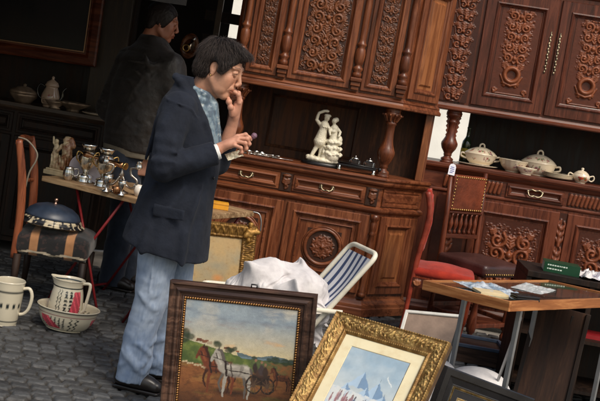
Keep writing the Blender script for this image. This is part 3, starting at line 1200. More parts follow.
# ================================================================== helper: painted lathe
def lathe_np(prof, seg, colfn, c=(0, 0, 0), sub=4, sx=1.0, sy=1.0, lobes=0, amp=0.0, spout=None):
    P = np.array(spline(prof, sub))
    th = np.linspace(0, 2 * PI, seg, endpoint=False)
    T, I = np.meshgrid(th, np.arange(len(P)))
    R = np.maximum(P[I, 0], 1e-4); Z = P[I, 1]
    if lobes:
        R = R * (1 + amp * np.cos(lobes * T))
    V = np.stack([c[0] + R * sx * np.cos(T), c[1] + R * sy * np.sin(T), c[2] + Z], -1)
    if spout is not None:
        V = spout(V, T, Z, R)
    C = colfn(T, Z, R, I / (len(P) - 1))
    i = np.arange(V.shape[0] * seg).reshape(V.shape[0], seg)
    j = np.roll(i, -1, axis=1)
    F = np.stack([i[:-1], j[:-1], j[1:], i[1:]], -1).reshape(-1, 4)
    return mesh_np('lathe', V.reshape(-1, 3), F, True, C.reshape(-1, 3))


GLAZE = painted('glazed_china', rough=.16, coat=.4, var=.06, nscale=15)
PAINTED_DULL = painted('painted_surface', rough=.5, var=.08)

# ================================================================== dark stall at the left
st_ = thing('market_stall', 'dark canopied stall with black cloth walls on the left behind the man', 'market stall', (-2.6, 7.0, 0))
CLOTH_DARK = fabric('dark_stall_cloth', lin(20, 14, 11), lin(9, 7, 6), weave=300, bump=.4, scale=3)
mb = MB()
nu, nv = 60, 8
def wavy(x0, x1, y, z0, z1, amp, n, axis='x', seed=0):
    U = np.linspace(0, 1, n); W = np.linspace(0, 1, 12)
    UU, WW = np.meshgrid(U, W)
    off = amp * (np.sin(UU * 37 + seed) * .6 + np.sin(UU * 83 + 2 * WW + seed) * .4) * (1.1 - WW)
    a = x0 + (x1 - x0) * UU
    if axis == 'x':
        V = np.stack([a, y + off, z0 + (z1 - z0) * WW], -1)
    else:
        V = np.stack([y + off, a, z0 + (z1 - z0) * WW], -1)
    return V.reshape(-1, 3), grid_faces(n, 12)
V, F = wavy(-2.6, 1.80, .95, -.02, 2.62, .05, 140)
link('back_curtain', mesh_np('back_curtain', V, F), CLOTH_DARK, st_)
V, F = wavy(-1.9, .95, -.55, -.02, 2.6, .04, 90, 'y', 2)  # curtain added out of view to block light from the left
link('added_shade_curtain', mesh_np('added_shade_curtain', V, F), CLOTH_DARK, st_)
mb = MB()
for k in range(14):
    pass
mb.rings([[(-1.2, -1.9, 2.42), (2.2, -1.9, 2.42), (2.2, 1.0, 2.76), (-1.2, 1.0, 2.76)], [(-1.2, -1.9, 2.44), (2.2, -1.9, 2.44), (2.2, 1.0, 2.78), (-1.2, 1.0, 2.78)]], close_first=True)  # stall roof out of view, widened to keep the man in shade
mb.build('shade_canopy', CLOTH_DARK, st_)
V, F = wavy(-1.25, 1.85, -1.9, 1.86, 2.44, .03, 90, 'x', 4)  # hanging cloth added above the view to keep sky light off the man
link('added_shade_valance', mesh_np('added_shade_valance', V, F), CLOTH_DARK, st_)
for x, y in ((1.73, .70), (-1.18, -1.88), (1.2, .97)):
    mb = MB(); mb.box(x - .022, x + .022, y - .022, y + .022, -.02, 2.5 if y < 0 else 2.68, .004)
    mb.build('post', plain('weathered_stall_post', lin(96, 84, 70), rough=.7, var=.3, bump=.2), st_)

mb = MB(); mb.box(1.62, 2.12, .70, .73, 1.965, 2.045, .004); mb.build('crossbar', W_NIGHT, st_)
sc_ = thing('dark_screen', 'dark wooden screen standing behind the left end of the walnut sideboard', 'screen', (-.72, 7.72, 0))
mb = MB(); mb.box(-.26, .24, 0, .03, 0, 1.86, .004); mb.build('panel', W_NIGHT, sc_)
for z in (.06, .95, 1.76):
    mb = MB(); mb.box(-.25, .23, -.015, -.001, z, z + .08, .003); mb.build('rail', W_NIGHT, sc_)

# dark buffet at the back with china
bf = thing('blackened_buffet', 'blackened wooden buffet at far left with china on its shelf', 'buffet', (-2.15, 7.22, 0))
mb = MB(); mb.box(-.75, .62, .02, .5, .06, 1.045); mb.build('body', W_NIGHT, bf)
mb = MB(); mb.sweep_front([(-.78, .5), (-.78, 0), (.64, 0), (.64, .5)], [(-.1, 1.045), (.0, 1.045), (.012, 1.06), (.02, 1.075), (.02, 1.10), (-.1, 1.10)]); mb.prism([(-.79, -.012), (.65, -.012), (.65, .5), (-.79, .5)], 1.08, 1.1003)
mb.build('worktop', wood('buffet_top', lin(30, 22, 16), lin(62, 46, 34), lin(90, 70, 54), 'x', rough=.4), bf)
for x0, x1 in ((-.72, -.06), (-.03, .60)):
    door_profile(bf, 'door', x0, x1, .1, .86, .02, W_NIGHT, rail=.06)
    door_profile(bf, 'drawer', x0, x1, .88, 1.03, .02, W_NIGHT, rail=.02, thick=.014)
mb = MB(); mb.box(-.78, .66, .46, .5, 1.1, 2.2); mb.build('back_board', W_NIGHT, bf)
mb = MB(); mb.box(.36, .62, .405, .459, 1.101, 2.3, .006); mb.build('upright', wood('brown_black_board', lin(26, 20, 14), lin(46, 36, 26), lin(60, 48, 36), 'z', rough=.55), bf)
# hanging framed picture
pf = thing('picture_frame', 'red-brown wooden picture frame hanging in the dark, top left above the teapot', 'picture frame', (-1.735, 7.56, 1.455), (rad(-4), rad(-1.5), 0))
mb = MB(); mb.rect(-1.15, 0, 0, .9, [(0, .02), (0, -.018), (.012, -.028), (.06, -.022), (.085, -.006), (.095, -.006), (.10, .0)], close=False)
mb.build('frame', wood('red_brown_frame', lin(42, 16, 9), lin(80, 36, 20), lin(104, 52, 30), 'x', rough=.4), pf)
mb = MB(); mb.rect(-1.052, -.098, .098, .802, [(0, -.009), (.008, -.011), (.010, -.004)], close=False)
mb.build('slip', plain('dull_gilt_slip', lin(150, 116, 84), rough=.5, metal=.4), pf)
mb = MB(); mb.box(-1.05, -.1, .004, .010, .1, .8)
mb.build('canvas', plain('darkened_canvas', lin(20, 14, 11), rough=.5, var=.6, scale=4), pf)


def china_piece(name, label, cat, loc, prof, colfn, seg=64, rot=(0, 0, 0), group=None, part='body', **kw):
    t = thing(name, label, cat, loc, rot, group)
    link(part, lathe_np(prof, seg, colfn, **kw), GLAZE, t)
    return t


def flowers(base, n=5, zc=.05, zr=.03, cols=None, seed=0, rr=.012, R=.09):
    rg = np.random.default_rng(seed)
    cs = cols or [lin(150, 84, 80), lin(190, 140, 122), lin(128, 134, 100), lin(140, 104, 110)]
    sp = []
    for k in range(n):
        a0 = rg.random() * 2 * PI if k else -PI / 2 + .2
        for q in range(7):
            sp.append((a0 + rg.normal(0, .13), zc + rg.normal(0, zr * .4), rr * rg.uniform(.25, .75), cs[rg.integers(len(cs))]))
    def f(T, Z, Rr, t):
        C = np.ones(T.shape + (3,)) * np.array(base)
        for a, z, r, c in sp:
            d = np.hypot(((T - a + PI) % (2 * PI) - PI) * R, Z - z)
            m = (d < r)[..., None]
            C = np.where(m, np.array(c), C)
        return C
    return f


CREAM = lin(222, 206, 180)
PALE = lin(176, 150, 130)
def flat_col(c):
    return lambda T, Z, R, t: np.ones(T.shape + (3,)) * np.array(c)

# teapot and dishes on the far shelf
tp = china_piece('coffee_pot', 'tall pale coffee pot with domed lid and loop handle on the dark far-left shelf', 'coffee pot', (-1.99, 7.36, 1.10), [(.0, 0), (.045, 0), (.05, .012), (.065, .04), (.07, .08), (.055, .125), (.045, .15), (.05, .16)], flowers(PALE, 5, .08, .04, seed=3, rr=.010, R=.065), part='pot')
mb = MB(); mb.lathe([(.05, .160), (.052, .164), (.04, .19), (.018, .205), (.008, .213), (.012, .223), (.010, .232), (.0, .238)], 32)
mb.build('lid', plain('pale_china', PALE, rough=.25), tp)
mb = MB(); mb.tube(spline([(.055, 0, .05), (.085, 0, .08), (.088, 0, .13), (.110, 0, .165)], 5), [.016 - .009 * i / 15 for i in range(16)], 10); mb.build('spout', tp.children[1].data.materials[0], tp)
mb = MB(); mb.tube(spline([(-.05, 0, .15), (-.085, 0, .165), (-.105, 0, .13), (-.095, 0, .08), (-.062, 0, .055)], 5), .007, 8); mb.build('handle', tp.children[1].data.materials[0], tp)
DISH = plain('dusty_silver_dish', lin(150, 128, 108), rough=.35, metal=.5, var=.3, scale=20)
t = thing('tureen', 'pale covered dish cut by the left edge beside the coffee pot', 'tureen', (-2.20, 7.38, 1.10)); mb = MB(); mb.lathe([(.0, 0), (.06, 0), (.065, .01), (.10, .05), (.105, .07), (.0, .07)], 32); mb.build('bowl', DISH, t)
mb = MB(); mb.lathe([(.107, .071), (.10, .09), (.05, .118), (.012, .126), (.014, .14), (.0, .146)], 32); mb.build('lid', DISH, t)
t = thing('gravy_boat', 'small dull gravy boat in front of the coffee pot', 'gravy boat', (-1.93, 7.285, 1.10)); mb = MB(); mb.lathe([(.0, 0), (.03, 0), (.032, .008), (.024, .015), (.05, .045), (.058, .06), (.054, .06), (.02, .02), (.0, .02)], 28, sx=1.4, sy=.8); mb.build('bowl', DISH, t)
mb = MB(); mb.tube(spline([(-.07, 0, .055), (-.10, 0, .06), (-.095, 0, .03), (-.05, 0, .03)], 5), .005, 8); mb.build('handle', DISH, t)
t = thing('footed_bowl', 'wide crimped dull bowl standing right of the coffee pot', 'bowl', (-1.80, 7.32, 1.10)); mb = MB(); mb.lathe([(.0, 0), (.05, 0), (.045, .012), (.05, .02), (.10, .05), (.13, .068), (.125, .07), (.05, .03), (.0, .028)], 48, lobes=12, lobe_amp=.04); mb.build('bowl', DISH, t)
t = thing('serving_plate', 'flat pale plate at the right end of the far dark shelf', 'plate', (-1.63, 7.32, 1.10)); mb = MB(); mb.lathe([(.0, 0), (.06, 0), (.10, .014), (.10, .018), (.06, .006), (.0, .006)], 40); mb.build('dish', plain('pale_plate', lin(190, 172, 150), rough=.3), t)

# oval mirror
om = thing('oval_mirror', 'small oval brown-framed mirror with brass glints between the man and the woman', 'mirror', (-1.03, 7.50, 1.735), (0, rad(8), 0))
mb = MB(); mb.lathe([(.0, .0), (.07, .0), (.085, .012), (.085, .022), (.06, .026), (.052, .016), (.0, .014)], 40, sx=.8, sy=1.15)
bmesh.ops.rotate(mb.bm, cent=(0, 0, 0), matrix=Matrix.Rotation(PI / 2, 3, 'X'), verts=mb.bm.verts)
mb.build('frame', wood('mirror_frame', lin(38, 20, 11), lin(84, 48, 28), lin(110, 68, 40), 'x', rough=.3), om)
mb = MB(); mb.lathe([(.0, .016), (.05, .0175), (.0, .019)], 32, sx=.8, sy=1.15)
bmesh.ops.rotate(mb.bm, cent=(0, 0, 0), matrix=Matrix.Rotation(PI / 2, 3, 'X'), verts=mb.bm.verts)
mb.build('glass', plain('old_mirror_glass', (.5, .42, .34), rough=.1, metal=1.0), om)
mb = MB(); mb.torus((-.02, -.03, -.02), .024, .006, 'y', 24, 8); mb.build('brass_ring', BRASS, om)
mb = MB(); mb.sphere((.02, -.03, .06), .012, 1, .6, 1); mb.build('added_glint', SILVER, om)  # silver bead added to stand in for a bright glint

# ================================================================== trestle table
TA = Vector((-1.60, 5.98, 0)); TBd = Vector((1.05, -.506, 0)); TBd.normalize(); TN = Vector((-TBd.y, TBd.x, 0))
Mt = Matrix((TBd, TN, Vector((0, 0, 1)))).transposed().to_4x4(); Mt.translation = TA
TM = Mt.copy()
tt = thing('trestle_table', 'long wooden trestle table on thin red folding legs behind the woman', 'table', matrix=Mt)
mb = MB(); mb.box(0, 1.18, 0, .62, .718, .75, .003)
mb.build('tabletop', wood('worn_pale_tabletop', lin(88, 66, 46), lin(140, 110, 78), lin(176, 146, 110), 'x', rough=.55, coat=0), tt)
RED = plain('red_painted_tube', lin(128, 28, 32), rough=.4, var=.2, dirt=(.05, .03, .03))
for (a, b) in (((.24, .05), (.55, .03)), ((.60, .05), (.16, .03)), ((.80, .05), (1.14, .03)), ((1.12, .05), (.74, .03)), ((.24, .56), (.55, .58)), ((.60, .56), (.16, .58)), ((.80, .56), (1.14, .58)), ((1.12, .56), (.74, .58))):
    mb = MB(); mb.tube([(a[0], a[1], .717), (b[0], b[1], .0)], .0085, 8); mb.build('leg', RED, tt)
for x in (.18, 1.10):
    mb = MB(); mb.tube([(x, .03, .05), (x, .58, .05)], .0085, 8); mb.build('stretcher', RED, tt)


def on_table(u, v, z=.75):
    p = TM @ Vector((u, v, 0))
    return (p.x, p.y, z)


def tloc(x, y):
    return (x, y, .7505)

# gilt and ivory figure group
gg = thing('figurine_group', 'ivory and gilt figure group on a pale plinth on the trestle table', 'figurine', tloc(-1.53, 6.14), (0, 0, -.3))
mb = MB(); mb.box(-.095, .075, -.05, .05, 0, .028, .004); mb.box(-.085, .065, -.042, .042, .028, .04, .004)
mb.build('plinth', plain('ivory_plinth', lin(186, 168, 134), rough=.4, var=.2, scale=20), gg)
s = SDF((-.12, -.07, .03), (.12, .07, .27), .0028)
s.add(s.ell((-.02, 0, .06), (.055, .035, .045)), .01)
s.chain([(-.04, -.01, .06), (-.05, -.01, .13), (-.045, -.01, .18)], [.028, .022, .016], .012)       # upright figure
s.add(s.ell((-.05, -.012, .21), (.014, .014, .018)), .006)
s.chain([(-.045, -.01, .175), (-.07, -.015, .20), (-.075, -.015, .235)], [.009, .007, .006], .006)
s.chain([(.02, 0, .06), (.03, 0, .13), (.02, 0, .19)], [.038, .034, .030], .015)                     # broad robed figure
s.add(s.ell((.01, -.008, .228), (.018, .018, .021)), .008)
s.chain([(.04, -.01, .18), (.055, -.025, .14), (.02, -.035, .12)], [.014, .011, .009], .008)
s.chain([(-.01, -.01, .19), (-.03, -.025, .15)], [.012, .008], .008)
s.chain([(.01, .01, .24), (.04, .01, .235), (.055, .01, .20)], [.014, .016, .02], .012)
for k in range(7):
    x = -.06 + .02 * k
    s.chain([(x, -.03, .045), (x + .004, -.036, .09), (x - .005, -.03, .13)], [.006, .005, .003], .006)
def gcol(V):
    n = noise2(V[:, 0] + 2, V[:, 2] + 1, 38, seed=4)
    a = np.array(lin(196, 176, 140)); b = np.array(lin(120, 72, 36))
    t = np.clip((V[:, 0] * 9 + .45 + (n - .5) * 2.2), 0, 1)[:, None]
    return a * (1 - t) + b * t
s.build('sculpture', painted('gilt_and_ivory', rough=.38, var=.25, nscale=60, bump=.3, bscale=200, coat=.2), gg, 1, gcol, lambda V: (noise2(V[:, 0] + 3, V[:, 2] + V[:, 1] + 3, 70, seed=6) - .5) * .006)

# silver urns
URN = [(.0, 0), (.048, 0), (.050, .006), (.044, .012), (.048, .03), (.044, .045), (.022, .058), (.018, .068), (.024, .074), (.044, .10), (.056, .135), (.058, .155), (.050, .18), (.036, .195), (.032, .20), (.034, .206), (.044, .228), (.050, .238), (.046, .238), (.03, .205), (.0, .20)]
def urn(label, loc, rz):
    t = thing('silver_urn', label, 'urn', loc, (0, 0, rz), 'silver and gilt urns on the trestle table')
    mb = MB(); mb.lathe(URN[:7], 32); mb.build('base', SILVER, t); mb = MB(); mb.lathe(URN[15:], 32); mb.build('neck', SILVER, t)
    mb = MB(); mb.lathe([(.018, .058), (.018, .068), (.024, .074), (.044, .10), (.056, .135), (.058, .155), (.050, .18), (.036, .197)], 32)
    mb.build('belly', plain('warm_silver', (.74, .68, .56), rough=.24, metal=1.0, var=.3, scale=30), t)
    for s_ in (-1, 1):
        mb = MB(); mb.tube(spline([(s_ * .048, 0, .18), (s_ * .08, 0, .19), (s_ * .085, 0, .15), (s_ * .055, 0, .12)], 5), .0045, 8); mb.build('handle', BRASS, t)
    return t
urn('silver urn with a gilt belly, nearer the figurine, on the trestle table', tloc(-1.345, 6.02), .9)
urn('silver urn with a gilt belly beside the crossing copper horn on the trestle table', tloc(-1.215, 5.94), .7)
for x, y, lab in ((-1.39, 6.10, 'pale grey saucer standing upright behind the left silver urn'), (-1.28, 6.055, 'pale grey saucer standing upright between the two silver urns')):
    t = thing('saucer', lab, 'saucer', (x, y, .751), (rad(80), 0, .2), 'upright grey saucers')
    mb = MB(); mb.lathe([(.0, .004), (.05, .006), (.078, .016), (.08, .020), (.075, .020), (.05, .010), (.0, .008)], 36); bmesh.ops.translate(mb.bm, vec=(0, .08, 0), verts=mb.bm.verts)
    mb.build('dish', plain('pearl_grey_china', lin(170, 160, 164), rough=.25, var=.15), t)
COPPER = plain('warm_copper', (.62, .30, .14), rough=.28, metal=1.0, var=.25, scale=25)
h = thing('copper_horn', 'copper tube with a dark knob laid across the urns', 'horn', (0, 0, 0))
mb = MB(); p0, p1 = Vector((-1.345, 5.925, .935)), Vector((-1.075, 5.80, .915))
L = [p0.lerp(p1, i / 12) for i in range(13)]
mb.tube(L, [.020, .017, .013, .012, .011, .011, .011, .013, .014, .015, .016, .017, .018], 14); mb.build('tube', COPPER, h)
mb = MB(); mb.sphere(p0.lerp(p1, .45), .024, 1, 1, 1.2); mb.build('knob', BLACK, h)
mb = MB(); mb.tube([p0.lerp(p1, 1.0), p0.lerp(p1, 1.06)], [.021, .022], 14); mb.build('rim', BRASS, h)
cd = thing('candelabrum', 'pewter candelabrum with S-shaped swirling arms and a copper cup near the woman', 'candelabrum', tloc(-1.08, 5.80))
PEW = plain('dark_pewter', (.36, .32, .28), rough=.3, metal=1.0, var=.3, scale=20)
mb = MB(); mb.lathe([(.0, 0), (.055, 0), (.055, .008), (.03, .018), (.012, .03), (.010, .10), (.016, .11), (.008, .13), (.0, .16)], 28); mb.build('stem', PEW, cd)
for s_ in (-1, 1):
    mb = MB(); mb.tube(spline([(s_ * .008, 0, .10), (s_ * .04, -.01, .05), (s_ * .085, -.02, .045), (s_ * .10, -.02, .09), (s_ * .06, -.015, .12), (s_ * .055, -.015, .16), (s_ * .10, -.02, .165)], 6), .0075, 10)
    a_ = mb.build('arm', PEW, cd)
    mb = MB(); mb.lathe([(.0, 0), (.012, 0), (.022, .012), (.018, .02), (.014, .045), (.018, .048), (.0, .048)], 20, c=(s_ * .10, -.02, .16)); mb.build('candle_socket', SILVER, a_)
mb = MB(); mb.lathe([(.0, .02), (.02, .02), (.032, .04), (.036, .065), (.032, .065), (.0, .04)], 24, c=(.0, -.062, -.02)); mb.build('copper_cup', COPPER, cd)
t = thing('small_cup', 'small white cup half hidden behind the woman at the table edge', 'cup', tloc(-.965, 5.80)); mb = MB(); mb.lathe([(.0, 0), (.02, 0), (.03, .03), (.034, .065), (.031, .065), (.02, .01), (.0, .01)], 28); mb.build('bowl', plain('white_china', lin(226, 220, 210), rough=.2), t)
mb = MB(); mb.tube(spline([(.032, 0, .055), (.05, 0, .05), (.05, 0, .025), (.03, 0, .02)], 5), .004, 8); mb.build('handle', t.children[0].data.materials[0], t)
for x, y, h_, lab in ((-1.15, 5.755, 1.0, 'small silver goblet at the front edge of the trestle table, left of two'), (-1.05, 5.705, .85, 'small silver goblet at the front edge of the trestle table, nearer the woman')):
    t = thing('silver_goblet', lab, 'goblet', tloc(x, y), (0, 0, 0), 'small silver goblets on the trestle table')
    mb = MB(); mb.lathe([(.0, 0), (.026 * h_, 0), (.026 * h_, .004), (.008, .012), (.007, .04 * h_), (.02 * h_, .05 * h_), (.028 * h_, .075 * h_), (.030 * h_, .105 * h_), (.027 * h_, .105 * h_), (.02 * h_, .06 * h_), (.0, .055 * h_)], 28); mb.build('cup', SILVER, t)
    mb = MB(); mb.torus((0, 0, .098 * h_), .0298 * h_, .0022, 'z', 28, 6); mb.build('rim', BRASS, t)
t = thing('silver_creamer', 'squat silver creamer between the figurine and the left urn', 'creamer', tloc(-1.44, 5.985), (0, 0, .4))
mb = MB(); mb.lathe([(.0, 0), (.022, 0), (.024, .005), (.036, .03), (.034, .055), (.026, .072), (.030, .082), (.026, .082), (.0, .06)], 28); mb.build('pot', SILVER, t)
mb = MB(); mb.tube(spline([(.028, 0, .072), (.055, 0, .075), (.056, 0, .04), (.034, 0, .028)], 5), .004, 8); mb.build('handle', SILVER, t)
# yellow box and sheet of glass at the table's right end
yb = thing('yellow_box', 'orange-yellow cardboard box on the right end of the trestle table', 'box', (-.50, 5.86, .7505), (0, 0, .12))
mb = MB(); mb.box(-.075, .078, -.04, .04, 0, .042, .003); mb.build('carton', plain('yellow_card', lin(216, 150, 34), rough=.5, var=.15, scale=15), yb)
mb = MB(); mb.box(-.0755, .0785, -.0405, .0405, .028, .031); mb.box(.074, .0788, -.036, .036, .004, .027); mb.build('lid_seam', plain('yellow_card_edge', lin(150, 96, 22), rough=.6), yb)
gw = tag(MB().tube(spline([(-.275, 5.98, .752), (-.235, 5.98, .745), (-.215, 5.98, .70), (-.21, 5.985, .64)], 6), .0045, 8).build('wire_loop', STEEL), 'bent grey wire hanging off the right corner of the trestle table', 'wire')

# ================================================================== left chair with striped black seat
lc = thing('upholstered_chair', 'chair with curved orange wood back posts and a black seat striped tan, far left', 'chair', (-1.40, 5.78, 0), (0, 0, rad(6)))
ORG = wood('orange_beech', lin(64, 28, 14), lin(108, 54, 31), lin(138, 76, 46), 'z', rough=.35)
for y in (-.19, .19):
    mb = MB(); mb.tube(spline([(-.21, y, .30), (-.205, y, .55), (-.225, y, .78), (-.27, y, .985)], 6), [.019 + .006 * math.sin(i / 18 * PI) for i in range(19)], 12, squash=.7)
    mb.build('back_post', ORG, lc)
mb = MB(); mb.tube(spline([(-.27, -.19, .965), (-.285, 0, .985), (-.27, .19, .965)], 6), .018, 10); mb.build('back_rail', ORG, lc); mb = MB(); mb.tube(spline([(-.225, -.19, .72), (-.24, 0, .73), (-.225, .19, .72)], 6), .012, 10)
mb.build('back_rail', ORG, lc)
s = SDF((-.27, -.27, .26), (.27, .27, .56), .006)
s.add(s.rbox((0, 0, .40), (.215, .215, .075), .05))
s.add(s.ell((0, 0, .45), (.19, .19, .05)), .03)
def seatcol(V):
    y = V[:, 1]; x = V[:, 0]
    base = np.array(lin(14, 12, 13)); tan = np.array(lin(170, 120, 78)); wh = np.array(lin(206, 190, 164)); br = np.array(lin(52, 34, 30))
    C = np.ones((len(V), 3)) * base
    n = noise2(V[:, 0] * 1 + 3, V[:, 1] + V[:, 2] + 3, 60, seed=9)
    C[n > .62] = br
    for c in (-.105, .10):
        C[np.abs(x - c) < .024] = tan
    zz = .345 + .012 * np.abs(np.sin((x + y) * 16))
    C[np.abs(V[:, 2] - zz) < .007] = wh
    return C
s.build('seat', painted('striped_upholstery', rough=.85, bump=.4, bscale=500, var=.2, nscale=40, sheen=.2), lc, 1, seatcol, lambda V: .004 * np.sin(V[:, 0] * 60) * (V[:, 2] > .35))
for x, y in ((.19, -.19), (.19, .19), (-.19, -.19), (-.19, .19)):
    mb = MB(); mb.tube([(x, y, .33), (x, y, .18), (x * 1.04, y * 1.04, .0)], [.024, .02, .014], 10); mb.build('leg', W_NIGHT, lc)
dm = thing('dish_cover', 'dark blue domed dish cover with a pale pierced brim on the striped chair seat', 'dish cover', (-1.435, 5.72, .502), (rad(-2), rad(3), 0))
mb = MB(); mb.lathe([(.165, .045), (.160, .06), (.145, .085), (.11, .11), (.06, .125), (.0, .128)], 48)
mb.build('dome', plain('blue_black_enamel', lin(40, 50, 66), rough=.4, var=.25, scale=12), dm)
def brimcol(T, Z, R, t):
    C = np.ones(T.shape + (3,)) * np.array(lin(182, 168, 140))
    k = (noise2(T * 3 + 4, Z * 40 + R * 30 + 4, 3.4, seed=51, octaves=2) > .52) | (np.abs(np.sin(T * 30)) < .25)
    C[k] = np.array(lin(22, 22, 26)); return C
link('brim', lathe_np([(.0, .0), (.15, .0), (.185, .008), (.195, .014), (.178, .024), (.168, .046), (.13, .046), (.0, .046)], 160, brimcol), painted('pierced_brim', rough=.4, var=.1), dm)
mb = MB(); mb.lathe([(.0, .124), (.018, .126), (.008, .134), (.006, .14), (.013, .15), (.010, .16), (.0, .164)], 20); mb.build('knob', plain('copper_knob', (.5, .3, .22), rough=.3, metal=1), dm)
wr = MB().tube(spline([(-1.665, 5.60, .995), (-1.61, 5.60, .985), (-1.55, 5.60, .93), (-1.545, 5.60, .88), (-1.575, 5.60, .80), (-1.585, 5.60, .68), (-1.58, 5.60, .60)], 6), .005, 8).build('curved_cord', plain('pale_cord', lin(120, 112, 98), rough=.6))
tag(wr, 'thin pale cord hanging in a curve from the top of the orange chair post', 'cord')

# ================================================================== wash set on the ground
IVORY = np.array(lin(216, 206, 182)); ROSE = np.array(lin(184, 70, 82)); INK = np.array(lin(40, 46, 46))
def zebra(T, Z, base, a0, a1, tilt, z0, z1):
    """rose band with net pattern between angles a0..a1, dotted edge lines"""
    u = ((T - a0 + PI) % (2 * PI) - PI)
    w = a1 - a0
    C = base
    inside = (u > 0) & (u < w) & (Z > z0) & (Z < z1)
    f = (u / w) + tilt * (Z - z0) / (z1 - z0)
    n = np.sin(u * 60 + Z * 300) * np.sin(u * 60 - Z * 300)
    C = np.where((inside & (f > .30) & (f < .85))[..., None], ROSE * (1.0 + .8 * (np.sin(u * 21 + Z * 90) > .6))[..., None], C)
    C = np.where((inside & (f <= .30) & (n > .1))[..., None], INK, C)
    C = np.where((inside & (f >= .85) & (n > .1))[..., None], INK, C)
    return C
def dots(T, Z, C, a, z0, z1):
    u = ((T - a + PI) % (2 * PI) - PI)
    m = (np.abs(u - .04 * np.sin(Z * 260)) < .03) & (Z > z0) & (Z < z1)
    return np.where(m[..., None], INK, C)
def basin_col(T, Z, R, t):
    C = np.ones(T.shape + (3,)) * IVORY
    for k in range(3):
        a = -PI / 2 - .85 + k * 2.1
        C = zebra(T, Z, C, a, a + 1.05, .5, .018, .085)
        C = dots(T, Z, C, a + 1.22, .015, .09); C = dots(T, Z, C, a + 1.42, .015, .09)
    C = np.where(((Z > .092) & (Z < .098) & (t < .55))[..., None], np.array(lin(150, 90, 92)), C)
    C = np.where(((t > .44) & (t < .475))[..., None], np.array(lin(120, 116, 104)), C)
    return C
bs = thing('wash_basin', 'wide ivory basin with rose and black pattern on the cobbles, holding the jug', 'basin', (-1.185, 5.36, -.002), (rad(-3), rad(2), 0))
link('bowl', lathe_np([(.0, 0), (.10, 0), (.105, .004), (.125, .018), (.150, .055), (.163, .095), (.172, .118), (.176, .124), (.172, .127), (.162, .118), (.148, .08), (.12, .03), (.09, .014), (.0, .012)], 160, basin_col, sub=8), GLAZE, bs)
def jug_col(T, Z, R, t):
    C = np.ones(T.shape + (3,)) * IVORY
    for k in range(2):
        a = -PI / 2 + .05 + k * PI
        C = zebra(T, Z, C, a, a + 1.15, -.25, .05, .205)
        C = dots(T, Z, C, a - .22, .02, .21); C = dots(T, Z, C, a - .40, .02, .21)
    C = np.where(((Z > .216) & (Z < .223) & (t < .72))[..., None], INK, C)
    C = np.where(((t > .72) & (t < .75))[..., None], INK * 2, C)
    return C
def jug_spout(V, T, Z, R):
    k = np.clip((Z - .20) / .055, 0, 1) * np.exp(-((((T - PI) + PI) % (2 * PI) - PI) / .45) ** 2)
    V = V.copy(); V[..., 0] -= .022 * k; V[..., 2] += .008 * k
    return V
jg = thing('wash_jug', 'ivory jug with rose pattern and angular handle standing in the patterned basin', 'jug', (-1.205, 5.375, .014), (rad(-2), rad(1), 0))
link('body', lathe_np([(.0, 0), (.080, 0), (.086, .008), (.094, .07), (.095, .12), (.089, .175), (.080, .215), (.079, .232), (.083, .252), (.087, .260), (.083, .261), (.075, .245), (.074, .21), (.086, .11), (.06, .012), (.0, .01)], 140, jug_col, sub=8, spout=jug_spout), GLAZE, jg)
mb = MB(); mb.tube(spline([(.078, -.01, .248), (.112, -.012, .254), (.122, -.012, .235), (.116, -.012, .16), (.106, -.01, .10), (.090, -.008, .085)], 5), .009, 10, squash=1.3); mb.build('handle', plain('ivory_glaze', tuple(IVORY), rough=.18, coat=.4, var=.06), jg)
def mug_col(T, Z, R, t):
    C = np.ones(T.shape + (3,)) * IVORY * .9
    for z in (.03, .10, .19): C = np.where((np.abs(Z - z) < .003)[..., None], INK, C)
    C = np.where(((np.abs(Z - .115) < .012) & (np.sin(T * 14) > .2))[..., None], INK, C)
    return C
mg = thing('tall_mug', 'tall ivory mug with thin dark bands cut by the left edge', 'mug', (-1.492, 5.24, -.002))
link('body', lathe_np([(.0, 0), (.060, 0), (.064, .006), (.072, .06), (.078, .16), (.082, .235), (.084, .242), (.079, .242), (.074, .16), (.06, .012), (.0, .01)], 96, mug_col, sub=8), GLAZE, mg)
mb = MB(); mb.tube(spline([(.078, 0, .21), (.112, 0, .215), (.13, 0, .175), (.122, 0, .11), (.10, 0, .075), (.074, 0, .065)], 5), .0095, 10, squash=1.2); mb.build('handle', jg.children[1].data.materials[0], mg)
# ================================================================== things on the big sideboard
Z0 = 1.0305
# porcelain couple
pc = thing('porcelain_couple', 'white porcelain couple, man with raised arm, on a black base in the niche', 'statuette', (.105, 7.13, Z0), (0, 0, 0))
mb = MB(); mb.lathe([(.0, 0), (.145, 0), (.15, .005), (.146, .02), (.135, .026), (.0, .026)], 48, sx=1.0, sy=.55); mb.build('black_base', BLACK, pc)
s = SDF((-.15, -.09, .022), (.15, .09, .43), .0021)
s.add(s.ell((0, 0, .040), (.118, .056, .022)))
rg = random.Random(4)
for k in range(16):
    a = k * 2 * PI / 16
    s.add(s.ell((.098 * math.cos(a), .044 * math.sin(a), .045 + rg.uniform(-.005, .012)), (.022, .016, .014)), .01)
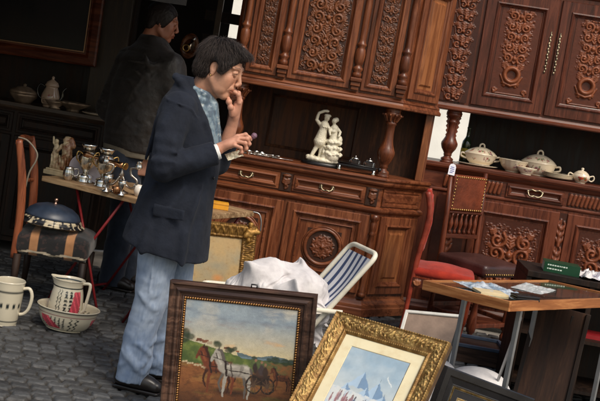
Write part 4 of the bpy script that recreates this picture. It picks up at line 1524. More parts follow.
# man: right leg stepping left
s.chain([(-.035, 0, .20), (-.055, -.005, .125), (-.085, -.01, .05)], [.024, .017, .012], .004)
s.chain([(-.020, .0, .20), (-.015, .006, .125), (-.018, .006, .05)], [.024, .018, .013], .004)
s.add(s.ell((-.092, -.016, .050), (.022, .012, .010)), .003); s.add(s.ell((-.018, -.006, .050), (.014, .022, .010)), .006)
s.chain([(-.03, 0, .20), (-.025, 0, .25), (-.022, 0, .295)], [.034, .030, .034], .006)
s.add(s.cap((-.028, 0, .235), (-.035, 0, .175), .032, .046), .012)            # coat skirt
s.chain([(-.022, 0, .30), (-.015, -.006, .335)], [.016, .013], .004)
s.add(s.ell((-.012, -.008, .352), (.020, .021, .024)), .006)
s.add(s.ell((-.010, -.004, .368), (.026, .025, .012)), .006)
s.chain([(-.05, 0, .292), (-.085, -.008, .325), (-.078, -.012, .375), (-.045, -.014, .395)], [.015, .012, .010, .010], .004)
s.add(s.ell((-.025, -.014, .400), (.022, .010, .010)), .008)
s.chain([(.005, -.01, .288), (.03, -.025, .262), (.055, -.03, .262)], [.014, .011, .009], .004)
# woman
s.add(s.cap((.058, -.004, .235), (.066, -.006, .085), .026, .058), .006)
for k in range(3):
    z = .10 + k * .042
    for q in range(14):
        a = q * 2 * PI / 14
        r = .064 - k * .008
        s.add(s.ell((.066 + r * math.cos(a), -.006 + r * .8 * math.sin(a), z + .006 * math.sin(q * 2.3)), (.015, .015, .012)), .008)
s.add(s.ell((.10, .0, .205), (.026, .03, .034)), .006)
s.chain([(.060, -.004, .235), (.054, -.006, .285)], [.022, .028], .01)
s.chain([(.050, -.008, .295), (.046, -.012, .322)], [.013, .011], .006)
s.add(s.ell((.044, -.014, .338), (.018, .019, .022)), .003); s.add(s.ell((.056, -.004, .348), (.020, .021, .018)), .006)
s.chain([(.072, -.004, .29), (.100, -.018, .265), (.095, -.034, .235)], [.012, .010, .009], .004)
s.chain([(.036, -.012, .285), (.02, -.034, .26), (.03, -.04, .235)], [.012, .009, .008], .004)
s.chain([(.045, -.02, .075), (.045, -.03, .045)], [.012, .009], .006); s.chain([(.08, -.02, .075), (.085, -.03, .045)], [.012, .009], .006)
s.chain([(.01, -.02, .045), (.012, -.02, .09), (.0, -.018, .125)], [.024, .018, .008], .006)
# faces, hair, bodice and drapery lines
s.chain([(-.008, -.031, .352), (-.008, -.033, .346)], [.004, .004], .003)
s.sub(s.cap((-.016, -.030, .356), (-.013, -.031, .356), .0028), .002); s.sub(s.cap((-.002, -.031, .356), (.001, -.030, .356), .0028), .002); s.sub(s.cap((-.012, -.030, .341), (-.003, -.030, .341), .0018), .002)
s.chain([(.044, -.034, .338), (.044, -.035, .333)], [.0035, .0035], .003)
s.sub(s.cap((.037, -.032, .342), (.040, -.033, .342), .0024), .002); s.sub(s.cap((.049, -.033, .342), (.052, -.032, .342), .0024), .002)
for k in range(9):
    x0 = -.062 + k * .009
    s.sub(s.cap((x0 + .012, -.036, .225), (x0 - .004, -.046, .178), .0022, .0032), .003)
for k in range(11):
    x0 = .020 + k * .009
    s.sub(s.cap((.045 + (x0 - .06) * .5, -.04, .225), (x0, -.066, .10), .0022, .004), .004)
for k in range(6):
    s.add(s.ell((-.03 + .008 * k, -.034, .285 - .004 * (k % 2)), (.005, .004, .005)), .002)
PORC = plain('white_bisque_porcelain', lin(226, 218, 196), rough=.4, var=.05, bump=.08, bscale=150)
s.build('couple', PORC, pc, 0, None, lambda V: (noise2(V[:, 0] + 3, V[:, 2] + V[:, 1] * .7 + 3, 95, seed=6) - .5) * .003 + (noise2(V[:, 0] * 1.5 + 2, V[:, 2] + V[:, 1] + 2, 240, seed=7, octaves=2) - .5) * .0022)
# inkstand
ik = thing('inkstand', 'black footed inkstand with two cut glass inkwells beside the porcelain couple', 'inkstand', (.375, 7.05, Z0), (0, 0, rad(-4)))
mb = MB(); mb.box(-.15, .13, -.05, .05, .034, .050, .004); mb.rect(-.13, .11, -.03, .03, [(0, 0), (0, 0)], close=False) if False else None
mb.tube([(-.14, -.045, .052), (.12, -.045, .052)], .006, 8); mb.tube([(-.14, .045, .052), (.12, .045, .052)], .006, 8); mb.build('tray', BLACK, ik)
for x, y in ((-.135, -.04), (.115, -.04), (-.135, .04), (.115, .04)):
    mb = MB(); mb.lathe([(.0, 0), (.012, 0), (.016, .010), (.008, .02), (.014, .034), (.0, .034)], 16, c=(x, y, 0)); mb.build('foot', SILVER, ik)
GL = glassmat('cut_glass', (.85, .88, .9), rough=.05)
for x in (-.03, .075):
    mb = MB(); mb.lathe([(.0, .051), (.036, .051), (.040, .06), (.040, .085), (.030, .092), (.0, .092)], 10, c=(x, 0, 0), smooth=False); w_ = mb.build('inkwell', GL, ik)
    mb = MB(); mb.lathe([(.0, .0925), (.026, .0925), (.028, .10), (.020, .108), (.006, .112), (.006, .118), (.0, .12)], 20, c=(x, 0, 0)); mb.build('lid', SILVER, w_)
mb = MB(); mb.sphere((.155, -.03, .05), .014); mb.tube([(-.15, -.052, .06), (.14, -.052, .055)], .004, 8); mb.build('pen', BLACK, ik)
# cutlery
for i, (x, y, a, l) in enumerate(((-.40, 7.02, .3, .17), (-.37, 7.03, .05, .18), (-.34, 7.01, -.15, .16), (-.30, 7.02, .2, .18), (-.43, 7.05, .5, .15), (-.27, 7.03, -.3, .15), (-.20, 7.00, -.02, .17))):
    lb = ['silver spoon at the left of the cutlery heap on the sideboard', 'silver spoon lying level in the cutlery heap', 'silver fork slanting in the cutlery heap', 'silver spoon near the middle of the cutlery heap', 'silver fork at the back left of the cutlery heap', 'silver spoon slanting at the right of the cutlery heap', 'silver knife alone right of the cutlery heap'][i]
    nm = 'knife' if i == 6 else ('fork' if 'fork' in lb else 'spoon')
    t = thing(nm, lb, nm, (x, y, Z0 + .006 + .006 * (i % 3)), (0, rad(-2), a), 'silver cutlery on the sideboard')
    mb = MB()
    mb.tube([(-l / 2, 0, 0), (0, 0, .003), (l * .25, 0, .002)], [.006, .0035, .003], 8)
    if nm == 'spoon':
        mb.sphere((l * .36, 0, .003), .019, 1.45, .85, .3)
    elif nm == 'fork':
        mb.box(l * .25, l * .33, -.009, .009, .001, .004, .001)
        for q in (-.0075, -.0025, .0025, .0075):
            mb.box(l * .33, l * .5, q - .0014, q + .0014, .001, .004)
    else:
        mb.box(l * .2, l * .6, -.009, .009, .001, .0035, .001)
    mb.build('silver', SILVER, t)
for i, (x, y) in enumerate(((-.425, 7.0), (-.335, 7.045), (-.375, 7.065))):
    t = thing('salt_cellar', ['small silver salt cellar at the left end of the cutlery heap', 'small silver salt cellar behind the cutlery', 'small silver salt cellar at the back of the heap'][i], 'salt cellar', (x, y, Z0))
    mb = MB(); mb.lathe([(.0, 0), (.016, 0), (.012, .008), (.022, .018), (.026, .032), (.022, .032), (.0, .016)], 20); mb.build('bowl', SILVER, t)
    mb = MB(); mb.lathe([(.02, .026), (.018, .028), (.0, .027)], 16); mb.build('blue_glass_liner', plain('blue_glass', lin(70, 84, 140), rough=.1), t)

# ================================================================== china on the dark sideboard
ZD = 1.197
def dsl(x, y):   # on the dark sideboard's worktop
    return ds.matrix_world @ Vector((x, y, ZD))
bpy.context.view_layer.update()
def sq(n, p0, lobes=0): pass
def tureen(label, loc, R, h, rz, seed):
    t = thing('tureen', label, 'tureen', loc, (0, rad(-1), rz), 'flowered tureens on the dark sideboard')
    link('bowl', lathe_np([(.0, 0), (R * .62, 0), (R * .66, .006), (R * .86, h * .18), (R * 1.0, h * .45), (R * 1.03, h * .50), (R * .9, h * .5), (.0, h * .48)], 120, flowers(CREAM, 7, h * .28, .02, seed=seed, rr=R * .09, R=R * .9), sub=6, sx=1.0, sy=.72), GLAZE, t)
    l = link('lid', lathe_np([(R * 1.02, h * .505), (R * .98, h * .54), (R * .75, h * .68), (R * .4, h * .80), (R * .16, h * .84), (.0, h * .845)], 120, flowers(CREAM, 6, h * .64, .015, seed=seed + 1, rr=R * .08, R=R * .8), sub=6, sx=1.0, sy=.72), GLAZE, t)
    mb = MB(); mb.tube(spline([(-R * .16, 0, h * .83), (-R * .12, 0, h * .95), (0, 0, h * 1.0), (R * .12, 0, h * .95), (R * .16, 0, h * .83)], 5), R * .055, 8); mb.build('knob', plain('cream_china', CREAM, rough=.18, coat=.3), l)
    hm_ = plain('cream_china_handle', CREAM, rough=.18, coat=.3)
    for s_ in (-1, 1):
        mb = MB(); mb.tube(spline([(s_ * R * .97, 0, h * .42), (s_ * R * 1.22, 0, h * .45), (s_ * R * 1.24, 0, h * .30), (s_ * R * .88, 0, h * .22)], 5), R * .06, 8); mb.build('handle', hm_, t)
    return t
p = dsl(.325, .20); tureen('low wide flowered tureen with lid on a platter, leftmost on the dark sideboard', (p.x, p.y, p.z + .018), .125, .16, .1, 21)
p = dsl(.31, .19); t = thing('oval_platter', 'white oval platter under the leftmost tureen', 'platter', p, (0, rad(-1), .1)); mb = MB(); mb.lathe([(.0, 0), (.10, 0), (.16, .012), (.165, .016), (.155, .017), (.10, .008), (.0, .008)], 60, sx=1, sy=.7); mb.build('dish', plain('white_platter', CREAM, rough=.2), t)
p = dsl(.575, .16); china_piece('salad_bowl', 'deep open flowered bowl between the two tureens', 'bowl', p, [(.0, 0), (.05, 0), (.052, .006), (.085, .035), (.110, .085), (.113, .09), (.106, .088), (.07, .03), (.0, .01)], flowers(CREAM, 7, .05, .02, seed=44, rr=.010, R=.1), sub=6, lobes=16, amp=.012)
p = dsl(.79, .26); tureen('tall round flowered tureen with domed lid, right of the open bowl', (p.x, p.y, p.z), .135, .195, -.15, 55)
p = dsl(.67, .07); china_piece('sauce_boat', 'small flowered sauce boat in front of the open bowl', 'sauce boat', p, [(.0, 0), (.03, 0), (.032, .005), (.05, .03), (.06, .05), (.055, .05), (.03, .012), (.0, .01)], flowers(CREAM, 5, .03, .012, seed=64, rr=.008, R=.05), sub=5, sx=1.3, sy=.8)
p = dsl(.93, .12); pm_ = plain('white_plates', CREAM, rough=.2)
for k in range(4):
    t = thing('plate', 'white plate in the low stack in front of the tall tureen, ' + ['lowest', 'second from the bottom', 'second from the top', 'topmost'][k], 'plate', (p.x, p.y, p.z + k * .009), (0, rad(-1), k * .3), 'white plates stacked on the dark sideboard')
    mb = MB(); mb.lathe([(.0, .004), (.07, .004), (.115, .016), (.117, .019), (.07, .009), (.0, .009)], 56); mb.build('dish', pm_, t)
p = dsl(1.085, .065)
sg = china_piece('sugar_bowl', 'small round lidded sugar bowl with two handles, rightmost on the dark sideboard', 'sugar bowl', p, [(.0, 0), (.035, 0), (.038, .006), (.06, .03), (.066, .05), (.058, .068), (.05, .07), (.0, .068)], flowers(CREAM, 5, .04, .015, cols=[lin(200, 90, 50), lin(170, 60, 60), lin(110, 110, 60)], seed=75, rr=.014, R=.06), sub=6)
mb = MB(); mb.lathe([(.055, .070), (.052, .076), (.03, .092), (.008, .098), (.012, .108), (.010, .116), (.0, .119)], 32); mb.build('lid', plain('cream_lid', CREAM, rough=.18, coat=.3), sg)
for s_ in (-1, 1):
    mb = MB(); mb.tube(spline([(s_ * .06, 0, .055), (s_ * .09, 0, .066), (s_ * .10, 0, .045), (s_ * .085, 0, .025), (s_ * .06, 0, .03)], 5), .0055, 8); mb.build('handle', sg.children[1].data.materials[0], sg)
# bottle
p = dsl(.215, .33); bt = thing('wine_bottle', 'dark green wine bottle standing behind the leftmost tureen against the light', 'bottle', p)
mb = MB(); mb.lathe([(.0, 0), (.034, 0), (.037, .006), (.037, .15), (.034, .175), (.018, .205), (.0145, .22), (.0145, .275), (.017, .278), (.017, .29), (.0, .29)], 28)
mb.build('glass', plain('bottle_green', (.012, .03, .012), rough=.08, coat=.5), bt)
mb = MB(); mb.lathe([(.0374, .045), (.0376, .046), (.0376, .12), (.0374, .121)], 28); mb.build('label', plain('yellow_label', lin(168, 150, 40), rough=.6, var=.3, scale=40), bt)

# ================================================================== gilt frame under the trestle table
def frame_matrix(x, y, z, ps, la, ro):
    e1 = Vector((math.cos(ps), math.sin(ps), 0)); n = Vector((math.sin(ps), -math.cos(ps), 0))
    e2 = n * math.sin(la) + Vector((0, 0, -math.cos(la)))
    a = e1 * math.cos(ro) + e2 * math.sin(ro); b = -e1 * math.sin(ro) + e2 * math.cos(ro)
    M = Matrix((a, (-b).cross(a), -b)).transposed().to_4x4(); M.translation = (x, y, z)
    return M
def ornate_frame(parent, w, h, prof, mat, orn=None, orn_mat=None):
    """mitred frame from an (inset, y) profile; ornament: numpy displaced sides"""
    mb = MB(); mb.rect(0, w, -h, 0, prof, close=False)
    return mb.build('frame', mat, parent)
def relief_frame(parent, w, h, bw, prof_pts, pat, mat, ridge, ground, name='frame', res=.0035, amp=.006, back=.02):
    """frame whose four mitred sides are height fields: prof (t 0..1 -> y), pattern pat(s, t)"""
    pt = np.array(prof_pts)
    for side in range(4):
        L = w if side % 2 == 0 else h
        ns, nt_ = int(L / res), max(8, int(bw / res))
        S, T = np.meshgrid(np.linspace(0, 1, ns), np.linspace(0, 1, nt_))
        ins = T * bw
        lo, hi = ins, L - ins
        s_ = lo + (hi - lo) * S
        y = -np.interp(T, pt[:, 0], pt[:, 1])
        p_ = pat(s_ - L / 2, T)
        y = y - amp * p_
        if side == 0: X, Z = s_, -h + ins
        elif side == 1: X, Z = w - ins, -h + s_
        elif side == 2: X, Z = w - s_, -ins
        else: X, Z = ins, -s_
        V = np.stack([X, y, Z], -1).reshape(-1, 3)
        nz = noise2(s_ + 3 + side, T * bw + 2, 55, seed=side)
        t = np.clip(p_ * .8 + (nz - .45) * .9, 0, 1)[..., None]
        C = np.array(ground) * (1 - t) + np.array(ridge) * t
        # close the outer side with a skirt
        link(name + '_side', mesh_np('frame_side', V, grid_faces(ns, nt_), True, C.reshape(-1, 3)), mat, parent)
    mb = MB(); mb.rect(0, w, -h, 0, [(.002, -pt[0, 1] + .001), (.0, -pt[0, 1] + .004), (.0, back), (bw * .9, back), (bw * .98, -pt[-1, 1] + .003)], close=False)
    mb.build(name + '_back', plain('frame_back_wood', lin(84, 62, 40), rough=.7, var=.3), parent)
GILT = painted('aged_gilding', rough=.42, metal=.5, var=.35, nscale=45, bump=.35, bscale=220)
def canvas_from(parent, x0, x1, z0, z1, y, fn, res=.0025, name='canvas', mat=None):
    w, h = x1 - x0, z1 - z0
    nu, nv = int(w / res), int(h / res)
    U, W = np.meshgrid(np.linspace(0, 1, nu), np.linspace(0, 1, nv))
    C = fn(U, W, w / h)
    V = np.stack([x0 + U * w, np.full_like(U, y), z0 + W * h], -1).reshape(-1, 3)
    return link(name, mesh_np(name, V, grid_faces(nu, nv), True, np.clip(C, 0, 1).reshape(-1, 3)), mat or OIL, parent)
OIL = painted('varnished_oil_paint', rough=.42, bump=.25, bscale=330, var=.14, nscale=90, coat=.15)
PAPER = painted('paper_print', rough=.7, bump=.05, var=.05)

def mix(C, m, c):
    m = np.clip(m, 0, 1)[..., None]
    return C * (1 - m) + np.array(c) * m
def blobm(U, W, x, y, rx, ry, soft=.15, rot=0):
    dx, dy = U - x, W - y
    c, s = math.cos(rot), math.sin(rot)
    q = np.sqrt(((dx * c + dy * s) / rx) ** 2 + ((-dx * s + dy * c) / ry) ** 2)
    return np.clip((1 - q) / soft, 0, 1)
def linem(U, W, pts, r0, r1=None, soft=.3):
    r1 = r0 if r1 is None else r1
    m = np.zeros_like(U); n = len(pts) - 1
    for i in range(n):
        ax, ay = pts[i]; bx, by = pts[i + 1]
        t = np.clip(((U - ax) * (bx - ax) + (W - ay) * (by - ay)) / ((bx - ax) ** 2 + (by - ay) ** 2 + 1e-9), 0, 1)
        d = np.hypot(U - ax - t * (bx - ax), W - ay - t * (by - ay))
        r = r0 + (r1 - r0) * (i + t) / n
        m = np.maximum(m, np.clip((1 - d / r) / soft, 0, 1))
    return m

gf = thing('gilt_framed_picture', 'ornate gilt framed tan picture leaning under the trestle table behind the woman', 'picture', matrix=frame_matrix(-.8012, 5.50, .7004, .24, .22, -.0255))
def pat_scroll(s, t):
    a = np.sin(s * 260) * np.cos(t * PI * 2.2 + np.sin(s * 130) * 1.5)
    b = np.sin(s * 150 + 7 * t)
    return np.clip(.55 * np.abs(a) + .5 * np.clip(b, 0, 1) * np.sin(PI * t) ** 2, 0, 1.2)
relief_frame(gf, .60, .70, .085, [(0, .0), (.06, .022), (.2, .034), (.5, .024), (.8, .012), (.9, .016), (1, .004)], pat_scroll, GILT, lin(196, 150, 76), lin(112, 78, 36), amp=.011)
mb = MB()
s = SDF((.48, -.075, -.14), (.66, .01, .03), .0035)
rg = random.Random(9)
for k in range(26):
    a, r = rg.uniform(0, 2 * PI), rg.uniform(0, .05)
    s.add(s.ell((.56 + r * math.cos(a), -.035, -.045 + r * math.sin(a)), (rg.uniform(.010, .018), .018, rg.uniform(.010, .018))), .006)
s.build('corner_ornament', GILT, gf, 1, lambda V: np.ones((len(V), 3)) * np.array(lin(176, 132, 66)))
def tan_picture(U, W, asp):
    n = noise2(U * asp + 2, W + 2, 5, seed=12); n2 = noise2(U * asp + 2, W + 2, 30, seed=13)
    C = np.ones(U.shape + (3,)) * np.array(lin(176, 146, 96))
    C = mix(C, (n - .45) * 2.4, lin(150, 140, 112)); C = mix(C, (n2 - .6) * 2, lin(140, 106, 64))
    C = mix(C, blobm(U, W, .72, .55, .10, .05, .8) * .7, lin(206, 128, 52))
    C = mix(C, linem(U, W, [(.50, .28), (.53, .40), (.56, .52)], .028, .006), lin(96, 54, 26))
    C = mix(C, blobm(U, W, .49, .27, .06, .05, .6), lin(84, 46, 24))
    C = mix(C, blobm(U, W, .70, .68, .18, .06, .9) * .6, lin(136, 134, 116))
    return C
canvas_from(gf, .083, .517, -.617, -.083, -.002, tan_picture)

# ================================================================== deckchair
dk = thing('deckchair', 'white tubular deckchair with navy and white striped back, holding the white cloth', 'deckchair', (0, 0, 0))
def rnd(p, q, r, n=6): pass
farb, fart, neart, nearb = Vector((-.14, 5.30, .02)), Vector((.321, 5.30, .762)), Vector((.445, 4.98, .767)), Vector((-.02, 4.98, .02))
def corner(a, b, c, r=.055):
    d1 = (a - b).normalized(); d2 = (c - b).normalized()
    P = b + d1 * r; Q = b + d2 * r
    return [tuple(P * (1 - t) ** 2 + b * 2 * t * (1 - t) + Q * t * t) for t in [i / 6 for i in range(7)]]
TUBE_W = plain('cream_white_tube', lin(226, 220, 202), rough=.35, var=.06, dirt=lin(160, 150, 130), dirt_amt=.3)
mid_f = farb.lerp(fart, .6); mid_n = nearb.lerp(neart, .6)
mb = MB(); mb.tube([tuple(farb), tuple(mid_f)] + corner(farb, fart, neart) + corner(fart, neart, nearb) + [tuple(mid_n), tuple(nearb)], .0135, 12); mb.build('back_frame', TUBE_W, dk)
sn0, sn1 = Vector((.315, 4.955, .442)), Vector((-.34, 4.955, .40)); sf0, sf1 = Vector((.16, 5.325, .445)), Vector((-.46, 5.325, .40))
mb = MB(); mb.tube([tuple(sn0)] + corner(sn0, sn1, sf1) + corner(sn1, sf1, sf0) + [tuple(sf0)], .0125, 12); mb.build('seat_frame', TUBE_W, dk)
mb = MB(); mb.tube([(-.30, 4.94, .395), (.24, 4.94, .02), (.12, 5.34, .02), (-.42, 5.34, .395)], .0125, 12); mb.build('leg_frame', TUBE_W, dk)
nu, nv = 84, 40
A0, A1 = farb.lerp(fart, .955), neart.lerp(nearb, .045)
B0, B1 = farb.lerp(fart, .50), nearb.lerp(neart, .50)
U, W = np.meshgrid(np.linspace(.06, .94, nu), np.linspace(0, 1, nv))
top = np.array(A0)[None, None] * (1 - U[..., None]) + np.array(A1)[None, None] * U[..., None]
bot = np.array(B0)[None, None] * (1 - U[..., None]) + np.array(B1)[None, None] * U[..., None]
V = top * (1 - W[..., None]) + bot * W[..., None]
sag = .03 * np.sin(W * PI) * np.sin(U * PI)
V[..., 0] -= -sag * .0; V[..., 2] -= sag * .5; V[..., 0] += sag * .8
stripe = (((U - .06) / .88 * 5.0 + .18) % 1.0) < .42
C = np.where(stripe[..., None], np.array(lin(62, 76, 112)), np.array(lin(222, 222, 226)))
link('back_fabric', mesh_np('back_fabric', V.reshape(-1, 3), grid_faces(nu, nv), True, C.reshape(-1, 3)), painted('striped_canvas', rough=.85, bump=.2, bscale=600, var=.1), dk)
V2 = np.stack([np.interp(W, [0, 1], [1, 0]) * 0 + (sn0.x * U + sf0.x * (1 - U)) * (1 - W) + (sn1.x * U + sf1.x * (1 - U)) * W, 5.325 * (1 - U) + 4.955 * U, .43 - .035 * W - .06 * np.sin(W * PI) * (.4 + .6 * np.sin(U * PI))], -1)
link('seat_fabric', mesh_np('seat_fabric', V2.reshape(-1, 3), grid_faces(nu, nv), True, C.reshape(-1, 3)), dk.children[-1].data.materials[0], dk)
WCLOTH = fabric('white_cotton', lin(220, 216, 216), lin(198, 193, 194), weave=500, bump=.25, scale=14)
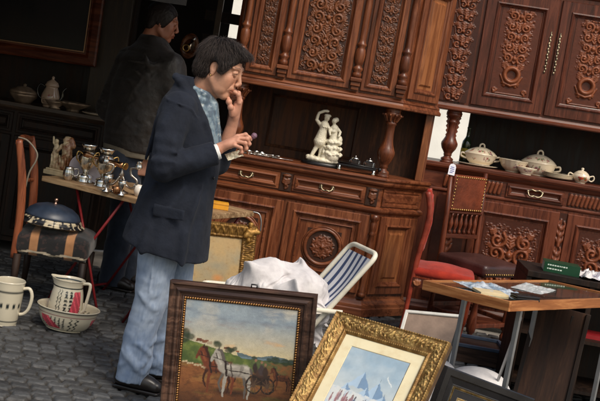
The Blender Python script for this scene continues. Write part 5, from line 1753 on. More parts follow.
# white cloth: settled folds, millimetre steps between the sheet's points (first value of each row steps down the first column)
n = 52
CLOTH_X = [
-203,-8,-7,13,27,29,17,-9,4,9,-7,16,19,-3,-16,-12,-3,6,20,19,22,25,9,2,-1,5,5,14,16,15,15,14,15,14,13,6,-12,-4,12,7,8,15,12,10,6,1,-3,-3,-2,-7,1,12,
0,-13,-7,6,21,23,24,10,-10,3,7,13,17,5,-22,-13,-3,6,21,26,20,30,-8,-9,10,6,11,4,14,22,18,15,16,15,14,13,0,-13,5,15,10,10,14,13,8,3,-1,-3,-4,-2,-5,-2,
0,-18,-7,2,17,14,21,22,6,-1,-1,10,16,15,-16,-15,-5,5,21,26,25,26,-20,-12,10,12,12,5,10,28,22,13,14,15,14,14,12,-8,1,12,12,9,13,13,10,5,-1,-4,-5,-4,-2,0,
5,-19,-8,-1,10,14,13,20,12,7,-1,7,9,13,5,-10,-10,3,18,23,27,24,-25,-15,9,15,14,3,15,32,25,13,7,11,14,16,15,1,-1,9,7,13,14,9,14,5,-6,-6,-6,-4,-3,-1,
8,-15,-5,-4,2,3,12,16,13,8,7,6,4,3,9,8,-4,-4,14,22,26,22,-17,-19,10,11,14,4,21,33,23,8,10,11,10,13,19,-2,1,-1,6,13,18,13,15,3,4,-3,-4,-4,0,2,
-11,7,1,-7,-10,-4,9,14,14,10,6,7,-4,6,2,9,11,1,8,21,22,23,-2,-19,1,15,12,5,27,30,16,10,13,11,2,13,22,-9,-3,0,11,13,11,23,7,12,5,3,1,-1,0,2,
4,6,1,-4,-7,-9,-1,13,11,11,10,9,1,-9,4,5,13,10,10,14,16,20,13,-2,-3,4,10,14,28,24,13,15,12,8,2,16,19,-17,-4,5,3,9,14,22,20,13,11,3,1,0,0,2,
-19,3,4,3,2,1,-4,3,10,10,9,13,2,-6,-2,8,11,13,10,12,12,8,16,10,4,1,12,20,18,22,20,15,6,6,6,18,14,-18,-5,11,8,8,7,24,29,16,12,8,-2,-2,-4,-4,
-19,2,10,5,3,1,2,5,9,12,10,5,-1,-2,0,13,16,14,-2,14,13,6,8,16,9,9,13,15,13,22,16,13,10,1,18,18,-5,-4,3,5,18,7,5,24,31,21,18,9,-1,-10,-5,-4,
5,-8,3,15,-2,-6,1,1,6,11,13,8,5,0,8,13,14,16,-3,14,10,14,9,7,17,17,12,12,6,18,17,11,12,10,18,6,-1,6,0,7,13,10,13,29,26,28,16,4,-1,-5,-6,-9,
-7,5,-8,12,-10,-5,0,2,5,11,12,13,7,6,9,12,15,11,10,9,6,11,14,16,16,14,18,9,6,15,15,15,14,13,10,2,8,10,-7,8,6,12,31,35,23,25,13,1,0,-7,-6,-18,
-7,9,-5,-5,-10,-10,4,10,10,14,12,8,11,8,5,8,19,12,9,15,9,12,10,19,23,14,7,9,12,15,15,15,15,12,8,8,10,7,1,2,16,17,28,30,23,22,11,2,-2,-10,-15,-26,
-5,5,-6,-10,-16,-7,6,13,10,18,15,12,13,3,10,3,11,19,16,12,13,12,15,21,23,8,0,13,12,17,16,18,16,14,10,10,9,9,10,5,12,21,24,26,18,18,11,-2,-10,-12,-19,-31,
-3,2,-9,-19,-14,-4,9,16,19,14,15,14,7,7,0,0,10,21,20,18,14,14,19,21,24,12,0,9,16,8,22,22,17,15,13,9,7,9,12,12,11,18,19,19,20,15,5,-7,-14,-12,-31,-27,
-5,-2,-14,-17,-10,1,14,18,16,14,12,13,5,1,-3,7,12,18,18,20,17,15,19,22,23,19,4,8,15,12,23,22,19,14,13,9,8,6,11,13,13,16,13,15,16,4,3,-6,-15,-21,-29,-17,
-8,-3,-15,-12,-5,5,20,11,15,8,17,3,8,-1,-3,5,14,20,14,19,17,17,19,22,23,21,9,13,14,19,24,23,16,15,11,7,4,12,10,15,15,7,7,15,4,6,-6,-8,-14,-19,-25,-7,
-8,1,-7,-6,-1,2,10,9,6,14,10,2,8,-1,0,4,21,12,15,16,16,18,21,24,23,22,15,16,15,23,24,22,16,11,12,8,10,9,14,17,17,5,-2,3,7,-1,-3,-9,-15,-19,-18,-10,
-4,0,3,1,-6,2,-9,9,11,18,1,6,7,3,1,9,11,16,4,15,17,20,25,26,25,22,17,16,18,23,25,22,19,7,12,14,4,17,20,19,7,2,4,3,-3,-3,-4,-8,-12,-14,-13,-9,
-10,3,0,1,1,-7,2,3,16,14,-4,7,9,0,14,1,17,5,0,16,18,24,27,28,27,22,16,14,19,24,25,22,19,9,14,7,19,22,19,15,-3,9,9,2,-8,1,0,-7,-10,-12,-10,-7,
0,-5,0,4,-1,-4,4,2,13,9,-2,9,6,10,8,12,5,-8,9,18,22,26,31,30,26,18,15,12,15,25,26,23,18,14,14,16,22,21,15,12,-5,7,12,2,0,2,1,-2,-8,-11,-8,-5,
-5,-9,2,7,5,-6,2,4,3,8,0,10,12,14,8,8,-11,6,10,19,25,32,33,31,20,13,3,19,13,28,26,23,18,17,18,22,22,20,5,10,5,5,12,5,4,0,6,-1,-6,-9,-8,-8,
-9,-5,-1,4,11,6,-6,1,3,8,8,15,6,7,15,-9,1,9,15,24,28,35,30,24,6,7,11,20,17,28,27,21,18,17,20,23,24,18,1,13,7,11,2,17,-1,7,6,1,-8,-8,-8,-11,
-6,-5,-5,3,9,10,6,-3,9,7,6,15,15,7,0,-4,3,14,19,28,31,35,23,7,2,14,12,21,25,28,26,19,13,16,22,24,21,19,6,7,15,3,9,10,15,7,3,-5,-12,-13,-2,-5,
-15,-7,1,3,14,10,4,11,0,12,13,4,16,14,3,-7,9,18,20,32,32,26,2,1,9,17,25,23,28,30,23,10,10,16,23,24,21,16,15,3,15,14,3,4,15,9,1,-7,-13,-16,-10,6,
-7,-11,3,8,14,9,5,10,6,9,16,12,5,10,10,1,15,20,27,31,29,-4,6,13,15,18,26,32,29,26,6,4,17,14,26,25,20,14,13,13,5,12,9,10,3,5,-6,-7,-8,-18,-11,7,
-1,-9,5,14,7,1,10,13,9,4,14,19,8,8,8,11,17,23,29,32,18,-6,7,11,21,25,31,32,29,1,1,14,18,14,28,25,20,14,6,13,8,2,10,10,-1,-1,-7,-10,-7,-7,-9,11,
3,-8,6,12,0,8,7,12,10,9,9,20,16,7,11,12,19,26,29,20,10,9,6,13,28,32,30,28,3,0,11,16,13,27,29,23,16,12,10,2,3,3,6,7,-1,-3,-5,-3,-11,-11,3,12,
4,-4,4,2,6,2,13,8,12,16,6,18,16,15,9,13,21,25,26,16,12,8,17,21,31,33,24,1,0,12,14,11,27,33,28,17,11,12,7,1,2,-6,5,4,-3,0,4,-6,-11,-7,6,14,
4,-8,5,1,2,11,12,10,7,18,17,9,17,10,14,13,22,24,24,17,11,15,20,29,31,26,13,-6,6,16,8,28,35,29,26,6,8,12,7,-9,5,1,-9,2,2,-5,3,1,-5,1,8,14,
0,0,-3,4,8,8,8,5,17,15,20,16,5,12,11,14,23,24,22,17,15,19,23,27,28,22,1,2,12,14,26,31,31,27,10,10,5,12,9,-11,-6,5,-2,-11,3,8,1,-5,7,5,9,14,
-3,6,-1,7,6,0,8,15,20,13,21,5,5,11,10,20,22,23,21,17,17,21,25,22,26,13,3,14,10,24,30,32,25,12,14,7,7,18,-5,3,-7,-5,4,-14,-3,7,9,5,2,10,10,12,
-4,10,7,1,3,4,12,18,12,21,8,-3,12,10,16,22,22,22,18,15,18,22,24,19,21,11,15,13,18,28,31,28,11,18,14,10,14,4,-12,10,9,-7,-5,-9,-14,5,7,11,10,11,15,12,
-7,9,12,8,1,8,12,13,19,17,5,-6,11,11,22,24,20,17,13,15,18,22,24,20,14,16,18,18,23,29,28,20,18,13,7,16,15,-3,-3,14,11,0,-9,-16,-18,0,7,6,13,14,16,16,
-12,11,11,13,9,9,10,15,16,17,1,-4,13,19,22,19,16,12,12,15,19,22,23,22,15,15,18,22,25,29,23,22,15,7,15,15,5,20,-3,11,14,-3,-12,-22,-22,-4,4,7,11,15,19,13,
-16,13,15,16,13,10,11,13,14,14,12,-5,16,20,18,15,18,9,10,14,19,23,23,21,17,15,17,22,25,26,24,16,14,12,16,9,20,23,2,8,8,-13,-14,-26,-18,-7,0,8,13,16,19,21,
-11,19,20,17,13,9,9,10,12,13,15,3,18,18,17,16,16,8,8,15,20,21,24,21,14,14,16,20,23,23,21,16,13,18,13,20,24,19,12,4,-8,-17,-20,-16,-15,-17,2,13,15,18,19,20,
1,19,18,16,12,11,10,7,11,14,15,11,17,18,14,17,13,13,8,12,20,24,23,16,12,10,15,19,22,22,18,16,17,17,19,23,22,15,12,0,-14,-18,-27,-12,-9,-12,0,16,16,20,22,23,
5,17,20,19,14,10,2,8,11,13,15,16,15,16,16,12,11,14,15,12,21,24,15,13,14,13,7,18,22,21,19,16,17,18,20,22,19,14,5,-4,-15,-23,-19,-10,-8,-7,3,15,17,24,28,28,
12,20,27,14,16,3,-1,6,12,11,14,14,16,15,16,11,12,13,15,18,21,23,15,5,17,7,6,19,22,20,18,15,16,19,17,20,16,13,0,-5,-12,-26,-18,-5,-5,-4,8,19,24,26,28,30,
22,13,30,18,14,0,-7,2,6,21,13,13,14,11,16,15,13,13,15,17,19,19,12,10,14,6,13,16,21,18,16,14,12,16,17,15,15,10,2,-6,-10,-11,-20,-13,-2,2,15,24,28,30,26,28,
10,21,24,21,11,-9,2,-2,13,13,19,15,8,4,13,15,18,15,15,16,16,16,15,13,8,12,17,14,21,17,10,12,10,16,11,17,9,12,4,-12,-8,0,-9,-11,-6,10,14,26,32,29,27,21,
5,28,23,18,7,-8,-1,14,7,14,12,12,10,-4,16,17,21,18,12,17,13,14,15,14,16,10,14,19,16,19,0,7,12,14,14,12,16,5,6,-10,-11,-3,-1,1,7,6,18,20,32,31,28,8,
5,26,24,12,3,4,-1,23,10,5,3,9,5,4,18,22,23,18,12,15,15,10,16,17,10,14,14,18,14,14,7,5,6,11,15,9,16,8,6,4,-6,0,3,-2,3,10,13,16,28,29,29,12,
0,25,22,12,-1,3,15,22,16,1,2,-6,11,14,15,25,26,10,21,15,9,-1,13,20,19,17,12,10,11,14,13,-2,11,10,15,8,16,9,11,10,3,-1,-2,4,-2,4,12,15,20,26,22,10,
-1,22,19,17,5,8,14,12,17,7,-7,-1,16,19,19,27,20,9,25,10,3,8,2,20,24,23,10,-2,-1,12,14,15,3,10,16,16,8,14,11,10,10,-6,2,1,0,-1,7,10,18,21,17,12,
1,19,18,15,12,10,14,14,1,2,2,13,15,20,28,24,5,15,22,14,4,10,-5,22,29,20,15,-3,-8,-5,9,19,13,9,15,15,16,11,13,11,8,2,-6,-10,4,2,5,9,11,14,16,15,
1,18,17,16,13,12,9,11,13,-2,9,15,17,21,24,12,10,12,13,18,9,1,6,29,26,18,16,12,-7,-15,-14,14,23,9,10,15,18,17,7,11,8,13,-3,-18,-4,5,8,10,9,13,15,5,
0,16,19,16,13,14,11,9,10,1,14,15,16,18,24,7,15,11,8,11,3,10,20,27,28,22,14,12,1,-15,-24,-3,28,3,4,11,17,20,21,7,9,10,4,-13,-12,3,4,10,11,16,17,14,
3,15,15,15,12,13,13,13,5,8,15,15,14,16,18,12,14,9,12,7,8,8,26,28,28,16,17,11,2,-12,-25,-11,29,-2,-10,7,15,22,25,21,10,13,1,-5,-13,2,0,4,10,17,17,17,
5,11,12,14,13,12,14,12,11,11,13,13,12,14,12,11,17,11,-1,14,14,17,23,23,26,12,14,11,4,-8,-18,-12,27,-15,-16,5,15,23,26,27,18,18,2,5,-16,-1,1,0,4,13,17,17,
2,5,11,13,14,10,12,15,13,14,14,13,10,11,13,5,15,15,6,12,13,15,19,21,22,12,13,8,4,-7,-11,10,9,-15,-20,4,13,25,31,34,20,12,13,8,-9,-8,-2,-1,3,5,13,16,
9,-11,9,5,19,8,17,16,14,15,15,17,13,1,16,6,8,15,12,13,13,13,14,13,15,15,13,9,0,-3,1,14,6,-7,-14,-2,13,24,33,38,28,8,17,9,-2,-13,-10,-7,1,7,6,11]
CLOTH_Y = [
4933,-7,6,14,6,-6,8,16,7,-12,-19,5,18,-27,-29,-23,-17,-2,2,-10,4,-6,16,19,4,0,-4,1,9,-1,1,2,1,1,-5,5,4,11,0,7,16,8,12,6,6,11,15,17,16,3,16,5,
10,-7,-9,3,12,4,-2,4,11,1,-10,4,16,-26,-22,-21,-17,-12,6,0,-8,12,15,15,15,3,-5,-12,-7,5,-3,-5,0,3,-1,-1,10,6,12,-1,13,16,4,3,4,8,14,13,15,14,16,7,
7,-4,-6,-9,-3,17,-3,0,-5,10,6,4,11,-13,-22,-16,-17,-12,1,1,-3,16,13,15,15,3,-5,-16,-16,7,-4,-14,-6,2,3,2,5,13,9,6,7,14,5,-3,6,7,13,16,15,16,15,13,
13,-4,-6,-8,-13,2,18,0,-14,-2,4,6,8,10,-14,-18,-14,-12,-7,2,2,16,8,12,12,5,-2,-19,-14,6,-5,-16,-16,-7,1,7,10,17,15,4,10,4,11,7,-3,8,7,13,15,16,18,16,
16,-8,-13,-9,-8,-5,15,2,-11,-5,0,-6,4,14,9,-8,-16,-14,-8,0,-4,15,12,4,10,10,-2,-18,-10,5,-7,-20,-14,-10,2,7,11,18,20,6,1,9,5,11,2,5,6,9,12,16,18,17,
16,-9,-15,-12,-5,-5,3,0,-9,-11,7,-5,-8,3,18,7,-5,-16,-12,2,-6,3,17,2,15,3,1,-16,-2,1,-13,-16,-12,-7,0,8,11,11,19,5,4,10,6,4,11,6,5,6,9,12,15,16,
22,-10,-13,-14,-12,-6,-6,-4,-12,-7,1,10,-8,-7,5,17,1,-11,-12,-3,3,-1,6,8,11,10,-7,-8,3,-3,-12,-13,-10,-8,0,8,16,5,7,13,14,-4,9,3,9,10,5,4,8,11,13,15,
15,-6,-12,-17,-14,-10,-8,-8,-7,-8,-5,5,2,-8,-6,12,13,-9,-14,-6,4,12,5,-4,10,5,-4,-1,0,2,-5,-13,-13,-4,-1,8,19,2,6,17,8,2,-8,4,7,15,8,-3,2,15,17,18,
19,-10,-12,-21,-23,-8,-1,-3,-6,-8,-7,-10,-1,1,-8,2,12,3,-16,-4,-4,13,16,8,0,1,-9,2,8,0,-10,-11,-7,-5,4,8,4,8,14,18,1,-11,-2,5,14,14,0,-3,-3,-1,20,21,
17,-16,-21,-18,-26,-22,-2,-1,-1,-3,-7,-12,-6,7,5,0,-1,7,-12,-2,-1,0,16,19,0,-4,-3,6,7,-3,-4,-11,-2,-3,-1,5,7,1,18,2,5,-1,-3,6,17,2,-11,-11,-2,6,21,25,
9,-21,-27,-22,-27,-21,-15,-4,0,4,3,-3,-9,5,6,7,-3,-1,-11,10,-6,5,9,8,3,6,7,7,12,-3,-4,-6,-7,-10,1,4,-3,1,4,9,4,7,6,1,3,-5,-14,-11,2,19,23,26,
-12,-13,-28,-32,-31,-17,-17,-7,4,4,5,9,-4,3,9,0,5,-1,-10,10,0,-1,14,-3,1,15,17,9,-1,0,-1,-8,-8,-5,0,-3,-3,-7,6,11,-1,12,14,5,-21,-6,-12,-2,8,21,27,20,
-12,-15,-25,-34,-28,-23,-13,-3,14,7,3,4,4,12,9,1,-5,-2,-2,-3,9,-4,12,3,0,15,20,13,-1,-1,-8,-10,-7,-2,-5,-1,-5,-3,0,12,10,1,8,0,-10,-10,-5,3,10,22,25,2,
0,-21,-32,-28,-27,-21,-11,-3,13,18,-1,2,18,9,7,-6,-9,-5,4,0,4,5,1,12,3,13,21,14,-1,-16,-3,-6,-5,-7,-1,-1,1,1,-1,6,10,3,-8,-4,-3,4,1,5,11,16,6,13,
-2,-25,-29,-25,-23,-17,-7,-1,2,18,3,11,11,11,3,-4,-5,-10,-8,4,4,6,6,9,9,10,18,11,2,-10,-8,-8,3,-14,1,-2,-3,7,1,5,5,3,0,-5,1,1,3,6,10,3,1,18,
0,-24,-24,-23,-20,-14,-2,-2,3,1,19,5,13,6,-8,-2,-10,1,-12,4,3,6,8,11,10,11,14,3,-3,7,-3,-6,-3,-14,-8,-1,6,0,6,4,1,9,6,0,-1,0,-3,1,6,9,-2,18,
4,-20,-22,-22,-17,-9,-5,-1,-4,10,14,1,7,5,-9,-4,4,-10,-6,2,0,4,8,12,13,11,12,2,6,2,3,-6,-7,-11,-9,-4,-1,6,6,4,2,11,11,3,-1,-1,-2,-1,1,-3,6,12,
13,-21,-20,-19,-14,-10,-9,-4,0,10,4,7,4,1,-2,3,-5,-8,-13,4,4,-1,6,12,15,13,10,8,6,4,3,-7,-8,-13,-8,-4,3,3,7,-5,10,12,9,0,3,1,-5,-5,-1,0,3,6,
7,-12,-19,-18,-13,-11,-10,-6,2,8,-3,7,4,-1,11,-3,-1,-11,-13,-1,-3,4,9,13,14,13,11,8,7,5,1,-3,-8,-10,-10,-2,-3,7,-7,9,10,3,3,4,7,1,-6,-7,-3,0,0,3,
16,-16,-18,-15,-14,-11,-10,-7,1,3,2,9,2,10,5,1,-8,-16,-8,-4,-1,6,11,14,12,13,9,5,7,5,2,-3,-6,-9,-8,-6,1,-2,3,2,10,3,3,5,2,-4,-2,-6,-4,-5,0,-3,
1,-9,-14,-13,-13,-12,-10,-8,-1,3,8,1,11,15,3,-4,-15,-11,-10,-1,3,10,12,9,16,13,-4,4,9,5,3,-2,-5,-9,-7,-6,0,-4,5,-1,7,9,1,3,6,-1,-9,-11,-9,-9,0,-6,
-7,-9,-10,-9,-6,-9,-9,-7,-1,5,8,7,12,9,2,-12,-9,-10,-8,3,9,11,10,13,2,-5,10,4,9,8,3,-3,-6,-8,-7,-5,-3,-3,4,1,8,5,6,7,5,-4,-11,-15,-12,-10,-7,1,
1,-11,-9,-9,-7,-5,-2,-5,0,6,4,12,13,7,-4,-9,-5,-8,-2,9,8,10,7,-8,-17,0,20,15,13,10,3,-3,-8,-9,-8,-5,-4,-1,1,5,8,8,4,6,0,-3,-12,-14,-12,-9,-7,-4,
-8,0,-2,-10,-5,-9,-6,2,0,7,7,9,11,9,-8,0,-4,-4,7,7,4,8,-22,-16,-6,16,24,16,16,10,2,-6,-9,-10,-9,-6,-4,-1,2,7,10,1,6,2,1,-6,-10,-15,-13,-11,-5,0,
12,-2,-7,-6,-7,-7,-6,2,2,4,10,9,9,5,2,3,-3,3,6,5,-5,-21,-20,-1,9,22,20,20,18,6,-2,-9,-9,-11,-10,-6,-4,0,3,5,3,7,8,-4,-1,-5,-11,-14,-14,-10,-10,-8,
10,-2,-5,-6,-8,-10,-2,3,0,4,10,10,9,7,5,2,3,4,2,-4,-20,-16,-11,2,18,25,22,20,17,-2,-6,-9,-10,-10,-10,-5,-4,-1,3,2,1,-2,13,1,-9,-4,-10,-14,-15,-9,-10,-5,
8,2,-5,-5,-10,-7,-6,0,8,3,5,14,8,8,6,4,5,0,-3,-14,-21,-10,1,15,17,21,26,19,0,-2,-6,-7,-12,-9,-7,-5,-3,-2,-3,2,-3,1,2,-3,5,-8,-11,-12,-12,-10,-12,3,
16,0,-4,-8,-9,-9,-2,-2,0,8,8,7,15,7,7,5,2,-1,-3,-19,-13,-3,6,15,23,22,18,2,2,-1,-5,-11,-8,-5,-6,-5,-2,-5,-8,0,-1,-7,-4,3,-1,-2,-5,-14,-14,-6,-9,1,
15,1,-7,-8,-10,-8,-2,-5,-6,13,7,12,11,14,3,5,1,-2,-9,-10,-9,2,11,14,23,22,5,-1,4,-2,-10,-4,-5,-7,-2,-8,-8,-5,-9,0,-3,-5,-5,0,3,-9,-9,-5,-12,-7,-9,5,
17,-5,-5,-9,-13,-7,-6,-4,3,10,12,10,12,9,0,5,1,-3,-5,-8,-4,4,11,18,17,15,-2,5,-6,-6,8,-6,-3,-4,-13,-4,-6,-8,-11,-6,-3,-1,-3,-4,-1,0,-7,-9,-12,-9,-4,4,
13,-5,-7,-12,-10,-9,-1,-1,5,11,7,11,13,6,-3,-1,4,-2,-4,-5,-2,5,11,19,13,5,4,2,-11,3,7,-1,-4,-14,-9,-1,-5,-12,-14,-4,-1,0,-4,-1,-14,1,4,-8,-10,-10,-5,3,
13,-5,-8,-8,-10,-6,-2,1,7,3,8,10,6,9,-1,-5,5,-2,-5,-3,-1,5,10,19,11,8,6,-8,-3,9,3,2,-19,-5,-6,-3,-7,-17,-13,1,-1,3,-10,-1,-11,-17,5,7,-8,-12,-8,-3,
18,-4,-8,-10,-7,-7,-2,2,0,4,10,6,2,10,-1,-2,4,-6,-2,-3,-4,5,10,15,14,9,1,-1,3,6,2,-16,-4,0,-8,-3,-13,-20,2,3,-1,-5,-12,-5,-6,-25,-9,11,6,-8,-8,-5,
21,-5,-9,-10,-9,-8,-2,-2,0,3,7,10,1,6,4,5,-12,2,0,-9,-2,0,11,10,15,9,3,3,6,7,-13,-6,-3,0,3,-17,-28,7,9,0,-3,-10,-16,-4,-13,-26,-18,8,10,7,-6,-10,
19,-7,-10,-10,-11,-8,-6,-1,1,4,6,11,5,3,3,-7,2,-2,-3,-3,-5,-5,10,10,10,9,6,4,6,1,-4,-11,6,7,-16,-24,-12,19,9,-5,-6,-12,-18,-8,-24,-26,-20,8,9,11,8,-3,
14,-7,-12,-16,-14,-13,4,3,2,5,4,12,4,5,-1,-1,0,-3,-9,2,-5,-9,9,10,10,4,4,7,2,4,-6,-2,6,-5,-22,-19,7,18,9,-9,-11,-15,-16,-20,-31,-22,-22,3,9,13,15,13,
13,-12,-23,-21,-13,0,6,7,3,5,5,9,5,0,4,-3,-7,2,-10,8,-10,-6,8,13,9,-5,1,10,4,-1,-1,0,-2,-12,-17,-11,16,11,6,-14,-11,-18,-20,-29,-24,-24,-21,1,12,16,17,15,
2,-25,-22,-19,-10,9,11,6,3,6,6,7,5,3,-2,-6,-2,-2,1,4,-11,-3,11,14,2,-5,-8,12,7,-2,-2,-3,-4,-10,-14,-8,15,6,4,-16,-16,-17,-25,-26,-26,-22,-15,5,17,18,16,9,
-9,-24,-18,-25,-9,11,14,4,10,10,10,10,5,3,-3,0,-2,-3,3,-7,-8,-1,7,16,0,-13,-6,14,10,-6,-1,-3,-6,-4,-15,-11,11,-2,5,-12,-19,-20,-25,-26,-25,-16,-11,7,14,26,13,0,
-11,-23,-18,-17,-8,10,13,13,16,7,18,13,8,5,-4,-6,-6,-4,-3,-6,-4,-1,4,-2,5,-6,1,5,12,-8,1,0,-7,-10,-6,-15,1,3,-10,-11,-13,-23,-18,-23,-19,-14,-6,5,16,23,17,2,
-3,-23,-20,-7,-6,5,11,20,17,20,19,16,11,7,-6,-11,-9,-10,-9,-5,0,0,-3,-7,-4,10,5,0,0,5,-9,5,-10,-1,-16,-5,-13,3,-7,-15,-14,-16,-22,-20,-7,-12,-2,4,8,23,22,-9,
-2,-16,-16,-11,2,7,5,16,31,23,19,21,11,4,-8,-15,-14,-14,-15,-1,5,0,-10,-7,-4,10,7,1,-6,10,-8,-9,-9,7,-14,-14,-3,-7,-7,-14,-7,-12,-20,-17,-12,-2,-3,2,11,8,20,-7,
12,-17,-13,-8,-1,6,13,14,29,28,24,4,8,11,-12,-17,-18,-17,-10,1,2,8,-4,-7,-10,-2,6,6,1,0,-5,-11,-8,-1,-5,-19,0,-13,-13,-2,-3,-12,-15,-14,-8,-4,-2,0,9,0,2,-5,
16,-14,-11,-9,-2,7,11,16,22,31,16,7,14,-5,-12,-21,-14,-25,-6,4,7,-4,-2,-6,2,1,-2,-3,11,-1,-3,-12,-7,-13,3,-18,-12,-4,-4,2,-8,-11,-8,-14,-10,-7,5,-6,1,-4,-2,-11,
16,-10,-11,-8,-3,3,9,15,21,27,17,12,6,-6,-20,-17,-27,-22,2,0,0,2,4,2,1,2,3,2,-7,0,-2,-7,-13,-11,-1,-12,-19,-10,7,8,-6,-7,-10,-12,-12,-12,-9,4,-2,-5,-7,-12,
8,-4,-8,-8,-5,0,5,11,17,24,19,7,1,-2,-12,-24,-30,-15,3,5,2,-1,9,-1,-2,12,9,5,-1,-13,-11,-5,-13,-15,-6,-9,-10,-13,-2,9,4,-11,-12,-12,-15,-12,-14,-3,-3,-1,-3,-7,
10,-4,-5,-7,-8,-4,6,8,13,16,18,4,-4,-1,1,-25,-34,0,1,6,8,-10,11,-7,15,16,10,2,-2,-10,-17,-18,-7,-18,-11,-3,-5,-10,-15,6,3,-4,-13,-11,-18,-18,-17,-9,-5,0,4,-8,
13,-4,-7,-12,-12,-5,2,1,14,18,12,7,4,-3,-1,-17,-23,-5,-2,5,1,10,1,0,12,23,14,1,-8,-14,-14,-25,-10,-20,-15,-2,-1,-3,-8,-13,-5,2,-2,-14,-15,-22,-21,-16,-9,1,6,2,
14,-8,-13,-16,-15,-8,-2,2,15,17,11,10,10,3,2,-12,-17,-17,-3,-4,8,14,4,-3,13,29,15,1,-10,-18,-18,-26,-14,-24,-7,-9,-5,-4,-4,-4,-4,0,-3,-8,-12,-23,-24,-22,-16,-5,2,8,
7,-10,-12,-15,-15,-12,-6,0,9,15,14,16,14,9,6,-2,-13,-16,-14,-7,-1,9,13,-4,13,25,15,4,-7,-19,-25,-26,-17,-17,-4,-12,-7,-1,-10,2,0,2,-4,-8,-6,-22,-25,-25,-21,-12,-3,6,
12,-10,-8,-13,-16,-13,-8,-3,3,10,15,17,18,12,6,8,-6,-11,-13,-11,-5,1,1,-1,6,17,13,9,-1,-18,-22,-26,-25,3,-7,-12,-11,-6,-2,-1,3,-4,-1,-3,-3,-18,-28,-27,-22,-15,-4,2,
0,1,-2,-12,-11,-17,-10,-6,0,7,13,16,18,17,5,9,5,-6,-12,-14,-12,-6,-3,-4,3,4,10,8,8,-16,-24,-19,-22,7,-2,-10,-11,-6,-1,-2,-7,5,-1,-6,-2,-10,-25,-30,-25,-17,-7,0]
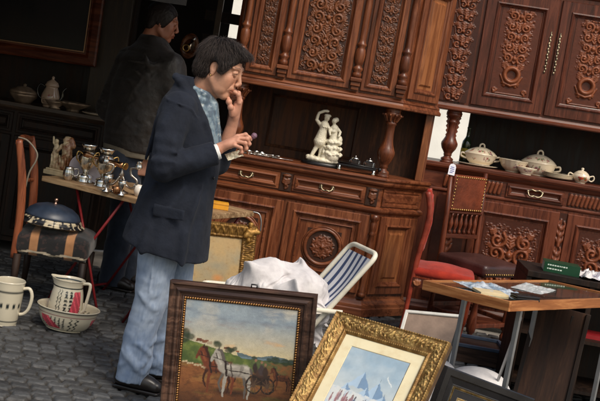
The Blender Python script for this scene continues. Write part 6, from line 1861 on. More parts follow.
CLOTH_Z = [
254,13,6,2,5,7,17,3,9,4,3,19,21,7,-1,1,3,4,-4,22,23,8,-21,-9,10,9,19,15,10,9,2,-4,-11,-15,-15,-12,-1,2,8,-15,-10,-18,-12,-11,-12,-14,-16,-16,-15,-15,-4,-6,
-6,12,11,8,-4,9,13,14,4,12,11,18,19,9,-7,-4,1,8,3,17,31,-3,-22,-16,4,14,16,22,18,9,7,2,-5,-10,-15,-15,-8,-1,-3,-8,-13,-14,-14,-13,-11,-13,-13,-17,-17,-14,-5,-10,
-2,5,15,15,1,-1,14,12,9,11,15,19,20,15,-4,-6,1,8,7,15,26,-9,-21,-15,-1,9,16,25,27,13,13,9,-1,-8,-14,-17,-16,-6,-8,-9,-12,-15,-12,-15,-12,-11,-10,-14,-16,-16,-12,-9,
-1,2,13,16,11,2,2,13,13,15,14,17,20,19,7,-3,0,5,11,12,10,-4,-18,-14,-3,6,18,28,30,18,18,14,2,-9,-17,-19,-18,-14,-10,-9,-12,-13,-13,-17,-8,-13,-12,-13,-16,-17,-13,-11,
0,0,10,11,13,16,3,9,14,15,14,13,19,18,16,10,0,5,7,8,10,-5,-17,-11,-3,8,19,29,30,21,20,16,3,-9,-20,-25,-20,-20,-13,-15,-11,-3,-10,-13,-10,-17,-14,-14,-17,-17,-17,-15,
-3,12,3,8,12,17,12,7,15,15,15,12,13,18,15,14,12,3,4,2,11,3,-12,-7,-2,8,19,27,26,15,27,15,2,-12,-24,-28,-21,-29,-20,-20,-9,1,9,-2,-17,-17,-17,-16,-17,-20,-21,-18,
-7,10,16,11,10,12,14,13,13,17,16,10,15,14,15,13,13,8,4,2,4,6,4,-2,-3,8,18,20,14,21,24,11,-3,-14,-28,-22,-27,-33,-30,-16,2,-3,13,10,-10,-21,-18,-16,-14,-19,-22,-21,
-16,18,17,16,16,14,13,14,15,17,17,11,16,13,14,13,13,9,5,6,2,2,4,11,-2,10,14,8,18,17,11,4,-6,-15,-24,-24,-29,-34,-30,-11,-3,11,24,12,-12,-22,-20,-16,-15,-14,-17,-20,
-2,17,21,17,13,17,16,14,15,16,18,16,13,17,13,14,11,12,6,8,7,1,-1,3,10,7,11,3,9,6,4,0,-4,-15,-18,-20,-29,-29,-24,-11,1,16,19,16,-16,-22,-20,-17,-17,-16,-17,-18,
7,16,21,23,13,11,16,13,16,18,17,17,17,14,13,13,15,14,6,5,9,5,-1,1,7,3,12,0,-9,-3,-1,1,-2,-10,-7,-20,-30,-25,-12,-9,1,11,18,10,-17,-19,-18,-16,-17,-18,-17,-14,
10,19,22,24,10,18,-3,13,16,21,23,20,17,15,10,12,14,18,8,-1,15,-7,6,0,10,5,6,4,-9,-4,-8,-6,-3,2,-15,-23,-22,-20,-11,-2,2,14,2,4,-19,-15,-20,-14,-17,-9,-19,-9,
14,28,24,12,1,16,3,3,16,23,27,25,22,15,6,13,11,15,15,-2,8,1,-2,10,8,7,-1,5,2,-5,-8,-6,-7,-9,-16,-17,-17,-15,-9,0,1,3,0,-11,-12,-18,-15,-16,-16,-13,-8,-4,
20,31,19,6,-2,4,7,9,15,24,30,29,17,13,0,14,15,12,16,8,1,7,-2,4,12,6,-5,-4,10,-4,-3,-5,-9,-12,-12,-13,-14,-13,-11,-3,-2,1,-7,-11,-18,-12,-13,-16,-16,-13,-3,-8,
30,24,14,-1,-2,0,7,13,17,26,35,29,2,-10,8,17,21,18,16,12,5,1,3,1,10,4,-2,-5,2,7,-2,-6,-9,-8,-9,-11,-13,-14,-12,-8,-5,-5,-9,-13,-12,-12,-15,-15,-13,-14,-7,-12,
26,18,6,-3,-2,0,6,17,27,30,36,-1,-19,1,14,19,24,22,20,15,7,1,1,3,6,3,-5,2,4,-2,1,1,-12,0,-10,-13,-12,-15,-14,-11,-8,-7,-10,-10,-7,-16,-15,-16,-16,-16,-12,-10,
18,12,1,-1,-1,4,3,25,32,37,10,-29,-13,13,16,23,27,26,25,14,7,1,0,2,5,4,-4,4,0,-2,-2,5,-7,-1,-8,-14,-15,-15,-16,-11,-8,-9,-11,-8,-14,-13,-13,-16,-17,-15,-13,-15,
10,10,3,-2,-1,10,12,27,34,21,-21,-25,1,13,21,31,27,29,26,15,4,0,-1,1,4,4,0,2,-4,3,-6,5,-3,-8,-7,-10,-15,-18,-13,-9,-7,-9,-11,-14,-13,-13,-14,-15,-15,-14,-15,-16,
8,6,6,1,4,11,19,29,30,-7,-26,-16,8,19,29,31,32,30,21,12,-1,-1,0,2,3,3,1,-2,-2,-1,-3,4,-3,-9,-4,-10,-20,-13,-10,-3,-9,-8,-11,-16,-17,-13,-14,-14,-15,-16,-16,-14,
-6,16,4,6,9,12,23,29,21,-20,-21,-7,15,25,29,37,32,21,21,7,-2,-4,-1,4,5,2,-2,-5,-3,-2,0,-2,0,-11,-1,-15,-10,-12,-3,-9,-9,-4,-15,-17,-16,-17,-16,-14,-14,-16,-15,-14,
2,12,8,8,10,16,22,26,18,-19,-15,3,20,26,35,33,22,20,15,2,-2,-9,8,8,8,-1,-4,-6,-10,-2,-2,-1,-2,-5,-3,-11,-11,-8,-14,3,-12,-10,-13,-16,-16,-17,-16,-15,-13,-13,-15,-14,
-4,16,12,7,10,14,21,23,20,-8,-12,16,21,24,33,27,18,17,1,8,-8,0,13,20,1,-7,-9,-1,-14,-4,-2,-1,-2,-3,-7,-6,-12,-6,-18,6,-13,-14,-10,-16,-20,-14,-12,-12,-14,-14,-15,-11,
-5,12,12,13,13,14,18,20,18,9,-2,10,25,30,23,22,18,8,-6,10,-2,15,19,7,-12,1,-5,-2,-15,-8,-1,-1,-2,-3,-6,-8,-7,-11,-11,-1,-11,-12,-20,-17,-19,-16,-9,-7,-11,-15,-15,-12,
-3,10,13,13,15,16,19,19,12,12,15,12,20,28,23,18,13,-2,6,11,13,18,-1,-7,-1,-8,-2,4,-13,-7,0,-2,2,-5,-7,-8,-11,-7,-9,-11,-7,-21,-22,-19,-10,-13,-9,-10,-10,-13,-15,-10,
-3,17,15,11,13,17,20,18,17,9,12,22,19,21,21,16,7,0,20,9,11,11,-12,5,-10,-6,5,0,-16,-1,-2,9,1,-11,-5,-11,-10,-9,-7,-16,-14,-20,-24,-22,-6,-9,-10,-13,-14,-11,-11,-14,
13,9,13,15,15,17,21,17,15,12,8,17,24,22,15,13,2,13,15,18,-1,1,-6,0,3,0,-3,-5,-12,0,12,7,-7,-14,-8,-10,-12,-12,-9,-13,-23,-20,-19,-14,-13,-12,-11,-17,-19,-11,-10,-12,
9,11,10,13,18,23,19,13,11,15,10,10,21,20,13,9,11,16,14,10,2,-10,3,4,-5,7,-9,-12,1,17,13,0,-13,-22,-6,-13,-11,-10,-15,-16,-21,-26,-15,-14,-13,-14,-14,-18,-19,-17,-8,-7,
11,11,14,13,22,23,19,9,-2,14,19,5,15,20,12,10,13,12,10,6,-2,4,3,6,-6,-10,7,-10,21,14,5,-13,-22,-9,-16,-14,-12,-6,-12,-21,-24,-23,-18,-14,-15,-15,-19,-19,-17,-13,-10,2,
10,13,15,20,23,21,9,1,8,7,19,15,8,10,14,10,10,11,10,3,-1,6,3,4,0,-10,-1,17,20,4,-12,-21,-14,-15,-15,-13,-9,-2,-14,-20,-26,-22,-18,-15,-15,-19,-21,-17,-14,-14,-4,8,
14,14,18,21,22,15,-7,10,16,4,12,21,12,-3,7,13,8,11,4,7,0,6,7,-1,1,-7,13,21,14,-12,-24,-15,-17,-21,-8,-18,-4,7,-11,-24,-27,-23,-17,-14,-17,-18,-20,-17,-12,-15,-1,11,
9,17,18,19,13,12,5,9,5,17,11,10,16,0,-8,14,8,9,7,6,3,7,4,4,-2,2,17,12,-6,-19,-15,-22,-19,-11,-17,-6,10,8,-22,-28,-26,-23,-13,-9,-14,-18,-20,-18,-9,-11,-7,0,
6,14,18,13,13,12,14,6,6,18,6,13,11,-2,-7,7,10,8,7,7,6,6,3,10,-6,9,12,-3,-17,-19,-18,-20,-10,-18,-9,10,18,-7,-28,-31,-26,-21,-12,-2,-5,-18,-18,-16,-13,-7,-4,-17,
0,12,14,16,12,14,11,7,15,5,13,15,2,2,-6,0,9,10,7,8,6,5,3,10,-1,9,-1,-13,-18,-17,-20,-5,-16,-13,7,13,11,-29,-30,-30,-24,-17,-11,2,4,-12,-19,-14,-8,-6,-8,-16,
-2,12,10,13,16,11,11,14,7,8,15,12,-2,2,-3,-3,11,6,12,7,6,4,4,6,3,1,-7,-13,-18,-18,-8,-10,-6,-2,13,6,-23,-25,-32,-25,-18,-15,-8,3,7,-8,-16,-15,-9,-6,-7,-11,
-2,11,11,10,12,12,13,10,10,9,11,10,-3,-2,-2,8,1,13,12,2,8,3,5,2,2,-2,-9,-14,-16,-13,-8,-4,-2,14,1,-23,-16,-28,-31,-23,-9,-13,-8,7,1,-6,-11,-16,-8,-3,-5,-12,
-2,12,10,8,9,11,10,11,10,9,8,6,-2,-3,3,7,4,11,10,10,7,-2,4,3,0,-3,-10,-13,-15,-12,-4,-2,5,3,-18,-19,-24,-19,-25,-17,-7,-2,-9,-4,-6,-6,-7,-15,-6,-1,-1,-5,
1,10,5,2,6,8,10,12,11,10,3,6,-1,3,7,13,6,9,9,8,5,-7,3,4,3,-6,-10,-12,-13,-11,-5,-2,2,-10,-15,-23,-18,-16,-15,-13,-11,7,-17,-18,-8,-4,-5,-9,-1,2,-3,-6,
-3,7,-5,0,4,6,9,13,13,10,6,6,3,5,14,7,6,10,9,12,-5,-5,3,7,5,-8,-11,-10,-13,-10,-7,-2,-6,-10,-18,-20,-7,-17,-12,-8,-7,-14,-12,-16,-21,-6,0,-3,2,3,-3,-8,
-7,-3,-9,-2,4,8,7,14,15,14,10,7,4,8,8,7,10,8,7,9,-5,-1,12,10,-4,-8,-13,-10,-10,-11,-8,-4,-7,-11,-15,-18,-1,-15,-15,-4,-8,-17,-20,-24,-18,-5,-1,4,6,0,-10,-11,
-12,-12,-5,-5,9,4,6,18,18,16,15,7,-1,4,7,12,11,8,7,2,-2,5,14,9,-6,-6,-18,-9,-9,-12,-7,-5,-5,-10,-14,-16,-3,-13,-13,-13,-14,-13,-20,-25,-14,-7,0,4,6,-4,-13,-16,
-9,-21,-3,2,9,6,12,13,22,17,12,13,-4,-4,6,6,10,9,8,4,6,9,9,4,-5,-7,-14,-15,-9,-10,-8,-4,-6,-6,-11,-13,-10,-10,-9,-16,-21,-17,-21,-17,-14,-8,-2,4,2,-7,-14,-16,
-18,-13,-6,12,10,5,14,16,24,19,9,11,4,-13,10,7,3,4,4,6,8,10,5,-1,-3,-3,-13,-19,-10,-6,-12,-6,-3,-5,-9,-13,-11,-14,-11,-8,-18,-24,-17,-14,-14,-5,-8,1,-5,-8,-10,-8,
-16,-5,0,7,18,0,20,24,18,20,20,1,5,-8,6,-1,0,-1,-2,3,8,8,2,0,1,-5,-9,-13,-15,-4,-8,-8,-4,-6,-8,-11,-14,-13,-13,-8,-15,-20,-18,-16,-6,-12,2,-17,-1,-15,-9,21,
-8,-6,2,13,12,19,19,20,20,16,18,14,3,-12,-7,-6,-5,-3,-8,-1,5,10,8,7,-1,-7,-8,-8,-13,-9,-7,-5,-6,-7,-9,-9,-14,-11,-10,-8,-16,-15,-16,-16,-7,-8,-11,-14,-4,-15,2,18,
-7,-3,6,13,17,18,20,18,23,15,18,14,1,-15,-19,-9,-2,-12,-10,-6,2,14,17,9,3,-3,-12,-12,-9,-11,-8,-4,-6,-6,-10,-9,-8,-19,4,-10,-18,-15,-17,-14,-14,-8,-6,-15,-10,-7,1,17,
-11,9,11,8,16,16,18,23,18,15,19,8,-5,-11,-17,-12,-8,-18,-12,-5,5,17,19,14,7,0,-16,-14,-14,-10,-9,-5,-5,-5,-8,-7,-7,-13,-8,-7,-14,-14,-16,-16,-14,-11,-2,-14,-12,-8,2,7,
-17,17,15,14,13,14,16,19,22,13,12,6,-7,-12,-10,-13,-6,-25,-15,1,7,19,28,12,3,-6,-13,-14,-13,-12,-10,-6,-4,-3,-6,-7,-6,-12,-11,-9,-12,-10,-14,-11,-14,-15,-7,-2,-13,-14,-9,-2,
-10,16,18,16,12,11,15,17,16,14,8,8,-1,-10,-13,-9,-5,-19,-19,1,13,20,26,3,16,-19,-17,-7,-14,-11,-9,-8,-4,-4,-4,-7,-6,-8,-11,-10,-15,-12,-13,-8,-8,-9,-6,-4,-2,-11,-9,-14,
-1,15,14,12,10,10,11,16,11,11,11,8,1,-5,-7,-11,10,-13,-14,-7,11,19,18,19,-13,-5,-14,-14,-12,-12,-10,-9,-7,-2,-2,-9,-7,-7,-8,-11,-13,-14,-11,-9,-5,-9,-6,-3,7,-2,-6,-11,
0,8,9,11,12,11,10,9,8,8,13,9,3,0,2,-12,8,6,-3,-4,5,13,17,-6,-16,2,-8,-14,-15,-14,-12,-11,-11,-4,5,-9,-5,-3,-7,-13,-15,-5,-12,-9,-11,-10,-6,-2,2,3,-2,-7,
-11,6,9,10,11,13,10,7,8,8,11,8,7,3,8,-3,-2,10,14,4,6,9,-4,-19,-12,1,-7,-11,-17,-17,-14,-16,-11,2,6,-10,-5,0,-6,-8,-15,-4,-13,-11,-6,-13,-7,-5,0,2,1,-7,
5,2,6,7,9,15,10,4,4,7,8,9,9,7,0,9,3,3,13,10,6,3,-8,-13,-13,-5,-7,-12,-17,-14,-12,-23,-11,14,0,-10,-4,0,-3,4,-18,-19,6,-6,-14,-10,-3,-7,-6,-1,0,-8,
-2,12,5,5,3,10,9,6,4,3,5,8,9,13,-8,4,12,7,13,8,6,2,-4,-11,-14,-15,-10,-12,-14,-13,-11,-23,-11,14,12,-8,-7,-4,3,2,-13,-28,12,7,-16,-19,5,-4,-7,-9,-2,-9]
step_mm = np.stack([np.array(a, dtype=float).reshape(n, n) for a in (CLOTH_X, CLOTH_Y, CLOTH_Z)], -1)
step_mm[:, 0] = np.cumsum(step_mm[:, 0], axis=0)
step_mm = np.cumsum(step_mm, axis=1) / 1000.0
o = link('white_cloth_heap', mesh_np('white_cloth_heap', step_mm.reshape(-1, 3), grid_faces(n, n)), WCLOTH)
sb_ = o.modifiers.new('smooth_surface', 'SUBSURF'); sb_.levels = 2; sb_.render_levels = 2
so_ = o.modifiers.new('thickness', 'SOLIDIFY'); so_.thickness = .0025
tag(o, 'crumpled white cotton cloth heaped on the striped deckchair', 'cloth')
# ================================================================== chairs between the sideboards
REDV = fabric('orange_red_velvet', lin(172, 50, 30), lin(136, 34, 22), weave=500, bump=.45, scale=9, sheen=.15)
CHW = wood('red_stained_chair_wood', lin(74, 26, 14), lin(126, 52, 30), lin(156, 76, 46), 'z', rough=.3)
rc = thing('red_chair', 'chair with orange-red velvet seat and curved red back beside the walnut sideboard', 'chair', (1.06, 6.66, 0), (0, 0, rad(-8)))
s = SDF((-.26, -.26, .40), (.26, .26, .57), .006)
s.add(s.rbox((0, 0, .478), (.215, .205, .032), .03)); s.add(s.ell((0, 0, .49), (.19, .18, .048)), .03)
s.build('seat', REDV, rc, 1)
mb = MB()
mb.prism([(-.20, -.195), (.20, -.20), (.20, .20), (-.20, .195)], .405, .452, .006); mb.build('seat_rail', CHW, rc)
fr = rc.children[-1]
st = []
for k in range(5):
    st.append((spiral(-.16 + k * .08, 0, .024, 0 if k % 2 else PI, 1.1, 14, .2), .008, .005, 1.1))
    st += leaf(-.16 + k * .08, -.02, PI / 2, .04, .04)
relief_panel('carved_apron', CARVE, fr, -.195, .195, .375, .440, -.206, st, [], res=.003, depth=1.2, ground=lin(82, 34, 20), ridge=lin(170, 104, 66))
for y in (-.19, .19):
    mb = MB(); mb.tube(spline([(-.215, y, .0), (-.20, y, .25), (-.195, y, .45), (-.185, y, .60), (-.165, y, .78), (-.165, y, .90), (-.20, y, 1.02)], 5), [.016] * 12 + [.019] * 7 + [.021] * 6 + [.02] * 6, 12, squash=.8); mb.build('back_post', plain('red_lacquered_wood', lin(138, 52, 33), rough=.42, var=.3, scale=14, dirt=lin(70, 30, 20)), rc)
    mb = MB(); mb.tube(spline([(.17, y, .43), (.185, y, .34), (.185, y, .22), (.175, y, .10), (.185, y, .05), (.19, y, .0)], 5), [.03] * 6 + [.026] * 6 + [.02] * 6 + [.018] * 8, 12); mb.build('leg', CHW, rc)
s = SDF((-.27, -.19, .58), (-.10, .19, 1.04), .006)
s.chain([(-.175, 0, .62), (-.155, 0, .80), (-.165, 0, .92), (-.195, 0, 1.01)], [.02] * 4)
s.d = np.minimum(s.d, s.rbox((-.172, 0, .80), (.013, .168, .19), .012))
s.build('back_pad', REDV, rc, 2)
# leather chair
LEA = plain('studded_brown_leather', lin(112, 50, 26), rough=.38, var=.35, scale=7, bump=.3, bscale=60, coat=.15)
LEAS = plain('worn_dark_leather_seat', lin(62, 34, 30), rough=.42, var=.25, scale=6, bump=.3, bscale=70, coat=.2)
lh = thing('leather_chair', 'dark studded leather chair with spindle back between the two sideboards', 'chair', (1.36, 7.02, 0), (0, 0, rad(42)))
for x in (-.20, .20):
    mb = MB(); mb.tube([(x, .21, 0), (x, .20, .50), (x, .215, .85), (x, .245, 1.17)], [.018, .021, .019, .017], 10); mb.build('back_post', W_DZ, lh)
    mb = MB(); mb.lathe([(.0, 0), (.024, 0), (.030, .03), (.02, .055), (.016, .065), (.03, .08), (.036, .12), (.028, .20), (.018, .28), (.028, .30), (.02, .32), (.028, .35), (.028, .48), (.0, .48)], 16, c=(x, -.19, 0)); mb.build('leg', W_DZ, lh)
s = SDF((-.24, .17, .84), (.24, .30, 1.17), .006)
s.add(s.rbox((0, .225, 1.005), (.185, .022, .135), .018)); s.build('back_panel', LEA, lh, 1)
bp_ = lh.children[-1]
mb = MB()
for k in range(15):
    for z in (.885, 1.125): mb.sphere((-.17 + k * .34 / 14, .202, z), .0075, 1, .6, 1, 8, 6)
for k in range(1, 10):
    for x in (-.17, .17): mb.sphere((x, .202, .885 + k * .024), .0075, 1, .6, 1, 8, 6)
mb.build('brass_nail_trim', BRASS, bp_)
for x in (-.135, -.08, -.025, .03, .085, .14):
    mb = MB(); mb.lathe([(.0, 0), (.012, 0), (.012, .02), (.007, .03), (.015, .055), (.018, .08), (.010, .11), (.007, .13), (.013, .15), (.0, .15)], 12, c=(x - .002, .212, .705)); mb.build('spindle', W_DZ, lh)
mb = MB(); mb.box(-.19, .19, .195, .228, .672, .704, .004); mb.build('back_rail', W_DX, lh); mb = MB(); mb.box(-.19, .19, .198, .232, .856, .872, .004); mb.build('back_rail', W_DX, lh)
s = SDF((-.29, -.28, .46), (.29, .26, .62), .007)
s.add(s.rbox((0, -.02, .525), (.235, .225, .045), .03)); s.add(s.ell((0, -.02, .555), (.2, .19, .035)), .03); s.build('seat', LEAS, lh, 1)
se = lh.children[-1]
mb = MB()
for k in range(18):
    for (x, y) in ((-.22 + k * .44 / 17, -.247), (.237, -.23 + k * .42 / 17)): mb.sphere((x, y, .505), .007, 1, 1, 1, 8, 6)
mb.build('brass_nail_trim', BRASS, se)
for a_, b_3 in (((-.2, -.19, .12), (.2, -.19, .12)), ((-.2, .2, .18), (.2, .2, .18)), ((-.2, -.19, .15), (-.2, .2, .15)), ((.2, -.19, .15), (.2, .2, .15))):
    mb = MB(); mb.bar(a_, b_3, .03, .03, .004); mb.build('stretcher', W_DZ, lh)
pt = thing('price_tag', 'white rounded price tag on the top of the leather chair back', 'price tag', (1.045, 7.04, 1.13), (rad(-6), rad(4), rad(12)))
mb = MB(); mb.plate([(-.026, 0), (.026, 0), (.026, .062), (.018, .078), (0, .083), (-.018, .078), (-.026, .062)], 0, .002); mb.build('card', plain('white_card', lin(226, 226, 236), rough=.6, var=.04), pt)
mb = MB()
for z, a, b in ((.055, -.014, .013), (.042, -.017, .016), (.028, -.012, .017), (.016, -.015, .008)):
    mb.box(a, b, -.0012, -.0004, z, z + .005)
mb.build('handwriting', plain('blue_ink', lin(92, 104, 170), rough=.6), pt)

# ================================================================== display-case table
# the stall-holder's table stands a little tilted on the cobbles
bx = Vector((.70789, -.70397, .0576)).normalized(); by = Vector((.7055, .7087, -.0091)); by = (by - bx * by.dot(bx)).normalized()
bz = bx.cross(by)
Md = Matrix((bx, by, bz)).transposed().to_4x4(); Md.translation = Vector((.6383, 4.5512, .7486)) - bz * .755
dt = thing('display_table', 'glass-topped display case table with pale wooden rim on grey steel legs', 'display table', matrix=Md)
DW, DLn = .4845, 1.122
PINE = wood('honey_pine', lin(104, 58, 28), lin(156, 96, 52), lin(184, 124, 74), 'x', rough=.4, coat=.1, contrast=.8)
PINEY = wood('honey_pine_side', lin(104, 58, 28), lin(156, 96, 52), lin(184, 124, 74), 'y', rough=.4, coat=.1, contrast=.8)
mb = MB(); mb.box(0, DW, 0, .018, .709, .755, .002); mb.build('rim', PINE, dt)
mb = MB(); mb.box(0, DW, DLn - .018, DLn, .709, .755, .002); mb.build('rim', PINE, dt)
mb = MB(); mb.box(0, .018, .0185, DLn - .0185, .709, .755, .002); mb.build('rim', PINEY, dt)
mb = MB(); mb.box(DW - .018, DW, .0185, DLn - .0185, .709, .755, .002); mb.build('rim', PINEY, dt)
mb = MB(); mb.box(.0185, DW - .0185, .0185, DLn - .0185, .711, .717); mb.build('baize', fabric('grey_green_baize', lin(58, 66, 62), lin(40, 46, 44), weave=600), dt)
m_, nt_, b_ = new_mat('display_glass')
b_.inputs['Base Color'].default_value = (.85, .93, .92, 1); b_.inputs['Roughness'].default_value = .03; b_.inputs['Transmission Weight'].default_value = 1.0; b_.inputs['IOR'].default_value = 1.5
mb = MB(); mb.box(.0187, DW - .0187, .0187, DLn - .0187, .7445, .7490); mb.build('glass_pane', m_, dt)
def leg_pts(u, v, du=0, dv=0):
    top = Md @ Vector((u, v, .7085))
    inv = Md.inverted()
    return inv @ top, inv @ Vector((top.x + du, top.y + dv, 0))
for x, y in ((.022, .33), (DW - .035, .150), (.03, 1.0), (DW - .04, 1.03)):
    p, q = leg_pts(x, y)
    mb = MB(); mb.bar(q, p, .022, .018, .002, up=(0, 1, 0)); mb.build('leg', STEEL, dt)
for x, y in ((.022, .36), (DW - .035, .18)):
    p, q = leg_pts(x, y, 0, .40)
    mb = MB(); mb.bar(p.lerp(q, .06), p.lerp(q, .75), .010, .010, up=(0, 1, 0)); mb.build('brace', STEEL, dt)
def on_d(u, v, z=.7495):
    p = Md @ Vector((u, v, z)); return p
# small things lying under the glass
rg = random.Random(12)
for i in range(9):
    u, v = rg.uniform(.08, DW - .08), .10 + i * .11
    t = thing('medal', ['small brass medal', 'small silver medal'][i % 2] + ' under glass here', 'medal', on_d(u, v, .7175), (0, 0, rg.uniform(0, 3)))
    t['label'] = ['small brass medal', 'small silver medal'][i % 2] + ' lying on the baize under the display glass'
    t['group'] = ['brass medals under the glass', 'silver medals under the glass'][i % 2]
    mb = MB(); mb.lathe([(.0, 0), (.016, 0), (.017, .001), (.016, .003), (.012, .0025), (.0, .003)], 20); mb.box(-.006, .006, .015, .04, 0, .002); mb.build('disc', [BRASS, SILVER][i % 2], t)
# crumpled sheets
def crumple(name, label, loc, w, h, rz, amp, seed, col, lift=.0, ridge=None):
    n = 46
    U, W = np.meshgrid(np.linspace(-.5, .5, n), np.linspace(-.5, .5, n))
    a = noise2(U + 3, W + 3, 4.2, seed=seed); b = noise2(U + 3, W + 3, 9, seed=seed + 1)
    H = amp * (np.abs(a - .5) * 2.2 + np.abs(b - .5) * 1.0)
    e = np.clip(np.minimum(.5 - np.abs(U), .5 - np.abs(W)) / .14, 0, 1)
    H = H * (.35 + .65 * e) + .002
    V = np.stack([U * w * (1 + .08 * (b - .5)), W * h * (1 + .12 * (a - .5)), H], -1).reshape(-1, 3)
    c = np.ones((n * n, 3)) * np.array(col)
    if ridge is not None:
        m = (noise2(U + 8, W + 1, 5, seed=seed + 3) > .55).reshape(-1)
        c[m] = np.array(ridge)
    o = link(name, mesh_np(name, V, grid_faces(n, n), True, c), painted('glossy_sheet', rough=.3, var=.06, coat=.3))
    o.location = loc; o.rotation_euler = (0, 0, rz)
    sol = o.modifiers.new('thickness', 'SOLIDIFY'); sol.thickness = .0012; sol.offset = 1
    return tag(o, label, 'plastic sheet')
crumple('plastic_bag', 'crumpled clear white plastic bag with bluish folds on the glass top', on_d(.24, .22), .24, .30, .5, .026, 3, lin(190, 196, 202), ridge=lin(140, 156, 170))
crumple('tissue_paper', 'flat creased white tissue farther back on the glass top', on_d(.22, .62), .16, .26, -.5, .012, 7, lin(208, 208, 206), ridge=lin(184, 188, 186))
pc_ = thing('paper_pad', 'cream paper pad at the front of the glass top beside the black case', 'paper pad', on_d(.30, .12), (0, 0, .25)); mb = MB(); mb.box(-.07, .07, -.05, .05, 0, .012, .001); mb.build('paper_block', plain('cream_paper', lin(214, 192, 150), rough=.7), pc_)
bc = thing('black_case', 'flat black case at the front edge of the glass top', 'case', on_d(DW - .05, .20), (0, 0, .36)); mb = MB(); mb.box(-.062, .062, -.03, .03, 0, .011, .003); mb.build('base', BLACK, bc); mb = MB(); mb.box(-.062, .062, -.03, .03, .0118, .022, .003); mb.build('lid', BLACK, bc)

# low bookcase behind the table, with books and papers on it
bk = thing('low_bookcase', 'low dark open bookcase behind the display table at the right edge', 'bookcase', (1.38, 5.62, 0), (0, 0, rad(-3)))
mb = MB(); mb.box(0, 1.1, 0, .42, .70, .735, .003); mb.build('top', W_NIGHT, bk)
for x in (0, .37, 1.07):
    mb = MB(); mb.box(x, x + .03, .01, .42, .0, .699, .002); mb.build('upright', W_NIGHT, bk)
mb = MB(); mb.box(.031, 1.069, .39, .42, .02, .698); mb.build('back', W_NIGHT, bk)
for z in (.06, .36):
    for x0, x1 in ((.031, .369), (.401, 1.069)):
        mb = MB(); mb.box(x0, x1, .02, .388, z, z + .02); mb.build('shelf', W_NIGHT, bk)
def book(label, loc, rz, w, d, h, col, stripes=False, name='book', rx=0):
    t = thing(name, label, 'book', loc, (rx, 0, rz))
    cm = plain('book_cover_' + name, col, rough=.35, var=.1)
    mb = MB(); mb.box(-w / 2, w / 2, -d / 2, d / 2, 0, .003); mb.box(-w / 2, w / 2, -d / 2, d / 2, h - .003, h); mb.box(-w / 2, w / 2, -d / 2, -d / 2 + .003, .003, h - .003); mb.build('cover', cm, t)
    mb = MB(); mb.box(-w / 2 + .004, w / 2 - .004, -d / 2 + .0035, d / 2 - .004, .0035, h - .0035); mb.build('page_block', plain('page_block', lin(206, 196, 176), rough=.8), t)
    if stripes:
        mb = MB(); rgg = random.Random(3)
        for zz, n in ((h * .68, 9), (h * .30, 6)):
            x = -w / 2 + .02
            for k in range(n):
                l = rgg.uniform(.006, .014); mb.box(x, x + l, -d / 2 - .0008, -d / 2 - .0002, zz, zz + h * .13); x += l + .004
        mb.build('spine_title', plain('white_title_ink', lin(206, 220, 206), rough=.5), t)
    return t
book('thick dark green book with pale spine lettering, on the low bookcase', (1.60, 5.76, .7355), rad(-8), .21, .15, .058, lin(12, 62, 38), True, rx=0)
crumple('white_papers', 'loose white papers and plastic piled beside the green book', (1.84, 5.74, .7365), .30, .2, .2, .07, 13, lin(214, 208, 206), ridge=lin(176, 170, 178))
book('dull white book with red spine lying on the bookcase shelf', (1.69, 5.78, .3805), rad(-3), .17, .15, .022, lin(190, 176, 160))
book('thin dark red book on the bookcase shelf at the right edge', (1.88, 5.77, .3805), rad(-5), .17, .15, .026, lin(140, 28, 34))
# leaning dark panels
lp = thing('wooden_board', 'dark brown wooden panel leaning under the display table', 'panel', matrix=frame_matrix(1.375, 5.30, .62, -.25, .30, .05))
mb = MB(); mb.box(0, .30, 0, .022, -.66, 0, .003); mb.build('board', wood('brown_leaning_board', lin(30, 19, 13), lin(54, 35, 25), lin(70, 47, 34), 'z', rough=.6, spec=.2), lp)
for a_ in (0, .276):
    mb = MB(); mb.box(a_, a_ + .024, -.014, -.001, -.655, -.004, .002); mb.build('batten', W_NIGHT, lp)
lp2 = thing('wooden_board', 'narrow blackish board leaning beside the brown panel under the table', 'board', matrix=frame_matrix(1.56, 5.25, .60, -.1, .25, .12))
mb = MB(); mb.box(0, .10, 0, .022, -.62, 0, .003); mb.build('board', W_NIGHT, lp2)
mb = MB(); mb.box(.010, .090, -.008, -.001, -.60, -.02, .002); mb.build('raised_field', W_NIGHT, lp2)
tr = thing('low_wooden_tray', 'low dark wooden tray with bluish rim on the cobbles behind the gold frame', 'tray', (1.17, 6.15, .0), (0, 0, rad(-2)))
mb = MB(); mb.box(-.34, .30, 0, .30, .0, .10, .004); mb.build('box', wood('dark_tray', lin(26, 18, 14), lin(52, 36, 28), lin(70, 50, 38), 'x', rough=.5), tr)
mb = MB()
for b in ((-.345, .305, -.006, .012), (-.345, .305, .288, .306)): mb.box(b[0], b[1], b[2], b[3], .101, .122, .003)
for b in ((-.345, -.327, .0125, .2875), (.287, .305, .0125, .2875)): mb.box(b[0], b[1], b[2], b[3], .101, .122, .003)
mb.build('rim', plain('slate_blue_paint', lin(62, 74, 92), rough=.5, var=.3), tr)

# white framed print leaning
pr = thing('white_framed_screen', 'white framed grey-brown panel leaning behind the gold frame', 'framed panel', matrix=frame_matrix(.709, 5.5235, .3971, -.556, .72, -.21))
mb = MB(); mb.rect(0, .34, -.44, 0, [(0, .012), (0, -.008), (.003, -.010), (.017, -.010), (.020, -.004)], close=False); mb.build('frame', WHITE_PAINT, pr)
mb = MB(); mb.box(.012, .328, .0, .006, -.428, -.012); mb.build('panel', plain('grey_brown_screen', lin(146, 124, 108), rough=.6, var=.18, scale=9, bump=.15), pr)

